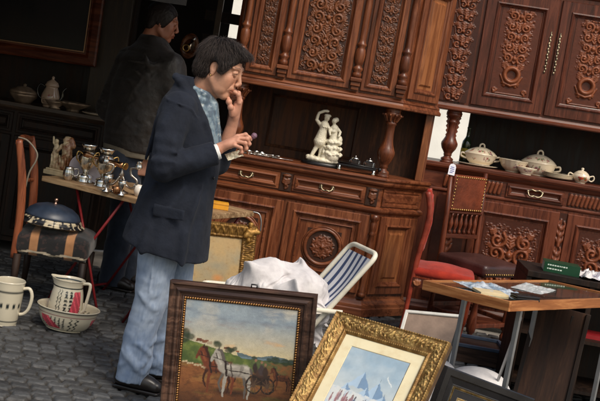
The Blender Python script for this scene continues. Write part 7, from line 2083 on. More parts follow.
# white sacks under the table
for lab, c, r, seed in (('smooth white cloth sack, lower left of the pair behind the black frame', (.80, 4.62, .17), (.13, .14, .20), 3), ('smooth white cloth sack, bigger right one behind the black frame', (1.00, 4.64, .16), (.20, .16, .20), 5)):
    s = SDF((c[0] - r[0] - .03, c[1] - r[1] - .03, -.01), (c[0] + r[0] + .03, c[1] + r[1] + .03, .42), .008)
    s.add(s.ell(c, r)); s.add(s.ell((c[0], c[1], .06), (r[0] * .95, r[1] * .95, .07)), .05); s.sub(s.half((0, 0, 0), (0, 0, 1)))
    o = s.build('white_sack', WCLOTH, None, 2, None, lambda V, q=seed: (noise2(V[:, 0] + 3 + V[:, 1], V[:, 2] + 3, 9, seed=q) - .5) * .02)
    tag(o, lab, 'sack', 'white sacks behind the black frame')

# ================================================================== foreground framed pictures
def frame_tag(parent): pass
hp = thing('horse_painting', 'oil painting of horses pulling a cart in a dark wooden frame in the foreground', 'painting', matrix=frame_matrix(-.485, 4.0788, .6438, -.1105, .06, -.0899))
FW, FH = .63, .615
DKF = wood('dark_frame_wood', lin(30, 19, 15), lin(62, 42, 33), lin(92, 66, 52), 'x', rough=.4, coat=.1)
mb = MB(); mb.rect(0, FW, -FH, 0, [(0, .03), (0, -.012), (.004, -.017), (.012, -.018), (.020, -.010), (.028, -.009), (.040, -.016), (.048, -.013), (.052, -.004), (.056, -.003), (.060, -.006), (.063, -.004)], close=False)
mb.build('frame', DKF, hp)
def beads(s, t):
    return np.clip(np.sin(s * 2 * PI / .0105) * .5 + .5, 0, 1) * np.sin(PI * np.clip(t, 0, 1))
GB = painted('gilt_bead', rough=.35, metal=.6, var=.3, nscale=60)
def bead_ring(parent, x0, z0, w, h, bw, y, mat, ridge, ground, name):
    e = bpy.data.objects.new('_', None)
    pt = [(0, y), (.5, y + .003), (1, y - .002)]
    Vs, Fs, Cs, off = [], [], [], 0
    for side in range(4):
        L = w if side % 2 == 0 else h
        ns, nt2 = int(L / .0018), 6
        S, T = np.meshgrid(np.linspace(0, 1, ns), np.linspace(0, 1, nt2))
        ins = T * bw; s_ = ins + (L - 2 * ins) * S
        p_ = beads(s_ - L / 2, T)
        yy = -np.interp(T, [0, .5, 1], [y, y + .002, y - .002]) - .004 * p_
        X, Z = [(s_, -h + ins), (w - ins, -h + s_), (w - s_, -ins), (ins, -s_)][side]
        Vs.append(np.stack([X + x0, yy, Z + z0], -1).reshape(-1, 3)); Fs.append(grid_faces(ns, nt2) + off); off += ns * nt2
        tt_ = p_[..., None]; Cs.append((np.array(ground) * (1 - tt_) + np.array(ridge) * tt_).reshape(-1, 3))
    bpy.data.objects.remove(e)
    return link(name, mesh_np(name, np.vstack(Vs), np.vstack(Fs), True, np.vstack(Cs)), mat, parent)
bead_ring(hp, .0632, -.0632, FW - .1264, FH - .1264, .0125, .003, GB, lin(190, 140, 74), lin(70, 34, 20), 'gilt_slip')
mb = MB(); mb.tube([(.348, .004, .0), (.348, .004, .014), (.372, .004, .014), (.372, .004, .0)], .0035, 8); mb.build('hanging_ring', BLACK, hp)

def horses(U, W, asp):
    W = (W - .10) / .90
    wu = noise2(U * 1.0 + 5, W + 5, 26, seed=71, octaves=3) - .5; wv = noise2(U + 9, W + 3, 26, seed=72, octaves=3) - .5
    U = U + .022 * wu; W = W + .020 * wv
    A = U * asp
    n = noise2(A + 2, W + 2, 5, seed=21); n2 = noise2(A + 2, W + 2, 22, seed=22); n3 = noise2(A * .5 + 2, W * 1.6 + 2, 9, seed=23)
    C = np.ones(U.shape + (3,)) * np.array(lin(150, 162, 170))
    sky_t = np.clip((W - .48) / .52, 0, 1)
    C = mix(C, 1 - np.clip(sky_t * 1.5, 0, 1), lin(214, 196, 152))
    C = mix(C, (n - .48) * 3.2 * np.clip(sky_t * 2, 0, 1), lin(196, 190, 176))
    C = mix(C, (n3 - .56) * 4 * np.clip(sky_t * 1.6, 0, 1), lin(128, 140, 152))
    C = mix(C, (n3 - .60) * 4 * np.clip(1.4 - sky_t * 2, 0, 1), lin(226, 180, 122))
    # far hills, water and fields
    hor = .475 + .02 * np.sin(U * 7)
    C = mix(C, (W < .50 + .012 * np.sin(U * 17)) * (U > .5) * 1.0, lin(92, 108, 112))
    C = mix(C, (W < .475) * (U > .45) * 1.0, lin(110, 130, 140)); C = mix(C, (W < .455 + .01 * n) * 1.0, lin(84, 96, 58))
    hill = .60 - .26 * np.clip(U - .02, 0, 1) + .02 * (n2 - .5)
    C = mix(C, (W < hill) * (U < .62) * 1.0, lin(88, 104, 52))
    C = mix(C, (W < hill) * (n2 - .42) * 2.6 * (U < .66), lin(124, 134, 66)); C = mix(C, (W < hill - .05) * (n - .52) * 3 * (U < .7), lin(62, 80, 40))
    C = mix(C, (W < .44) * (U > .74) * np.clip((n2 - .3) * 3, 0, 1), lin(132, 88, 50))
    # houses and trees on the hill
    for x, y, w_, h_, c in ((.11, .615, .05, .025, lin(206, 190, 164)), (.145, .60, .05, .03, lin(112, 70, 52)), (.20, .59, .06, .03, lin(130, 84, 62)), (.24, .575, .04, .03, lin(170, 150, 124)), (.40, .545, .05, .022, lin(112, 72, 52)), (.50, .52, .03, .02, lin(150, 90, 60))):
        C = mix(C, ((np.abs(U - x) < w_ / 2) & (np.abs(W - y) < h_ / 2)) * 1.0, c)
    for x, y, r in ((.02, .66, .05), (.06, .62, .05), (.0, .60, .07), (.31, .575, .05), (.44, .53, .035), (.47, .545, .03), (.42, .52, .04), (.84, .47, .05), (.92, .465, .05), (.98, .47, .04), (.78, .465, .03), (.65, .475, .03)):
        C = mix(C, blobm(U, W + .02 * (n2 - .5), x, y, r, r * .9, .35) * (.6 + .5 * n2), lin(46, 58, 38))
    # road
    road = .36 - .05 * U + .03 * (n - .5)
    C = mix(C, (W < road) * 1.0, lin(138, 86, 48)); C = mix(C, (W < road) * (n3 - .45) * 3.5, lin(182, 118, 68)); C = mix(C, (W < road) * (n2 - .5) * 2.6, lin(104, 62, 36))
    C = mix(C, np.clip((.16 - W) / .16, 0, 1) * .85 * np.clip(.5 + n, 0, 1), lin(62, 38, 26))
    C = mix(C, np.clip((.25 - np.abs(W - .12)) * 3, 0, 1) * (U > .3) * np.clip((n3 - .4) * 2.5, 0, 1), lin(66, 42, 30))
    C = mix(C, np.clip((n3 - .50) * 5, 0, 1) * (W < road) * (W > .05) * .5, lin(96, 92, 44)); C = mix(C, np.clip((noise2(A + 6, W * 3 + 2, 14, seed=88) - .55) * 6, 0, 1) * (W < road) * .6, lin(84, 52, 32))
    # flock
    for k in range(10):
        C = mix(C, blobm(U, W, .02 + k * .022, .365 - k * .004 + .008 * math.sin(k * 2), .014, .014, .5), lin(196, 176, 140))
    # shadow under the team
    C = mix(C, blobm(U, W, .50, .10, .36, .05, .9) * .85, lin(44, 28, 20))
    def horse(x, y, s_, coat, dark, lightc, head_dx):
        Cx = C0[0]
        Cx = mix(Cx, linem(U, W, [(x + .10 * s_, y - .02 * s_), (x + .13 * s_, y - .16 * s_), (x + .12 * s_, y - .30 * s_)], .021 * s_, .009 * s_), dark)
        Cx = mix(Cx, linem(U, W, [(x - .10 * s_, y - .04 * s_), (x - .14 * s_, y - .15 * s_), (x - .11 * s_, y - .25 * s_)], .020 * s_, .008 * s_), dark)
        Cx = mix(Cx, linem(U, W, [(x + .13 * s_, y - .0), (x + .17 * s_, y - .15 * s_), (x + .155 * s_, y - .30 * s_)], .027 * s_, .009 * s_), coat)
        Cx = mix(Cx, linem(U, W, [(x - .07 * s_, y - .05 * s_), (x - .085 * s_, y - .18 * s_), (x - .09 * s_, y - .31 * s_)], .023 * s_, .009 * s_), coat)
        Cx = mix(Cx, blobm(U, W, x, y, .165 * s_, .085 * s_, .3, -.12), coat)
        Cx = mix(Cx, blobm(U, W, x + .11 * s_, y + .005, .075 * s_, .085 * s_, .4), coat)
        Cx = mix(Cx, linem(U, W, [(x - .10 * s_, y + .02 * s_), (x - .15 * s_, y + .12 * s_), (x - .165 * s_, y + .19 * s_)], .065 * s_, .032 * s_), coat)
        Cx = mix(Cx, linem(U, W, [(x - .165 * s_, y + .20 * s_), (x - .205 * s_, y + .13 * s_), (x - .225 * s_, y + .085 * s_)], .033 * s_, .019 * s_), coat)
        Cx = mix(Cx, linem(U, W, [(x - .16 * s_, y + .21 * s_), (x - .155 * s_, y + .25 * s_)], .014 * s_, .005 * s_), dark)
        Cx = mix(Cx, linem(U, W, [(x - .135 * s_, y + .21 * s_), (x - .105 * s_, y + .12 * s_), (x - .06 * s_, y + .06 * s_)], .022 * s_, .012 * s_), dark)
        Cx = mix(Cx, blobm(U, W, x - .01 * s_, y - .055 * s_, .13 * s_, .028 * s_, .9) * .75, dark)
        Cx = mix(Cx, blobm(U, W, x + .12 * s_, y + .045 * s_, .055 * s_, .030 * s_, .8) * .8, lightc)
        Cx = mix(Cx, blobm(U, W, x - .03 * s_, y + .045 * s_, .08 * s_, .022 * s_, .8) * .7, lightc)
        Cx = mix(Cx, linem(U, W, [(x - .075 * s_, y + .015 * s_), (x - .115 * s_, y + .11 * s_)], .018 * s_, .010 * s_) * .6, dark)
        Cx = mix(Cx, linem(U, W, [(x - .135 * s_, y + .06 * s_), (x - .165 * s_, y + .15 * s_)], .014 * s_, .010 * s_) * .6, lightc)
        Cx = mix(Cx, linem(U, W, [(x + .06 * s_, y - .06 * s_), (x + .085 * s_, y + .04 * s_)], .012 * s_, .02 * s_) * .5, dark)
        Cx = mix(Cx, linem(U, W, [(x - .185 * s_, y + .165 * s_), (x - .165 * s_, y + .115 * s_)], .006 * s_) * .9, lin(44, 30, 26))
        Cx = mix(Cx, linem(U, W, [(x - .205 * s_, y + .125 * s_), (x - .05 * s_, y + .09 * s_)], .005 * s_) * .8, lin(44, 30, 26))
        Cx = mix(Cx, linem(U, W, [(x - .03 * s_, y + .08 * s_), (x - .01 * s_, y - .08 * s_)], .009 * s_) * .8, lin(50, 34, 28))
        Cx = mix(Cx, linem(U, W, [(x - .09 * s_, y + .09 * s_), (x - .065 * s_, y - .07 * s_)], .013 * s_), lin(44, 30, 26))
        Cx = mix(Cx, linem(U, W, [(x - .08 * s_, y + .0), (x + .10 * s_, y - .01 * s_), (x + .22 * s_, y - .03)], .006 * s_), lin(40, 28, 24))
        Cx = mix(Cx, linem(U, W, [(x + .165 * s_, y + .03 * s_), (x + .195 * s_, y - .06 * s_), (x + .185 * s_, y - .15 * s_)], .016 * s_, .008 * s_), dark)
        return Cx
    C0 = [C]
    C0[0] = horse(.90, .30, .44, lin(96, 52, 30), lin(50, 28, 20), lin(126, 74, 44), 0)
    C0[0] = horse(.33, .345, .86, lin(112, 56, 34), lin(62, 32, 22), lin(150, 86, 54), 0)
    C0[0] = horse(.475, .325, .90, lin(166, 158, 146), lin(96, 88, 82), lin(206, 198, 184), 0)
    C = C0[0]
    # cart, driver and wheels
    C = mix(C, ((U > .64) & (U < .80) & (W > .20) & (W < .31)) * 1.0, lin(58, 40, 32))
    C = mix(C, blobm(U, W, .72, .33, .09, .05, .5), lin(74, 52, 42))
    for x, y, c in ((.665, .40, lin(56, 44, 40)), (.72, .39, lin(70, 58, 58)), (.755, .37, lin(60, 44, 36))):
        C = mix(C, blobm(U, W, x, y - .03, .026, .06, .3), c); C = mix(C, blobm(U, W, x, y + .045, .012, .02, .3), lin(150, 110, 84))
    for x, r in ((.665, .085), (.785, .075)):
        q = np.hypot((U - x) / .78, (W - .20))
        C = mix(C, np.clip((.012 - np.abs(q - r)) / .006, 0, 1), lin(40, 30, 26)); C = mix(C, (q < .018) * 1.0, lin(44, 32, 28))
        for k in range(5):
            a = k * PI / 5; C = mix(C, linem(U, W, [(x - r * .78 * math.cos(a), .20 - r * math.sin(a)), (x + r * .78 * math.cos(a), .20 + r * math.sin(a))], .005) * .8, lin(92, 70, 54))
    return C * (.86 + .28 * n2[..., None])
canvas_from(hp, .074, FW - .074, -FH + .074, -.074, .001, horses, res=.0020)

# gilt framed winter print
gp = thing('gilt_framed_print', 'wide gold framed winter cavalry print with cream mount leaning in the foreground', 'framed print', matrix=frame_matrix(.2299, 3.9111, .6597, -.5138, .7175, -.0133))
GW, GHt, GBW = .50, .855, .078
def pat_gold(s, t):
    nn = noise2(s + 7 + .006 * np.sin(t * 9), t * .078 + 3, 95, seed=77, octaves=2)
    win = np.exp(-((t - .45) / .24) ** 4)
    leafy = np.clip(1 - np.abs(nn - .5) * 6, 0, 1) * win
    curl = np.clip(np.sin(s * 2 * PI / .024 + 5 * np.sin(t * 7)) * np.cos(t * 13 + s * 60), 0, 1) * win * .7
    bead = np.clip(np.sin(s * 2 * PI / .011), 0, 1) * np.exp(-((t - .08) / .05) ** 2) * .7
    rope = np.clip(np.sin(s * 2 * PI / .009 + 14 * t), 0, 1) * np.exp(-((t - .86) / .05) ** 2) * .5
    return leafy * .8 + curl + bead + rope
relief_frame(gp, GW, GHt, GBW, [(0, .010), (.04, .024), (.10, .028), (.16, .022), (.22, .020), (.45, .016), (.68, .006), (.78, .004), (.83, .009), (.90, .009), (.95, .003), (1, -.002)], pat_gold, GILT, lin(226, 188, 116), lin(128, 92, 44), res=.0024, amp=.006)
mb = MB(); mb.rect(GBW - .001, GW - GBW + .001, -GHt + GBW - .001, -GBW + .001, [(0, .004), (.044, .004), (.046, .0065)], close=False)
mb.build('mount', plain('cream_mount', lin(226, 214, 178), rough=.75, var=.05, scale=5, dirt=lin(196, 164, 108), dirt_amt=.45), gp)
def winter(U, W, asp):
    U = U + .03 * (noise2(U + 5, W + 5, 24, seed=73, octaves=3) - .5); W = W + .02 * (noise2(U + 2, W + 8, 24, seed=74, octaves=3) - .5)
    A = U * asp; Wv = (W - .50) / .50
    n = noise2(A + 2, W + 2, 8, seed=31); n2 = noise2(A + 2, W + 2, 36, seed=32)
    C = np.ones(U.shape + (3,)) * np.array(lin(146, 168, 184))
    C = mix(C, (n - .45) * 2.5, lin(176, 190, 198)); C = mix(C, 1 - np.clip((Wv - .25) * 2.2, 0, 1), lin(196, 200, 196))
    C = mix(C, (Wv < .40 + .06 * (n - .5)) * .9, lin(206, 208, 206)); C = mix(C, (Wv < .42) * (n2 - .5) * 2, lin(150, 172, 194))
    for x, y, s_ in ((.40, .52, .17), (.70, .44, .16), (.55, .42, .08), (.22, .42, .07), (.85, .40, .07)):
        yy = .50 + .50 * y
        tri = (W < yy + s_ * .55 - np.abs(U - x) * .62) & (W > yy - s_ * .15)
        C = mix(C, tri * 1.0, lin(164, 186, 206)); C = mix(C, (tri & (U > x)) * .8, lin(100, 130, 162))
        C = mix(C, (np.abs(U - x) < .003) * (W > yy) * (W < yy + s_ * .7) * .7, lin(92, 110, 128))
    rgw = random.Random(5)
    for k in range(16):
        x = rgw.uniform(.05, .42); y = .50 + .50 * rgw.uniform(.18, .30)
        C = mix(C, blobm(U, W, x, y, .022, .035, .4), rgw.choice([lin(150, 108, 112), lin(138, 116, 124), lin(176, 146, 146)])); C = mix(C, blobm(U, W, x, y + .035, .009, .012, .4), lin(120, 84, 84))
    for k in range(18):
        x = rgw.uniform(.42, .92); y = .50 + .50 * rgw.uniform(.10, .26)
        C = mix(C, blobm(U, W, x, y, .026, .040, .4), rgw.choice([lin(70, 82, 108), lin(96, 106, 126), lin(60, 70, 92)])); C = mix(C, blobm(U, W, x, y + .042, .010, .013, .4), lin(60, 56, 70))
    C = mix(C, linem(U, W, [(.78, .86), (.90, .80)], .004), lin(214, 218, 216))
    low = (W < .54)
    C = mix(C, low * 1.0 * np.clip((.54 - W) * 12, 0, 1), lin(186, 190, 188)); C = mix(C, low * (n2 - .45) * 2, lin(140, 150, 160))
    return C * (.92 + .16 * n2[..., None])
canvas_from(gp, GBW + .046, GW - GBW - .046, -GHt + GBW + .046, -GBW - .046, .005, winter, res=.0022, name='print', mat=PAPER)

# black framed picture in the corner
bf2 = thing('black_framed_picture', 'black lacquered picture frame with thin gilt slip, bottom right foreground', 'picture', matrix=frame_matrix(.7107, 3.9581, .5098, .3502, .12, .2487))
mb = MB(); mb.rect(0, .46, -.49, 0, [(0, .02), (0, -.014), (.005, -.018), (.030, -.018), (.036, -.012), (.060, -.006), (.064, -.008), (.068, -.003)], close=False); mb.build('frame', BLACK, bf2)
mb = MB(); mb.rect(.0682, .3918, -.4218, -.0682, [(0, -.003), (.003, -.006), (.008, -.004), (.010, .0)], close=False); mb.build('gilt_slip', BRASS, bf2)
mb = MB(); mb.rect(.0785, .3815, -.4115, -.0785, [(0, .001), (.028, .001), (.029, .003)], close=False); mb.build('mount', plain('black_mount', lin(26, 25, 28), rough=.6), bf2)
mb = MB(); mb.rect(.1078, .3522, -.3822, -.1078, [(0, .002), (.004, -.001), (.007, .003)], close=False); mb.build('inner_slip', BRASS, bf2)
def dusk(U, W, asp):
    n = noise2(U + 2, W + 2, 6, seed=41); C = np.ones(U.shape + (3,)) * np.array(lin(176, 160, 130)); C = mix(C, (W < .5) * 1.0, lin(92, 84, 62)); return mix(C, (n - .4) * 2, lin(120, 112, 96))
canvas_from(bf2, .114, .346, -.376, -.114, .003, dusk, res=.004)
# ================================================================== people
SKIN = painted('skin', rough=.5, bump=.2, bscale=520, var=.18, nscale=80, sss=.08)
HAIRM = painted('dark_hair', rough=.55, var=.3, nscale=60, spec=.3)
NAVY = fabric('navy_wool', lin(31, 36, 48), lin(22, 26, 36), weave=700, bump=.6, scale=10, sheen=.03)
DENIM = fabric('washed_denim', lin(124, 148, 184), lin(90, 116, 156), weave=900, bump=.35, scale=7, sheen=.15)


def smoothstep(a, b, x):
    t = np.clip((x - a) / (b - a), 0, 1)
    return t * t * (3 - 2 * t)


def head_sdf(h=.0024, open_mouth=False):
    """head facing +x, origin at its centre"""
    s = SDF((-.16, -.12, -.25), (.15, .12, .15), h)
    s.add(s.ell((-.012, 0, .035), (.098, .076, .088)))
    s.add(s.ell((.030, 0, -.020), (.062, .062, .085)), .03)
    s.add(s.ell((.050, 0, -.072), (.038, .040, .042)), .025)
    s.add(s.ell((.072, 0, -.103), (.018, .022, .018)), .018)            # chin
    for q in (-1, 1):
        s.chain([(-.005, q * .058, -.052), (.035, q * .046, -.092), (.066, q * .020, -.108)], [.017, .016, .014], .022)   # jaw line
        s.add(s.ell((.062, q * .040, -.022), (.024, .024, .026)), .018)     # cheek
        s.add(s.ell((.050, q * .044, -.052), (.030, .020, .034)), .022)     # fuller lower cheek
        s.sub(s.ell((.094, q * .033, .012), (.018, .018, .014)), .012)      # socket
        s.add(s.ell((.0795, q * .033, .010), (.0132, .0145, .0125)), .003)      # eyeball under lids
        s.add(s.ell((.0805, q * .033, .0135), (.0138, .0150, .0085)), .002)      # lowered upper lid
        s.sub(s.cap((.088, q * .020, -.009), (.078, q * .046, -.008), .0020), .005)   # tear trough
        for w_ in (-1, 0, 1):
            s.sub(s.cap((.070, q * .053, .010 + w_ * .005), (.058, q * .062, .010 + w_ * .010), .0014, .0008), .003)   # crow's feet
        s.sub(s.cap((.075, q * .030, -.078), (.064, q * .034, -.098), .0020, .0014), .006)   # line beside the chin
        s.add(s.ell((.052, q * .044, -.082), (.018, .014, .016)), .016)     # soft jowl
        s.chain([(.086, q * .018, .013), (.0925, q * .032, .0175), (.080, q * .048, .012)], [.0035, .0042, .0035], .004)   # upper lid
        s.chain([(.085, q * .020, .004), (.0905, q * .033, .001), (.079, q * .047, .004)], [.003, .0035, .003], .004)      # lower lid
        s.chain([(.088, q * .014, .034), (.088, q * .034, .038), (.074, q * .055, .033)], [.006, .006, .005], .018)        # brow
        s.add(s.ell((.104, q * .0115, -.037), (.010, .0075, .008)), .006)   # nostril wing
        s.sub(s.ell((.106, q * .007, -.045), (.005, .0035, .004)), .003)
        s.sub(s.cap((.094, q * .020, -.036), (.080, q * .034, -.066), .0032, .0022), .006)  # fold beside the mouth
        # ear
        s.add(s.ell((-.010, q * .074, -.004), (.017, .008, .030), Matrix.Rotation(-.25, 3, 'Y')), .004)
        s.sub(s.ell((-.004, q * .083, .000), (.009, .006, .016)), .004)
        s.add(s.ell((-.006, q * .074, -.030), (.009, .006, .010)), .004)
    s.chain([(.090, 0, .028), (.100, 0, .002), (.1125, 0, -.026)], [.0085, .0080, .0105], .010)
    s.add(s.ell((.108, 0, -.031), (.0105, .0115, .009)), .006)
    s.add(s.ell((.086, 0, -.062), (.016, .026, .018)), .012)
    s.chain([(.089, -.020, -.0675), (.1015, 0, -.0615), (.089, .020, -.0675)], [.004, .0062, .004], .004)
    s.chain([(.088, -.018, -.0745), (.0985, 0, -.0770), (.088, .018, -.0745)], [.004, .0066, .004], .004)
    s.sub(s.cap((.104, -.001, -.0695), (.090, -.024, -.0712), .0022, .0018), .002); s.sub(s.cap((.104, .001, -.0695), (.090, .024, -.0712), .0022, .0018), .002)
    s.chain([(-.030, 0, -.040), (-.050, 0, -.12), (-.070, 0, -.22)], [.056, .052, .058], .03)   # neck
    s.chain([(.02, 0, -.10), (-.02, 0, -.20)], [.02, .03], .04)
    return s


def skin_col(base):
    b = np.array(base)
    def f(V):
        C = np.ones((len(V), 3)) * b
        n = noise2(V[:, 0] * 1 + V[:, 1] + 4, V[:, 2] + 4, 26, seed=3)
        C *= (.92 + .16 * n)[:, None]
        x, y, z = V[:, 0], np.abs(V[:, 1]), V[:, 2]
        red = np.exp(-((x - .08) ** 2 + (y - .042) ** 2 + (z + .025) ** 2) / .0006) * .5 + np.exp(-((x - .118) ** 2 + y ** 2 + (z + .032) ** 2) / .0002) * .5
        C = C * (1 - red[:, None] * np.array([.0, .22, .25]))
        lip = (x > .088) & (y < .024) & (np.abs(z + .0695) < .0115 - .0003 * y * 1000 * .3)
        C[lip] = C[lip] * np.array([.82, .60, .58])
        brow = (x > .070) & (y > .012) & (y < .056) & (np.abs(z - (.041 - .16 * np.abs(y - .034))) < .0028)
        C[brow] = C[brow] * .45
        lash = (x > .074) & (y > .017) & (y < .050) & (np.abs(z - (.0125 - 1.2 * np.maximum(0, y - .040) ** 1)) < .0024)
        C[lash] = C[lash] * .35
        return C
    return f


# ---------------------------------------------------------------- the woman
WX, WY = -.58, 4.58
lady = thing('person', 'woman in navy blazer and pale jeans, hand at her mouth, examining something small', 'person', (WX, WY, 0))
def LO(p): return (p[0] - WX, p[1] - WY, p[2])
ORI = (WX, WY, 0)
HM = Matrix.Translation((-.468, 4.575, 1.564)) @ Matrix.Rotation(rad(-14), 4, 'Z') @ Matrix.Rotation(rad(15), 4, 'Y')
hs = head_sdf()
V, F = hs.mesh(1)
Ch = skin_col(lin(198, 146, 118))(V)
A = np.array(HM)
Vh = V @ A[:3, :3].T + A[:3, 3]

# hands ------------------------------------------------------------
def finger(s, pts, r0, r1, k=.004):
    n = len(pts) - 1
    s.chain(pts, [r0 + (r1 - r0) * i / n for i in range(n + 1)], k)
    # knuckle swellings
    for i in range(1, n):
        s.add(s.ell(pts[i], (r0 * 1.08,) * 3), .004)

s = SDF((-.52, 4.34, 1.13), (-.25, 4.50, 1.33), .0021)
Wn, Kn = (-.425, 4.40, 1.190), (-.335, 4.415, 1.257)
s.chain([(-.50, 4.385, 1.155), Wn, (-.405, 4.402, 1.203)], [.034, .027, .026], 0)
s.add(s.ell((-.372, 4.412, 1.232), (.050, .034, .021), Matrix.Rotation(rad(-36), 3, 'Y')), .018)
k_i, k_m, k_r, k_p = (-.332, 4.440, 1.274), (-.322, 4.418, 1.268), (-.325, 4.398, 1.254), (-.334, 4.382, 1.236)
for kk in (k_i, k_m, k_r, k_p):
    s.chain([(-.395, 4.41, 1.212), kk], [.016, .0105], .012)
finger(s, [k_i, (-.296, 4.444, 1.288), (-.278, 4.452, 1.276), (-.270, 4.457, 1.268)], .0100, .0076)
finger(s, [k_m, (-.284, 4.418, 1.272), (-.272, 4.428, 1.250), (-.279, 4.438, 1.236)], .0104, .0080)
finger(s, [k_r, (-.288, 4.394, 1.252), (-.280, 4.404, 1.228), (-.291, 4.415, 1.216)], .0098, .0076)
finger(s, [k_p, (-.303, 4.378, 1.229), (-.297, 4.386, 1.209), (-.306, 4.396, 1.199)], .0086, .0068)
finger(s, [(-.395, 4.430, 1.205), (-.350, 4.456, 1.232), (-.308, 4.464, 1.256), (-.280, 4.464, 1.272)], .0150, .0088, .008)
Vr, Fr = s.mesh(1)
s = SDF((-.46, 4.50, 1.20), (-.32, 4.66, 1.50), .0021)
s.chain([(-.395, 4.63, 1.21), (-.378, 4.61, 1.31), (-.374, 4.598, 1.345)], [.035, .027, .025], 0)
s.add(s.ell((-.370, 4.588, 1.388), (.020, .037, .046)), .016)
kz = [(-.358, 4.556, 1.424), (-.354, 4.576, 1.432), (-.356, 4.597, 1.428), (-.361, 4.615, 1.416)]
for kk in kz: s.chain([(-.372, 4.592, 1.36), kk], [.017, .0105], .012)
finger(s, [kz[0], (-.366, 4.548, 1.460), (-.385, 4.552, 1.470), (-.398, 4.560, 1.464)], .0098, .0074)
finger(s, [kz[1], (-.368, 4.572, 1.468), (-.388, 4.574, 1.474), (-.402, 4.577, 1.466)], .0100, .0078)
finger(s, [kz[2], (-.372, 4.598, 1.462), (-.392, 4.598, 1.462), (-.404, 4.595, 1.450)], .0096, .0074)
finger(s, [kz[3], (-.378, 4.618, 1.444), (-.395, 4.616, 1.440), (-.404, 4.610, 1.430)], .0084, .0066)
finger(s, [(-.382, 4.565, 1.365), (-.392, 4.546, 1.396), (-.404, 4.545, 1.420), (-.410, 4.552, 1.436)], .0140, .0086, .008)
Vl, Fl = s.mesh(1)
def hand_col(V):
    n = noise2(V[:, 0] + V[:, 1] + 3, V[:, 2] + 3, 40, seed=8)
    return np.array(lin(204, 146, 120)) * (.88 + .24 * n)[:, None]
# body inside the clothes, so that skin runs on under collar and cuffs
s = SDF((-.85, 4.26, .02), (-.33, 4.88, 1.46), .010)
s.add(s.loft([(.70, -.59, 4.58, .13, .17), (1.0, -.58, 4.58, .12, .15), (1.25, -.585, 4.58, .11, .15), (1.36, -.59, 4.58, .09, .15), (1.42, -.575, 4.58, .06, .07), (1.455, -.555, 4.578, .048, .05)]))
s.chain([(-.60, 4.43, 1.35), (-.615, 4.355, 1.08), (-.47, 4.39, 1.165)], [.045, .042, .034], .02)
s.chain([(-.58, 4.73, 1.35), (-.44, 4.72, 1.13), (-.395, 4.63, 1.22)], [.045, .042, .034], .02)
s.chain([(-.605, 4.50, .74), (-.60, 4.50, .45), (-.63, 4.50, .07)], [.075, .055, .042], .02)
s.chain([(-.57, 4.67, .74), (-.53, 4.69, .45), (-.57, 4.70, .07)], [.075, .055, .042], .02)
Vb, Fb = s.mesh(1)
VV = np.vstack([Vh, Vr, Vl, Vb]); FF = np.vstack([F, Fr + len(Vh), Fl + len(Vh) + len(Vr), Fb + len(Vh) + len(Vr) + len(Vl)])
CC = np.vstack([Ch, hand_col(Vr), hand_col(Vl), hand_col(Vb)])
link('body', mesh_np('body', VV - np.array(ORI), FF, True, CC), SKIN, lady)

# nails
mb = MB()
for p, r in (((-.2685, 4.4525, 1.2745), .005), ((-.272, 4.433, 1.243), .005)):
    mb.sphere(LO(p), r, 1, .7, 1, 10, 8)
mb.bm.free()

# blazer -------------------------------------------------------------
s = SDF((-.90, 4.24, .58), (-.34, 4.92, 1.54), .0055)
YAW = rad(-12)
s.add(s.loft([(.58, -.598, 4.58, .205, .245), (.72, -.592, 4.58, .196, .238), (.86, -.582, 4.585, .178, .212), (1.0, -.572, 4.588, .162, .190), (1.13, -.570, 4.590, .160, .184), (1.24, -.578, 4.590, .150, .188),
              (1.32, -.590, 4.58, .130, .200), (1.38, -.598, 4.58, .105, .168), (1.42, -.600, 4.58, .086, .120), (1.455, -.602, 4.58, .072, .088), (1.49, -.600, 4.578, .062, .072), (1.505, -.598, 4.578, .058, .068)], YAW, 2.2))
s.chain([(-.612, 4.445, 1.352), (-.626, 4.385, 1.25), (-.628, 4.335, 1.085)], [.082, .071, .062], .012)
d = s.cap((-.628, 4.335, 1.085), (-.415, 4.398, 1.186), .063, .054, ex=True)
s.add(d, .010)
s.chain([(-.575, 4.72, 1.352), (-.50, 4.745, 1.25), (-.435, 4.725, 1.12)], [.080, .072, .062], .03)
s.add(s.cap((-.435, 4.725, 1.12), (-.385, 4.645, 1.245), .062, .052, ex=True), .018)
# opening with scarf: wedge cut between the lapels
cy, sy = math.cos(YAW), math.sin(YAW)
u = (s.X + .585) * cy + (s.Y - 4.58) * sy; v = -(s.X + .585) * sy + (s.Y - 4.58) * cy
wid = np.clip((s.Z - 1.13) * .20, 0, .060)
wedge = np.maximum(np.abs(v) - wid, -(u - .005) + np.clip((s.Z - 1.38) * .9, -.02, .06) * 0)
wedge = np.maximum(wedge, 1.11 - s.Z)
s.sub(wedge, .006)
# hollow collar for the neck
s.sub(s.cap((-.575, 4.578, 1.40), (-.545, 4.576, 1.56), .056, .066), .004)
# hem: slightly lower at the front, hollow cuff
s.sub(s.half((-.60, 4.58, .684), (.165, 0, 1)), .004)
s.sub(s.cap((-.45, 4.390, 1.169), (-.38, 4.407, 1.204), .041, .044), .002)
s.sub(s.cap((-.41, 4.685, 1.18), (-.375, 4.63, 1.27), .040, .042), .002)
s.sub(s.loft([(.50, -.598, 4.58, .192, .232), (.66, -.594, 4.58, .186, .226), (.72, -.592, 4.58, .170, .21)], YAW, 2.2), .004)
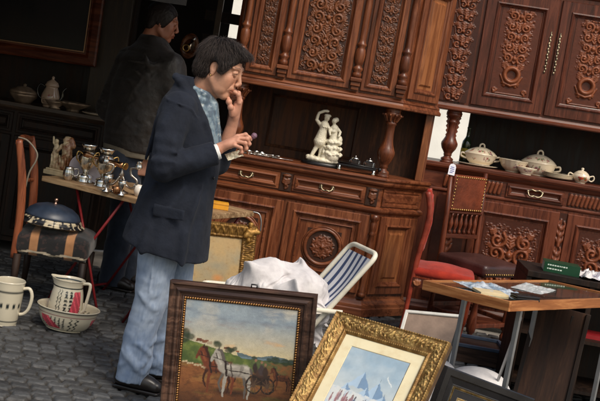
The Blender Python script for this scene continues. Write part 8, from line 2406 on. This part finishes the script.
# lapels and collar as raised layers
def Wp(uu, vv, z): return (-.585 + uu * cy - vv * sy, 4.58 + uu * sy + vv * cy, z)
for q in (-1, 1):
    P = [Wp(-.075, q * .045, 1.492), Wp(-.03, q * .082, 1.470), Wp(.035, q * .092, 1.400), Wp(.105, q * .082, 1.31), Wp(.148, q * .045, 1.20), Wp(.158, q * .012, 1.12)]
    s.chain(P, [.015, .021, .026, .026, .020, .008], .005)
    s.sub(s.cap(Wp(.03, q * .125, 1.42), Wp(.075, q * .104, 1.375), .004, .003), .003)
s.chain([Wp(-.075, -.05, 1.49), Wp(-.090, 0, 1.497), Wp(-.075, .05, 1.49)], [.016, .017, .016], .006)
# front edge and pocket seam, vent
s.sub(s.cap(Wp(.175, -.016, 1.10), Wp(.205, -.016, .66), .0045, .0045), .004)
s.sub(s.cap(Wp(.125, -.192, .90), Wp(.02, -.222, .905), .004, .004), .004)
s.sub(s.cap((-.625, 4.365, 1.395), (-.575, 4.352, 1.33), .003), .004)
# folds: soft ridges over elbow, skirt and back; armhole seam; pocket flap
for a, b, r in (((-.675, 4.290, 1.115), (-.575, 4.268, 1.125), .010), ((-.655, 4.300, 1.165), (-.570, 4.290, 1.165), .009), ((-.610, 4.275, 1.075), (-.530, 4.305, 1.135), .009), ((-.560, 4.300, 1.085), (-.490, 4.335, 1.165), .008), ((-.675, 4.330, 1.215), (-.600, 4.305, 1.205), .008),
                ((-.700, 4.43, 1.30), (-.735, 4.47, 1.10), .012), ((-.665, 4.395, 1.0), (-.745, 4.44, .80), .016), ((-.53, 4.395, 1.0), (-.64, 4.375, .74), .014), ((-.45, 4.44, 1.02), (-.50, 4.39, .76), .012), ((-.735, 4.50, .86), (-.775, 4.52, .70), .014), ((-.655, 4.37, .80), (-.67, 4.355, .68), .014), ((-.49, 4.385, .80), (-.48, 4.37, .66), .013)):
    m_ = tuple((np.array(a) + np.array(b)) / 2 + np.array([0, -.004, 0]))
    s.chain([a, m_, b], [r * .35, r, r * .35], .035)
s.chain([(-.690, 4.47, 1.40), (-.662, 4.385, 1.385), (-.600, 4.357, 1.375), (-.548, 4.388, 1.36), (-.520, 4.43, 1.32)], [.004] * 5, .008)
fl = Wp(.055, -.213, .885)
s.add(s.rbox(fl, (.075, .007, .026), .004, Matrix.Rotation(YAW, 3, 'Z')), .004)
s.build('blazer', NAVY, lady, 1, None, lambda V: (noise2(V[:, 0] * 1.2 + V[:, 1] + 4, V[:, 2] + V[:, 0] * .4 + 4, 9, seed=5, octaves=3) - .5) * .012, ORI)
bz_ = lady.children[-1]
mb = MB()
for k in range(3):
    p = Vector((-.438 - k * .021, 4.344 - .004 * k, 1.160 - k * .010)); mb.bm.verts.ensure_lookup_table() if False else None
    mb.sphere(LO(p), .0068, 1, .5, 1, 12, 8)
    b_o = mb.build('cuff_button', BRASS, bz_); mb = MB()
mb.sphere(LO(Wp(.182, -.030, 1.06)), .009, .6, 1, 1, 12, 8); mb.build('front_button', BLACK, bz_)
# shirt cuff and scarf
s = SDF((-.47, 4.34, 1.12), (-.38, 4.46, 1.27), .003)
s.add(s.cap((-.45, 4.390, 1.169), (-.399, 4.4025, 1.196), .038, .036, ex=True)); s.sub(s.cap((-.45, 4.390, 1.169), (-.37, 4.41, 1.21), .031, .031))
s.build('shirt_cuff', plain('white_cuff', lin(222, 222, 220), rough=.8), lady, 1, None, None, ORI)
s = SDF((-.66, 4.46, 1.14), (-.36, 4.70, 1.50), .0045)
s.add(s.loft([(1.14, -.475, 4.565, .03, .05), (1.22, -.478, 4.565, .045, .07), (1.30, -.500, 4.568, .060, .085), (1.38, -.528, 4.572, .068, .085), (1.43, -.545, 4.575, .066, .074), (1.455, -.552, 4.576, .058, .064)], YAW))
for k, (z, r) in enumerate(((1.435, .015), (1.405, .016), (1.37, .014))):
    s.chain([(-.57, 4.515 - .006 * k, z + .02), (-.515, 4.508, z - .0), (-.478, 4.56, z - .022), (-.50, 4.63, z)], [r] * 4, .010)
for (a, b) in (((-.468, 4.545, 1.40), (-.432, 4.53, 1.20)), ((-.468, 4.575, 1.40), (-.420, 4.575, 1.20)), ((-.48, 4.52, 1.38), (-.452, 4.505, 1.22))):
    s.chain([a, b], [.014, .017], .012)
s.sub(s.cap((-.555, 4.578, 1.36), (-.53, 4.574, 1.52), .046, .050), .004)
def scol(V):
    n = noise2(V[:, 0] * 2 + 4, V[:, 2] + V[:, 1] + 4, 34, seed=18); n2 = noise2(V[:, 0] + 4, V[:, 2] + 2, 60, seed=19)
    C = np.ones((len(V), 3)) * np.array(lin(96, 116, 130))
    C[n > .56] = np.array(lin(118, 136, 146)); C[n < .42] = np.array(lin(72, 90, 106)); C[n2 > .74] = np.array(lin(158, 166, 166))
    return C
s.build('scarf', painted('silky_scarf', rough=.45, var=.1, sheen=.3), lady, 1, scol, lambda V: (noise2(V[:, 0] + 3, V[:, 2] + 3, 40, seed=2) - .5) * .006, ORI)
# jeans ----------------------------------------------------------------
s = SDF((-.86, 4.34, .02), (-.40, 4.86, .92), .006)
s.add(s.ell((-.595, 4.58, .80), (.135, .185, .13)))
s.chain([(-.608, 4.495, .76), (-.612, 4.495, .45), (-.640, 4.50, .25)], [.104, .079, .070], .02)
s.add(s.cap((-.640, 4.50, .27), (-.645, 4.50, .045), .073, .077, ex=True), .01)
s.chain([(-.570, 4.665, .76), (-.525, 4.69, .45), (-.555, 4.70, .25)], [.104, .080, .070], .02)
s.add(s.cap((-.555, 4.70, .27), (-.568, 4.70, .045), .072, .076, ex=True), .01)
rg = random.Random(21)
for cx0, cy0 in ((-.64, 4.50), (-.56, 4.70)):
    for k in range(14):
        z = rg.uniform(.07, .24) if k < 8 else rg.uniform(.38, .58)
        a0 = rg.uniform(-2.8, .2); sp = rg.uniform(.5, 1.0); dz = rg.choice((-1, 1)) * rg.uniform(.03, .07); R_ = .075 if z < .3 else .081
        xo = cx0 + (.03 if (z > .3 and cx0 > -.6) else (.02 if z > .3 else 0))
        pts = [(xo + R_ * math.cos(a0 + sp * t), cy0 + R_ * math.sin(a0 + sp * t), z + dz * t) for t in (0, .5, 1)]
        s.chain(pts, [.002, .008, .002], .024)
# side seam
s.chain([(-.612, 4.389, .72), (-.616, 4.414, .45), (-.642, 4.429, .25), (-.646, 4.423, .05)], [.0035] * 4, .006)
s.sub(s.cap((-.640, 4.50, .10), (-.645, 4.50, .03), .064, .068)); s.sub(s.cap((-.56, 4.70, .10), (-.568, 4.70, .03), .063, .067))
def dcol(V):
    n = noise2(V[:, 0] + V[:, 1] + 3, V[:, 2] + 3, 12, seed=30); f = noise2(V[:, 0] * 3 + V[:, 1] * 3 + 3, V[:, 2] * .5 + 3, 60, seed=31)
    wear = np.exp(-((V[:, 2] - .46) / .16) ** 2) * .35 + np.exp(-((V[:, 2] - .66) / .1) ** 2) * .25
    base = np.array(lin(108, 128, 158)); lt = np.array(lin(178, 190, 206))
    t = np.clip(.10 + wear + (n - .45) * .7 + (f - .5) * .5, 0, 1)[:, None]
    C = base * (1 - t) + lt * t
    C[np.abs(V[:, 2] - .062) < .003] *= .7
    return C
s.build('jeans', painted('washed_denim', rough=.85, bump=.35, bscale=700, var=.12, nscale=20, sheen=.15), lady, 1, dcol, lambda V: (noise2(V[:, 0] + V[:, 1] + 4, V[:, 2] + 4, 24, seed=7) - .5) * .008, ORI)
SHOE = plain('black_shoe_leather', lin(30, 24, 22), rough=.35, var=.3, coat=.1)
for cx0, cy0, ry in ((-.645, 4.50, -.20), (-.568, 4.70, -.05)):
    s = SDF((-.13, -.07, -.012), (.20, .07, .13), .004)
    s.chain([(-.045, 0, .035), (.05, 0, .032), (.125, 0, .026)], [.040, .040, .033], .0)
    s.add(s.ell((-.03, 0, .065), (.05, .038, .05)), .03); s.add(s.ell((.06, 0, .045), (.06, .038, .035)), .02)
    s.add(s.rbox((.035, 0, .0), (.115, .036, .011), .01), .012)
    s.sub(s.half((0, 0, -.010), (0, 0, 1)))
    s.sub(s.cap((-.03, 0, .09), (-.02, 0, .15), .036)); s.sub(s.rbox((.03, 0, .013), (.2, .08, .002)), .003)
    sh = s.build('shoe', SHOE, lady, 1)
    sh.location = (cx0 - WX, cy0 - WY, .008); sh.rotation_euler = (0, 0, ry)
# hair ------------------------------------------------------------------
rg = np.random.default_rng(17)
s = SDF((-.17, -.13, -.15), (.16, .13, .18), .004)
s.add(s.ell((-.018, 0, .043), (.108, .087, .092)))
s.chain([(.050, -.035, .097), (.084, .0, .096), (.055, .035, .096)], [.022, .023, .022], .03)
s.chain([(-.06, -.03, .112), (-.01, -.04, .118), (.04, -.03, .113)], [.014, .016, .014], .03)
s.chain([(-.06, .03, .112), (-.01, .04, .116), (.04, .03, .113)], [.014, .016, .014], .03)
for q in (-1, 1):
    s.add(s.ell((-.065, q * .045, -.02), (.05, .038, .055)), .03)
    s.add(s.ell((.016, q * .069, .022), (.064, .022, .066)), .015)
x, y, z = s.X, s.Y, s.Z
# hairline: keep what lies above/behind the face
face = np.maximum(-(x - .040 - .56 * np.clip(z + .014, -.10, .11)), z - .100)      # negative in the face region (front, low)
face = np.maximum(face, -z - .30)
s.sub(np.broadcast_to(face, s.d.shape).astype(np.float32), .012)
s.sub(s.ell((-.008, -.085, -.006), (.021, .03, .033)), .006); s.sub(s.ell((-.008, .085, -.006), (.021, .03, .033)), .006)
s.sub(np.broadcast_to(np.maximum(z + .016, -(x + .018)) * 1.0, s.d.shape).astype(np.float32), .008)   # below the sideburn in front of the ear
s.sub(np.broadcast_to(z + .085, s.d.shape).astype(np.float32), .01)
Vc, Fc = s.mesh(2)
Nc = vnormals(Vc, Fc)
Vc = Vc + Nc * ((noise2(Vc[:, 0] + Vc[:, 1] * .6 + 3, Vc[:, 2] - Vc[:, 1] * .6 + 3, 45, seed=61) - .5) * .012 * np.clip((Vc[:, 2] + .02) / .08, 0, 1))[:, None]
def hcol(n, g=.1):
    t = np.clip(rg.normal(.28, .16, n), 0, 1)[:, None]
    return np.array(lin(26, 21, 20)) * (1 - t) + np.array(lin(104, 90, 84)) * t
SV, SF_, SC = [Vc], [Fc], [np.ones((len(Vc), 3)) * np.array(lin(28, 22, 21))]
off = len(Vc)
ids_ = rg.choice(len(Vc), min(len(Vc), 13000), replace=len(Vc) < 13000)
crown = np.array([-.055, -.012, .130])
seg = 6
cols = hcol(len(ids_))
for c, i in enumerate(ids_):
    p, n = Vc[i], Nc[i]
    if n[2] < -.55: continue
    d = p - crown
    d = d - n * d.dot(n)
    l = np.linalg.norm(d)
    if l < 1e-4: continue
    d = d / l + rg.normal(0, .22, 3)
    if p[0] > .03: d = d + np.array([.5, -.25, .12]) * min(1, (p[0] - .03) / .05)
    L = rg.uniform(.026, .064) * (.55 if p[2] < .04 else 1)
    path = [p - n * .003]
    cur = p.copy(); dirv = d / np.linalg.norm(d)
    topw = min(1, max(0, (p[2] - .05) / .05))
    q = dirv * .8 + n * rg.uniform(.04, .22 + .12 * topw) + rg.normal(0, .09 * topw + .03, 3); q /= np.linalg.norm(q)
    for k in range(seg - 1):
        cur = cur + q * L / (seg - 1)
        # bend back to the head, fall a little
        e = cur - np.array([-.018, 0, .043]); rr = np.sqrt(((e / np.array([.108, .087, .092])) ** 2).sum())
        q = q + np.array([0, 0, -.12]) - (n * .16 if rr > 1.06 else 0)
        q /= np.linalg.norm(q)
        path.append(cur.copy())
    path = np.array(path)
    tip = path[-1]
    quiff = p[2] > .095 and p[0] > .01
    bad = False
    for tp in path[2:]:
        inface = tp[0] - .040 - .56 * min(max(tp[2] + .014, -.10), .11) > .007 and tp[2] < .100
        if inface and not (quiff and tp[2] > .078): bad = True
        if ((tp[0] + .006) / .024) ** 2 + ((tp[2] + .004) / .036) ** 2 < 1 and abs(tp[1]) > .06: bad = True
        if tp[2] < -.024 and tp[0] > -.022: bad = True
        if tp[2] < -.105: bad = True
    if bad: continue
    t = np.gradient(path, axis=0); t /= np.linalg.norm(t, axis=1)[:, None]
    side = np.cross(t, n); side /= np.maximum(np.linalg.norm(side, axis=1), 1e-6)[:, None]
    up_ = np.cross(side, t)
    wdt = rg.uniform(.0006, .0014) * np.linspace(1, .25, seg)
    ring = np.stack([path + side * wdt[:, None], path + up_ * wdt[:, None] * .8, path - side * wdt[:, None]], 1)
    SV.append(ring.reshape(-1, 3))
    b = off + np.arange(seg * 3).reshape(seg, 3)
    for a_, b_2 in ((0, 1), (1, 2), (2, 0)):
        SF_.append(np.stack([b[:-1, a_], b[:-1, b_2], b[1:, b_2], b[1:, a_]], 1))
    SC.append(np.repeat(cols[c:c + 1], seg * 3, 0)); off += seg * 3
HV = np.vstack(SV); HV = HV @ A[:3, :3].T + A[:3, 3]
link('hair', mesh_np('hair', HV - np.array(ORI), np.vstack(SF_), True, np.vstack(SC)), HAIRM, lady)
# eyes: whites and irises, lids lowered
mb = MB()
for q in (-1, 1):
    mb = MB(); mb.sphere((.0805, q * .033, .0065), .0122, 1, 1, .62, 16, 12)
    bmesh.ops.transform(mb.bm, matrix=HM, verts=mb.bm.verts); bmesh.ops.translate(mb.bm, vec=(-WX, -WY, 0), verts=mb.bm.verts)
    e_ = mb.build('eye', plain('eye_white', lin(214, 200, 190), rough=.15), lady)
    mb = MB(); mb.sphere((.0885, q * .033, .0035), .0050, .8, 1, .8, 12, 10)
    bmesh.ops.transform(mb.bm, matrix=HM, verts=mb.bm.verts); bmesh.ops.translate(mb.bm, vec=(-WX, -WY, 0), verts=mb.bm.verts)
    mb.build('iris', plain('brown_iris', lin(48, 30, 22), rough=.1), e_)
mb = MB(); mb.sphere((-.006, -.082, -.040), .0045, 1, 1, 1, 10, 8); bmesh.ops.transform(mb.bm, matrix=HM, verts=mb.bm.verts); bmesh.ops.translate(mb.bm, vec=(-WX, -WY, 0), verts=mb.bm.verts); mb.build('earring', BRASS, lady)
# held things
it = thing('glass_stopper', 'small mauve glass stopper pinched between the fingers of the woman', 'stopper', (-.268, 4.461, 1.272), (0, rad(32), 0))
mb = MB(); mb.lathe([(.0, -.008), (.006, -.006), (.007, .006), (.012, .012), (.014, .022), (.010, .031), (.0, .034)], 12, smooth=False); mb.build('knob', plain('mauve_glass', lin(128, 96, 112), rough=.12, coat=.4), it)
crumple('paper_napkin', 'small cream paper held under the fingers of the woman', (-.330, 4.43, 1.185), .075, .05, .4, .012, 23, lin(226, 214, 186))
bpy.data.objects['paper_napkin'].rotation_euler = (rad(30), rad(-25), .3)

# ---------------------------------------------------------------- the man behind
MX, MY = -1.12, 6.60
man = thing('person', 'man in dark crinkled jacket and dark jeans turned away behind the trestle table', 'person', (MX, MY, 0))
HM2 = Matrix.Translation((-1.115, 6.62, 1.835)) @ Matrix.Rotation(rad(8), 4, 'Z') @ Matrix.Rotation(rad(10), 4, 'Y')
hs = head_sdf(.004)
V, F = hs.mesh(1); C2 = skin_col(lin(150, 96, 72))(V); A2 = np.array(HM2); V2_ = V @ A2[:3, :3].T + A2[:3, 3]
s = SDF((-1.60, 6.20, .0), (-.66, 7.10, 1.76), .012)
s.add(s.loft([(.80, -1.17, 6.6, .12, .17), (1.2, -1.16, 6.6, .12, .17), (1.50, -1.14, 6.6, .09, .17), (1.58, -1.15, 6.61, .06, .07), (1.68, -1.165, 6.62, .05, .055)], rad(50)))
s.chain([(-1.20, 6.55, .86), (-1.20, 6.54, .48), (-1.20, 6.53, .06)], [.08, .06, .05], .02); s.chain([(-1.14, 6.69, .86), (-1.10, 6.70, .48), (-1.12, 6.70, .06)], [.08, .06, .05], .02)
s.chain([(-1.31, 6.73, 1.48), (-1.41, 6.74, 1.20), (-1.24, 6.93, 1.06)], [.05, .045, .033], .02); s.chain([(-.99, 6.47, 1.48), (-.88, 6.42, 1.20), (-.80, 6.66, 1.08)], [.05, .045, .033], .02)
Vb2, Fb2 = s.mesh(1)
# hands
def simple_hand(w, d, side):
    w = Vector(w); d = Vector(d).normalized(); up_ = Vector((0, 0, 1)); sd_ = d.cross(up_).normalized() * side; nn = sd_.cross(d) * side
    h = SDF(tuple(w - Vector((.14, .14, .14))), tuple(w + Vector((.17, .14, .14))), .004)
    h.chain([w - d * .05, w, w + d * .02], [.03, .026, .025], 0)
    for i, (o, l) in enumerate(((-.028, .060), (-.009, .070), (.010, .066), (.028, .052))):
        k0 = w + d * .075 + sd_ * o
        h.chain([w + d * .015 + sd_ * o * .5, k0], [.018, .012], .012)
        h.chain([k0, k0 + d * l * .5 - nn * .012, k0 + d * l * .75 - nn * .04], [.0105, .0098, .008], .004)
    h.chain([w + d * .02 - sd_ * .022, w + d * .05 - sd_ * .055 - nn * .01, w + d * .085 - sd_ * .06 - nn * .02], [.016, .012, .009], .008)
    return h.mesh(1)
Vq, Fq = simple_hand((-1.215, 6.955, 1.045), (.72, .62, -.35), -1)
Vq2, Fq2 = simple_hand((-.79, 6.685, 1.07), (.35, .85, -.30), 1)
parts_ = [(V2_, F, C2), (Vb2, Fb2, hand_col(Vb2) * .7), (Vq, Fq, hand_col(Vq) * .8), (Vq2, Fq2, hand_col(Vq2) * .8)]
o_ = 0; FFs = []
for v_, f_, c_ in parts_: FFs.append(f_ + o_); o_ += len(v_)
link('body', mesh_np('body', np.vstack([p[0] for p in parts_]) - np.array((MX, MY, 0)), np.vstack(FFs), True, np.vstack([p[2] for p in parts_])), SKIN, man)
JACK = plain('dark_crinkled_nylon', lin(29, 23, 20), rough=.55, var=.3, scale=12, sheen=.1, bump=.3, bscale=60)
s = SDF((-1.62, 6.18, .86), (-.66, 7.08, 1.80), .009)
s.add(s.loft([(.86, -1.17, 6.6, .18, .235), (.98, -1.17, 6.6, .185, .245), (1.15, -1.165, 6.6, .19, .255), (1.40, -1.155, 6.6, .185, .270), (1.55, -1.145, 6.6, .160, .250), (1.635, -1.15, 6.6, .128, .19), (1.69, -1.155, 6.61, .098, .115), (1.735, -1.155, 6.62, .084, .090)], rad(50), 2.2))
s.chain([(-1.31, 6.73, 1.545), (-1.41, 6.735, 1.20)], [.100, .088], .04); s.add(s.cap((-1.41, 6.735, 1.20), (-1.245, 6.925, 1.065), .078, .052, ex=True), .03)
s.chain([(-.99, 6.47, 1.545), (-.885, 6.42, 1.20)], [.100, .088], .04); s.add(s.cap((-.885, 6.42, 1.20), (-.805, 6.65, 1.085), .078, .052, ex=True), .03)
s.sub(s.cap((-1.16, 6.62, 1.68), (-1.14, 6.62, 1.86), .066, .078), .006); s.sub(s.half((-1.18, 6.6, .955), (.05, 0, 1)), .006)
rg2 = random.Random(8)
for k in range(60):
    a0 = rg2.uniform(-3.0, .2); z = rg2.uniform(.98, 1.56); L = rg2.uniform(.08, .26); tilt = rg2.uniform(-1.3, 1.3)
    yw = rad(50); pts = []
    for t in (0, .33, .66, 1):
        an = a0 + (t - .5) * L * math.cos(tilt) / .21; zz = z + (t - .5) * L * math.sin(tilt)
        uu, vv = .186 * math.cos(an), .250 * math.sin(an)
        pts.append((-1.16 + uu * math.cos(yw) - vv * math.sin(yw), 6.6 + uu * math.sin(yw) + vv * math.cos(yw), zz))
    s.chain(pts, [.004, .010, .009, .004], .016)
for sx_, a_, b_4 in ((-1, (-1.33, 6.70, 1.44), (-1.42, 6.70, 1.18)), (1, (-.97, 6.44, 1.44), (-.88, 6.39, 1.18))):
    for k in range(9):
        c = Vector(a_).lerp(Vector(b_4), rg2.uniform(0, 1.1)); h1, h2 = rg2.uniform(-.06, .06), rg2.uniform(-.06, .06)
        s.chain([tuple(c + Vector((-.08, -.03, h1))), tuple(c + Vector((0, -.075, 0))), tuple(c + Vector((.08, -.04, h2)))], [.004, .011, .004], .018)
s.build('jacket', JACK, man, 1, None, lambda V: (noise2(V[:, 0] + V[:, 1] + 4, V[:, 2] + 4, 16, seed=45) - .5) * .018, (MX, MY, 0))
s = SDF((-1.42, 6.36, .02), (-.95, 6.86, 1.02), .010)
s.add(s.ell((-1.18, 6.6, .92), (.15, .19, .12))); s.chain([(-1.19, 6.52, .86), (-1.16, 6.515, .48), (-1.18, 6.53, .04)], [.11, .09, .085], .02); s.chain([(-1.16, 6.69, .86), (-1.10, 6.70, .48), (-1.12, 6.70, .04)], [.11, .09, .085], .02)
s.build('jeans', fabric('dark_denim', lin(44, 52, 66), lin(28, 34, 46), weave=700), man, 1, None, lambda V: (noise2(V[:, 0] + 4, V[:, 2] + V[:, 1] + 4, 20, seed=6) - .5) * .012, (MX, MY, 0))
s = SDF((-1.48, 6.28, .86), (-.88, 6.94, 1.02), .007)
s.add(s.loft([(.915, -1.17, 6.6, .176, .230), (.985, -1.17, 6.6, .181, .238)], rad(50), 2.2)); s.build('shirt_hem', plain('pale_shirt_hem', lin(112, 104, 90), rough=.8), man, 1, None, lambda V: (noise2(V[:, 0] + V[:, 1] + 4, V[:, 2] + 4, 20, seed=6) - .5) * .01, (MX, MY, 0))
for cx0, cy0 in ((-1.18, 6.53), (-1.12, 6.70)):
    sh2 = lady.children[[c.name.split('.')[0] for c in lady.children].index('shoe')].copy(); COL.objects.link(sh2); sh2.parent = man; sh2.location = (cx0 - MX, cy0 - MY, .008); sh2.scale = (1.15, 1.15, 1.1)
s = SDF((-.17, -.13, -.16), (.16, .13, .18), .005)
s.add(s.ell((-.018, 0, .043), (.106, .085, .092))); s.add(s.ell((-.065, 0, -.03), (.045, .068, .06)), .03)
for q in (-1, 1): s.add(s.ell((.012, q * .068, .022), (.060, .020, .064)), .015)
x, y, z = s.X, s.Y, s.Z
face = np.maximum(-(x - .036 - .56 * np.clip(z + .014, -.10, .11)), z - .100)
s.sub(np.broadcast_to(face, s.d.shape).astype(np.float32), .012); s.sub(np.broadcast_to(z + .085, s.d.shape).astype(np.float32), .01)
V, F = s.mesh(1); N_ = vnormals(V, F); V = V + N_ * ((noise2(V[:, 0] * 2 + V[:, 1] + 3, V[:, 2] + V[:, 1] * 2 + 3, 110, seed=6) - .5) * .006)[:, None]
V = V @ A2[:3, :3].T + A2[:3, 3]
link('hair', mesh_np('hair', V - np.array((MX, MY, 0)), F, True, np.ones((len(V), 3)) * np.array(lin(30, 22, 18))), HAIRM, man)
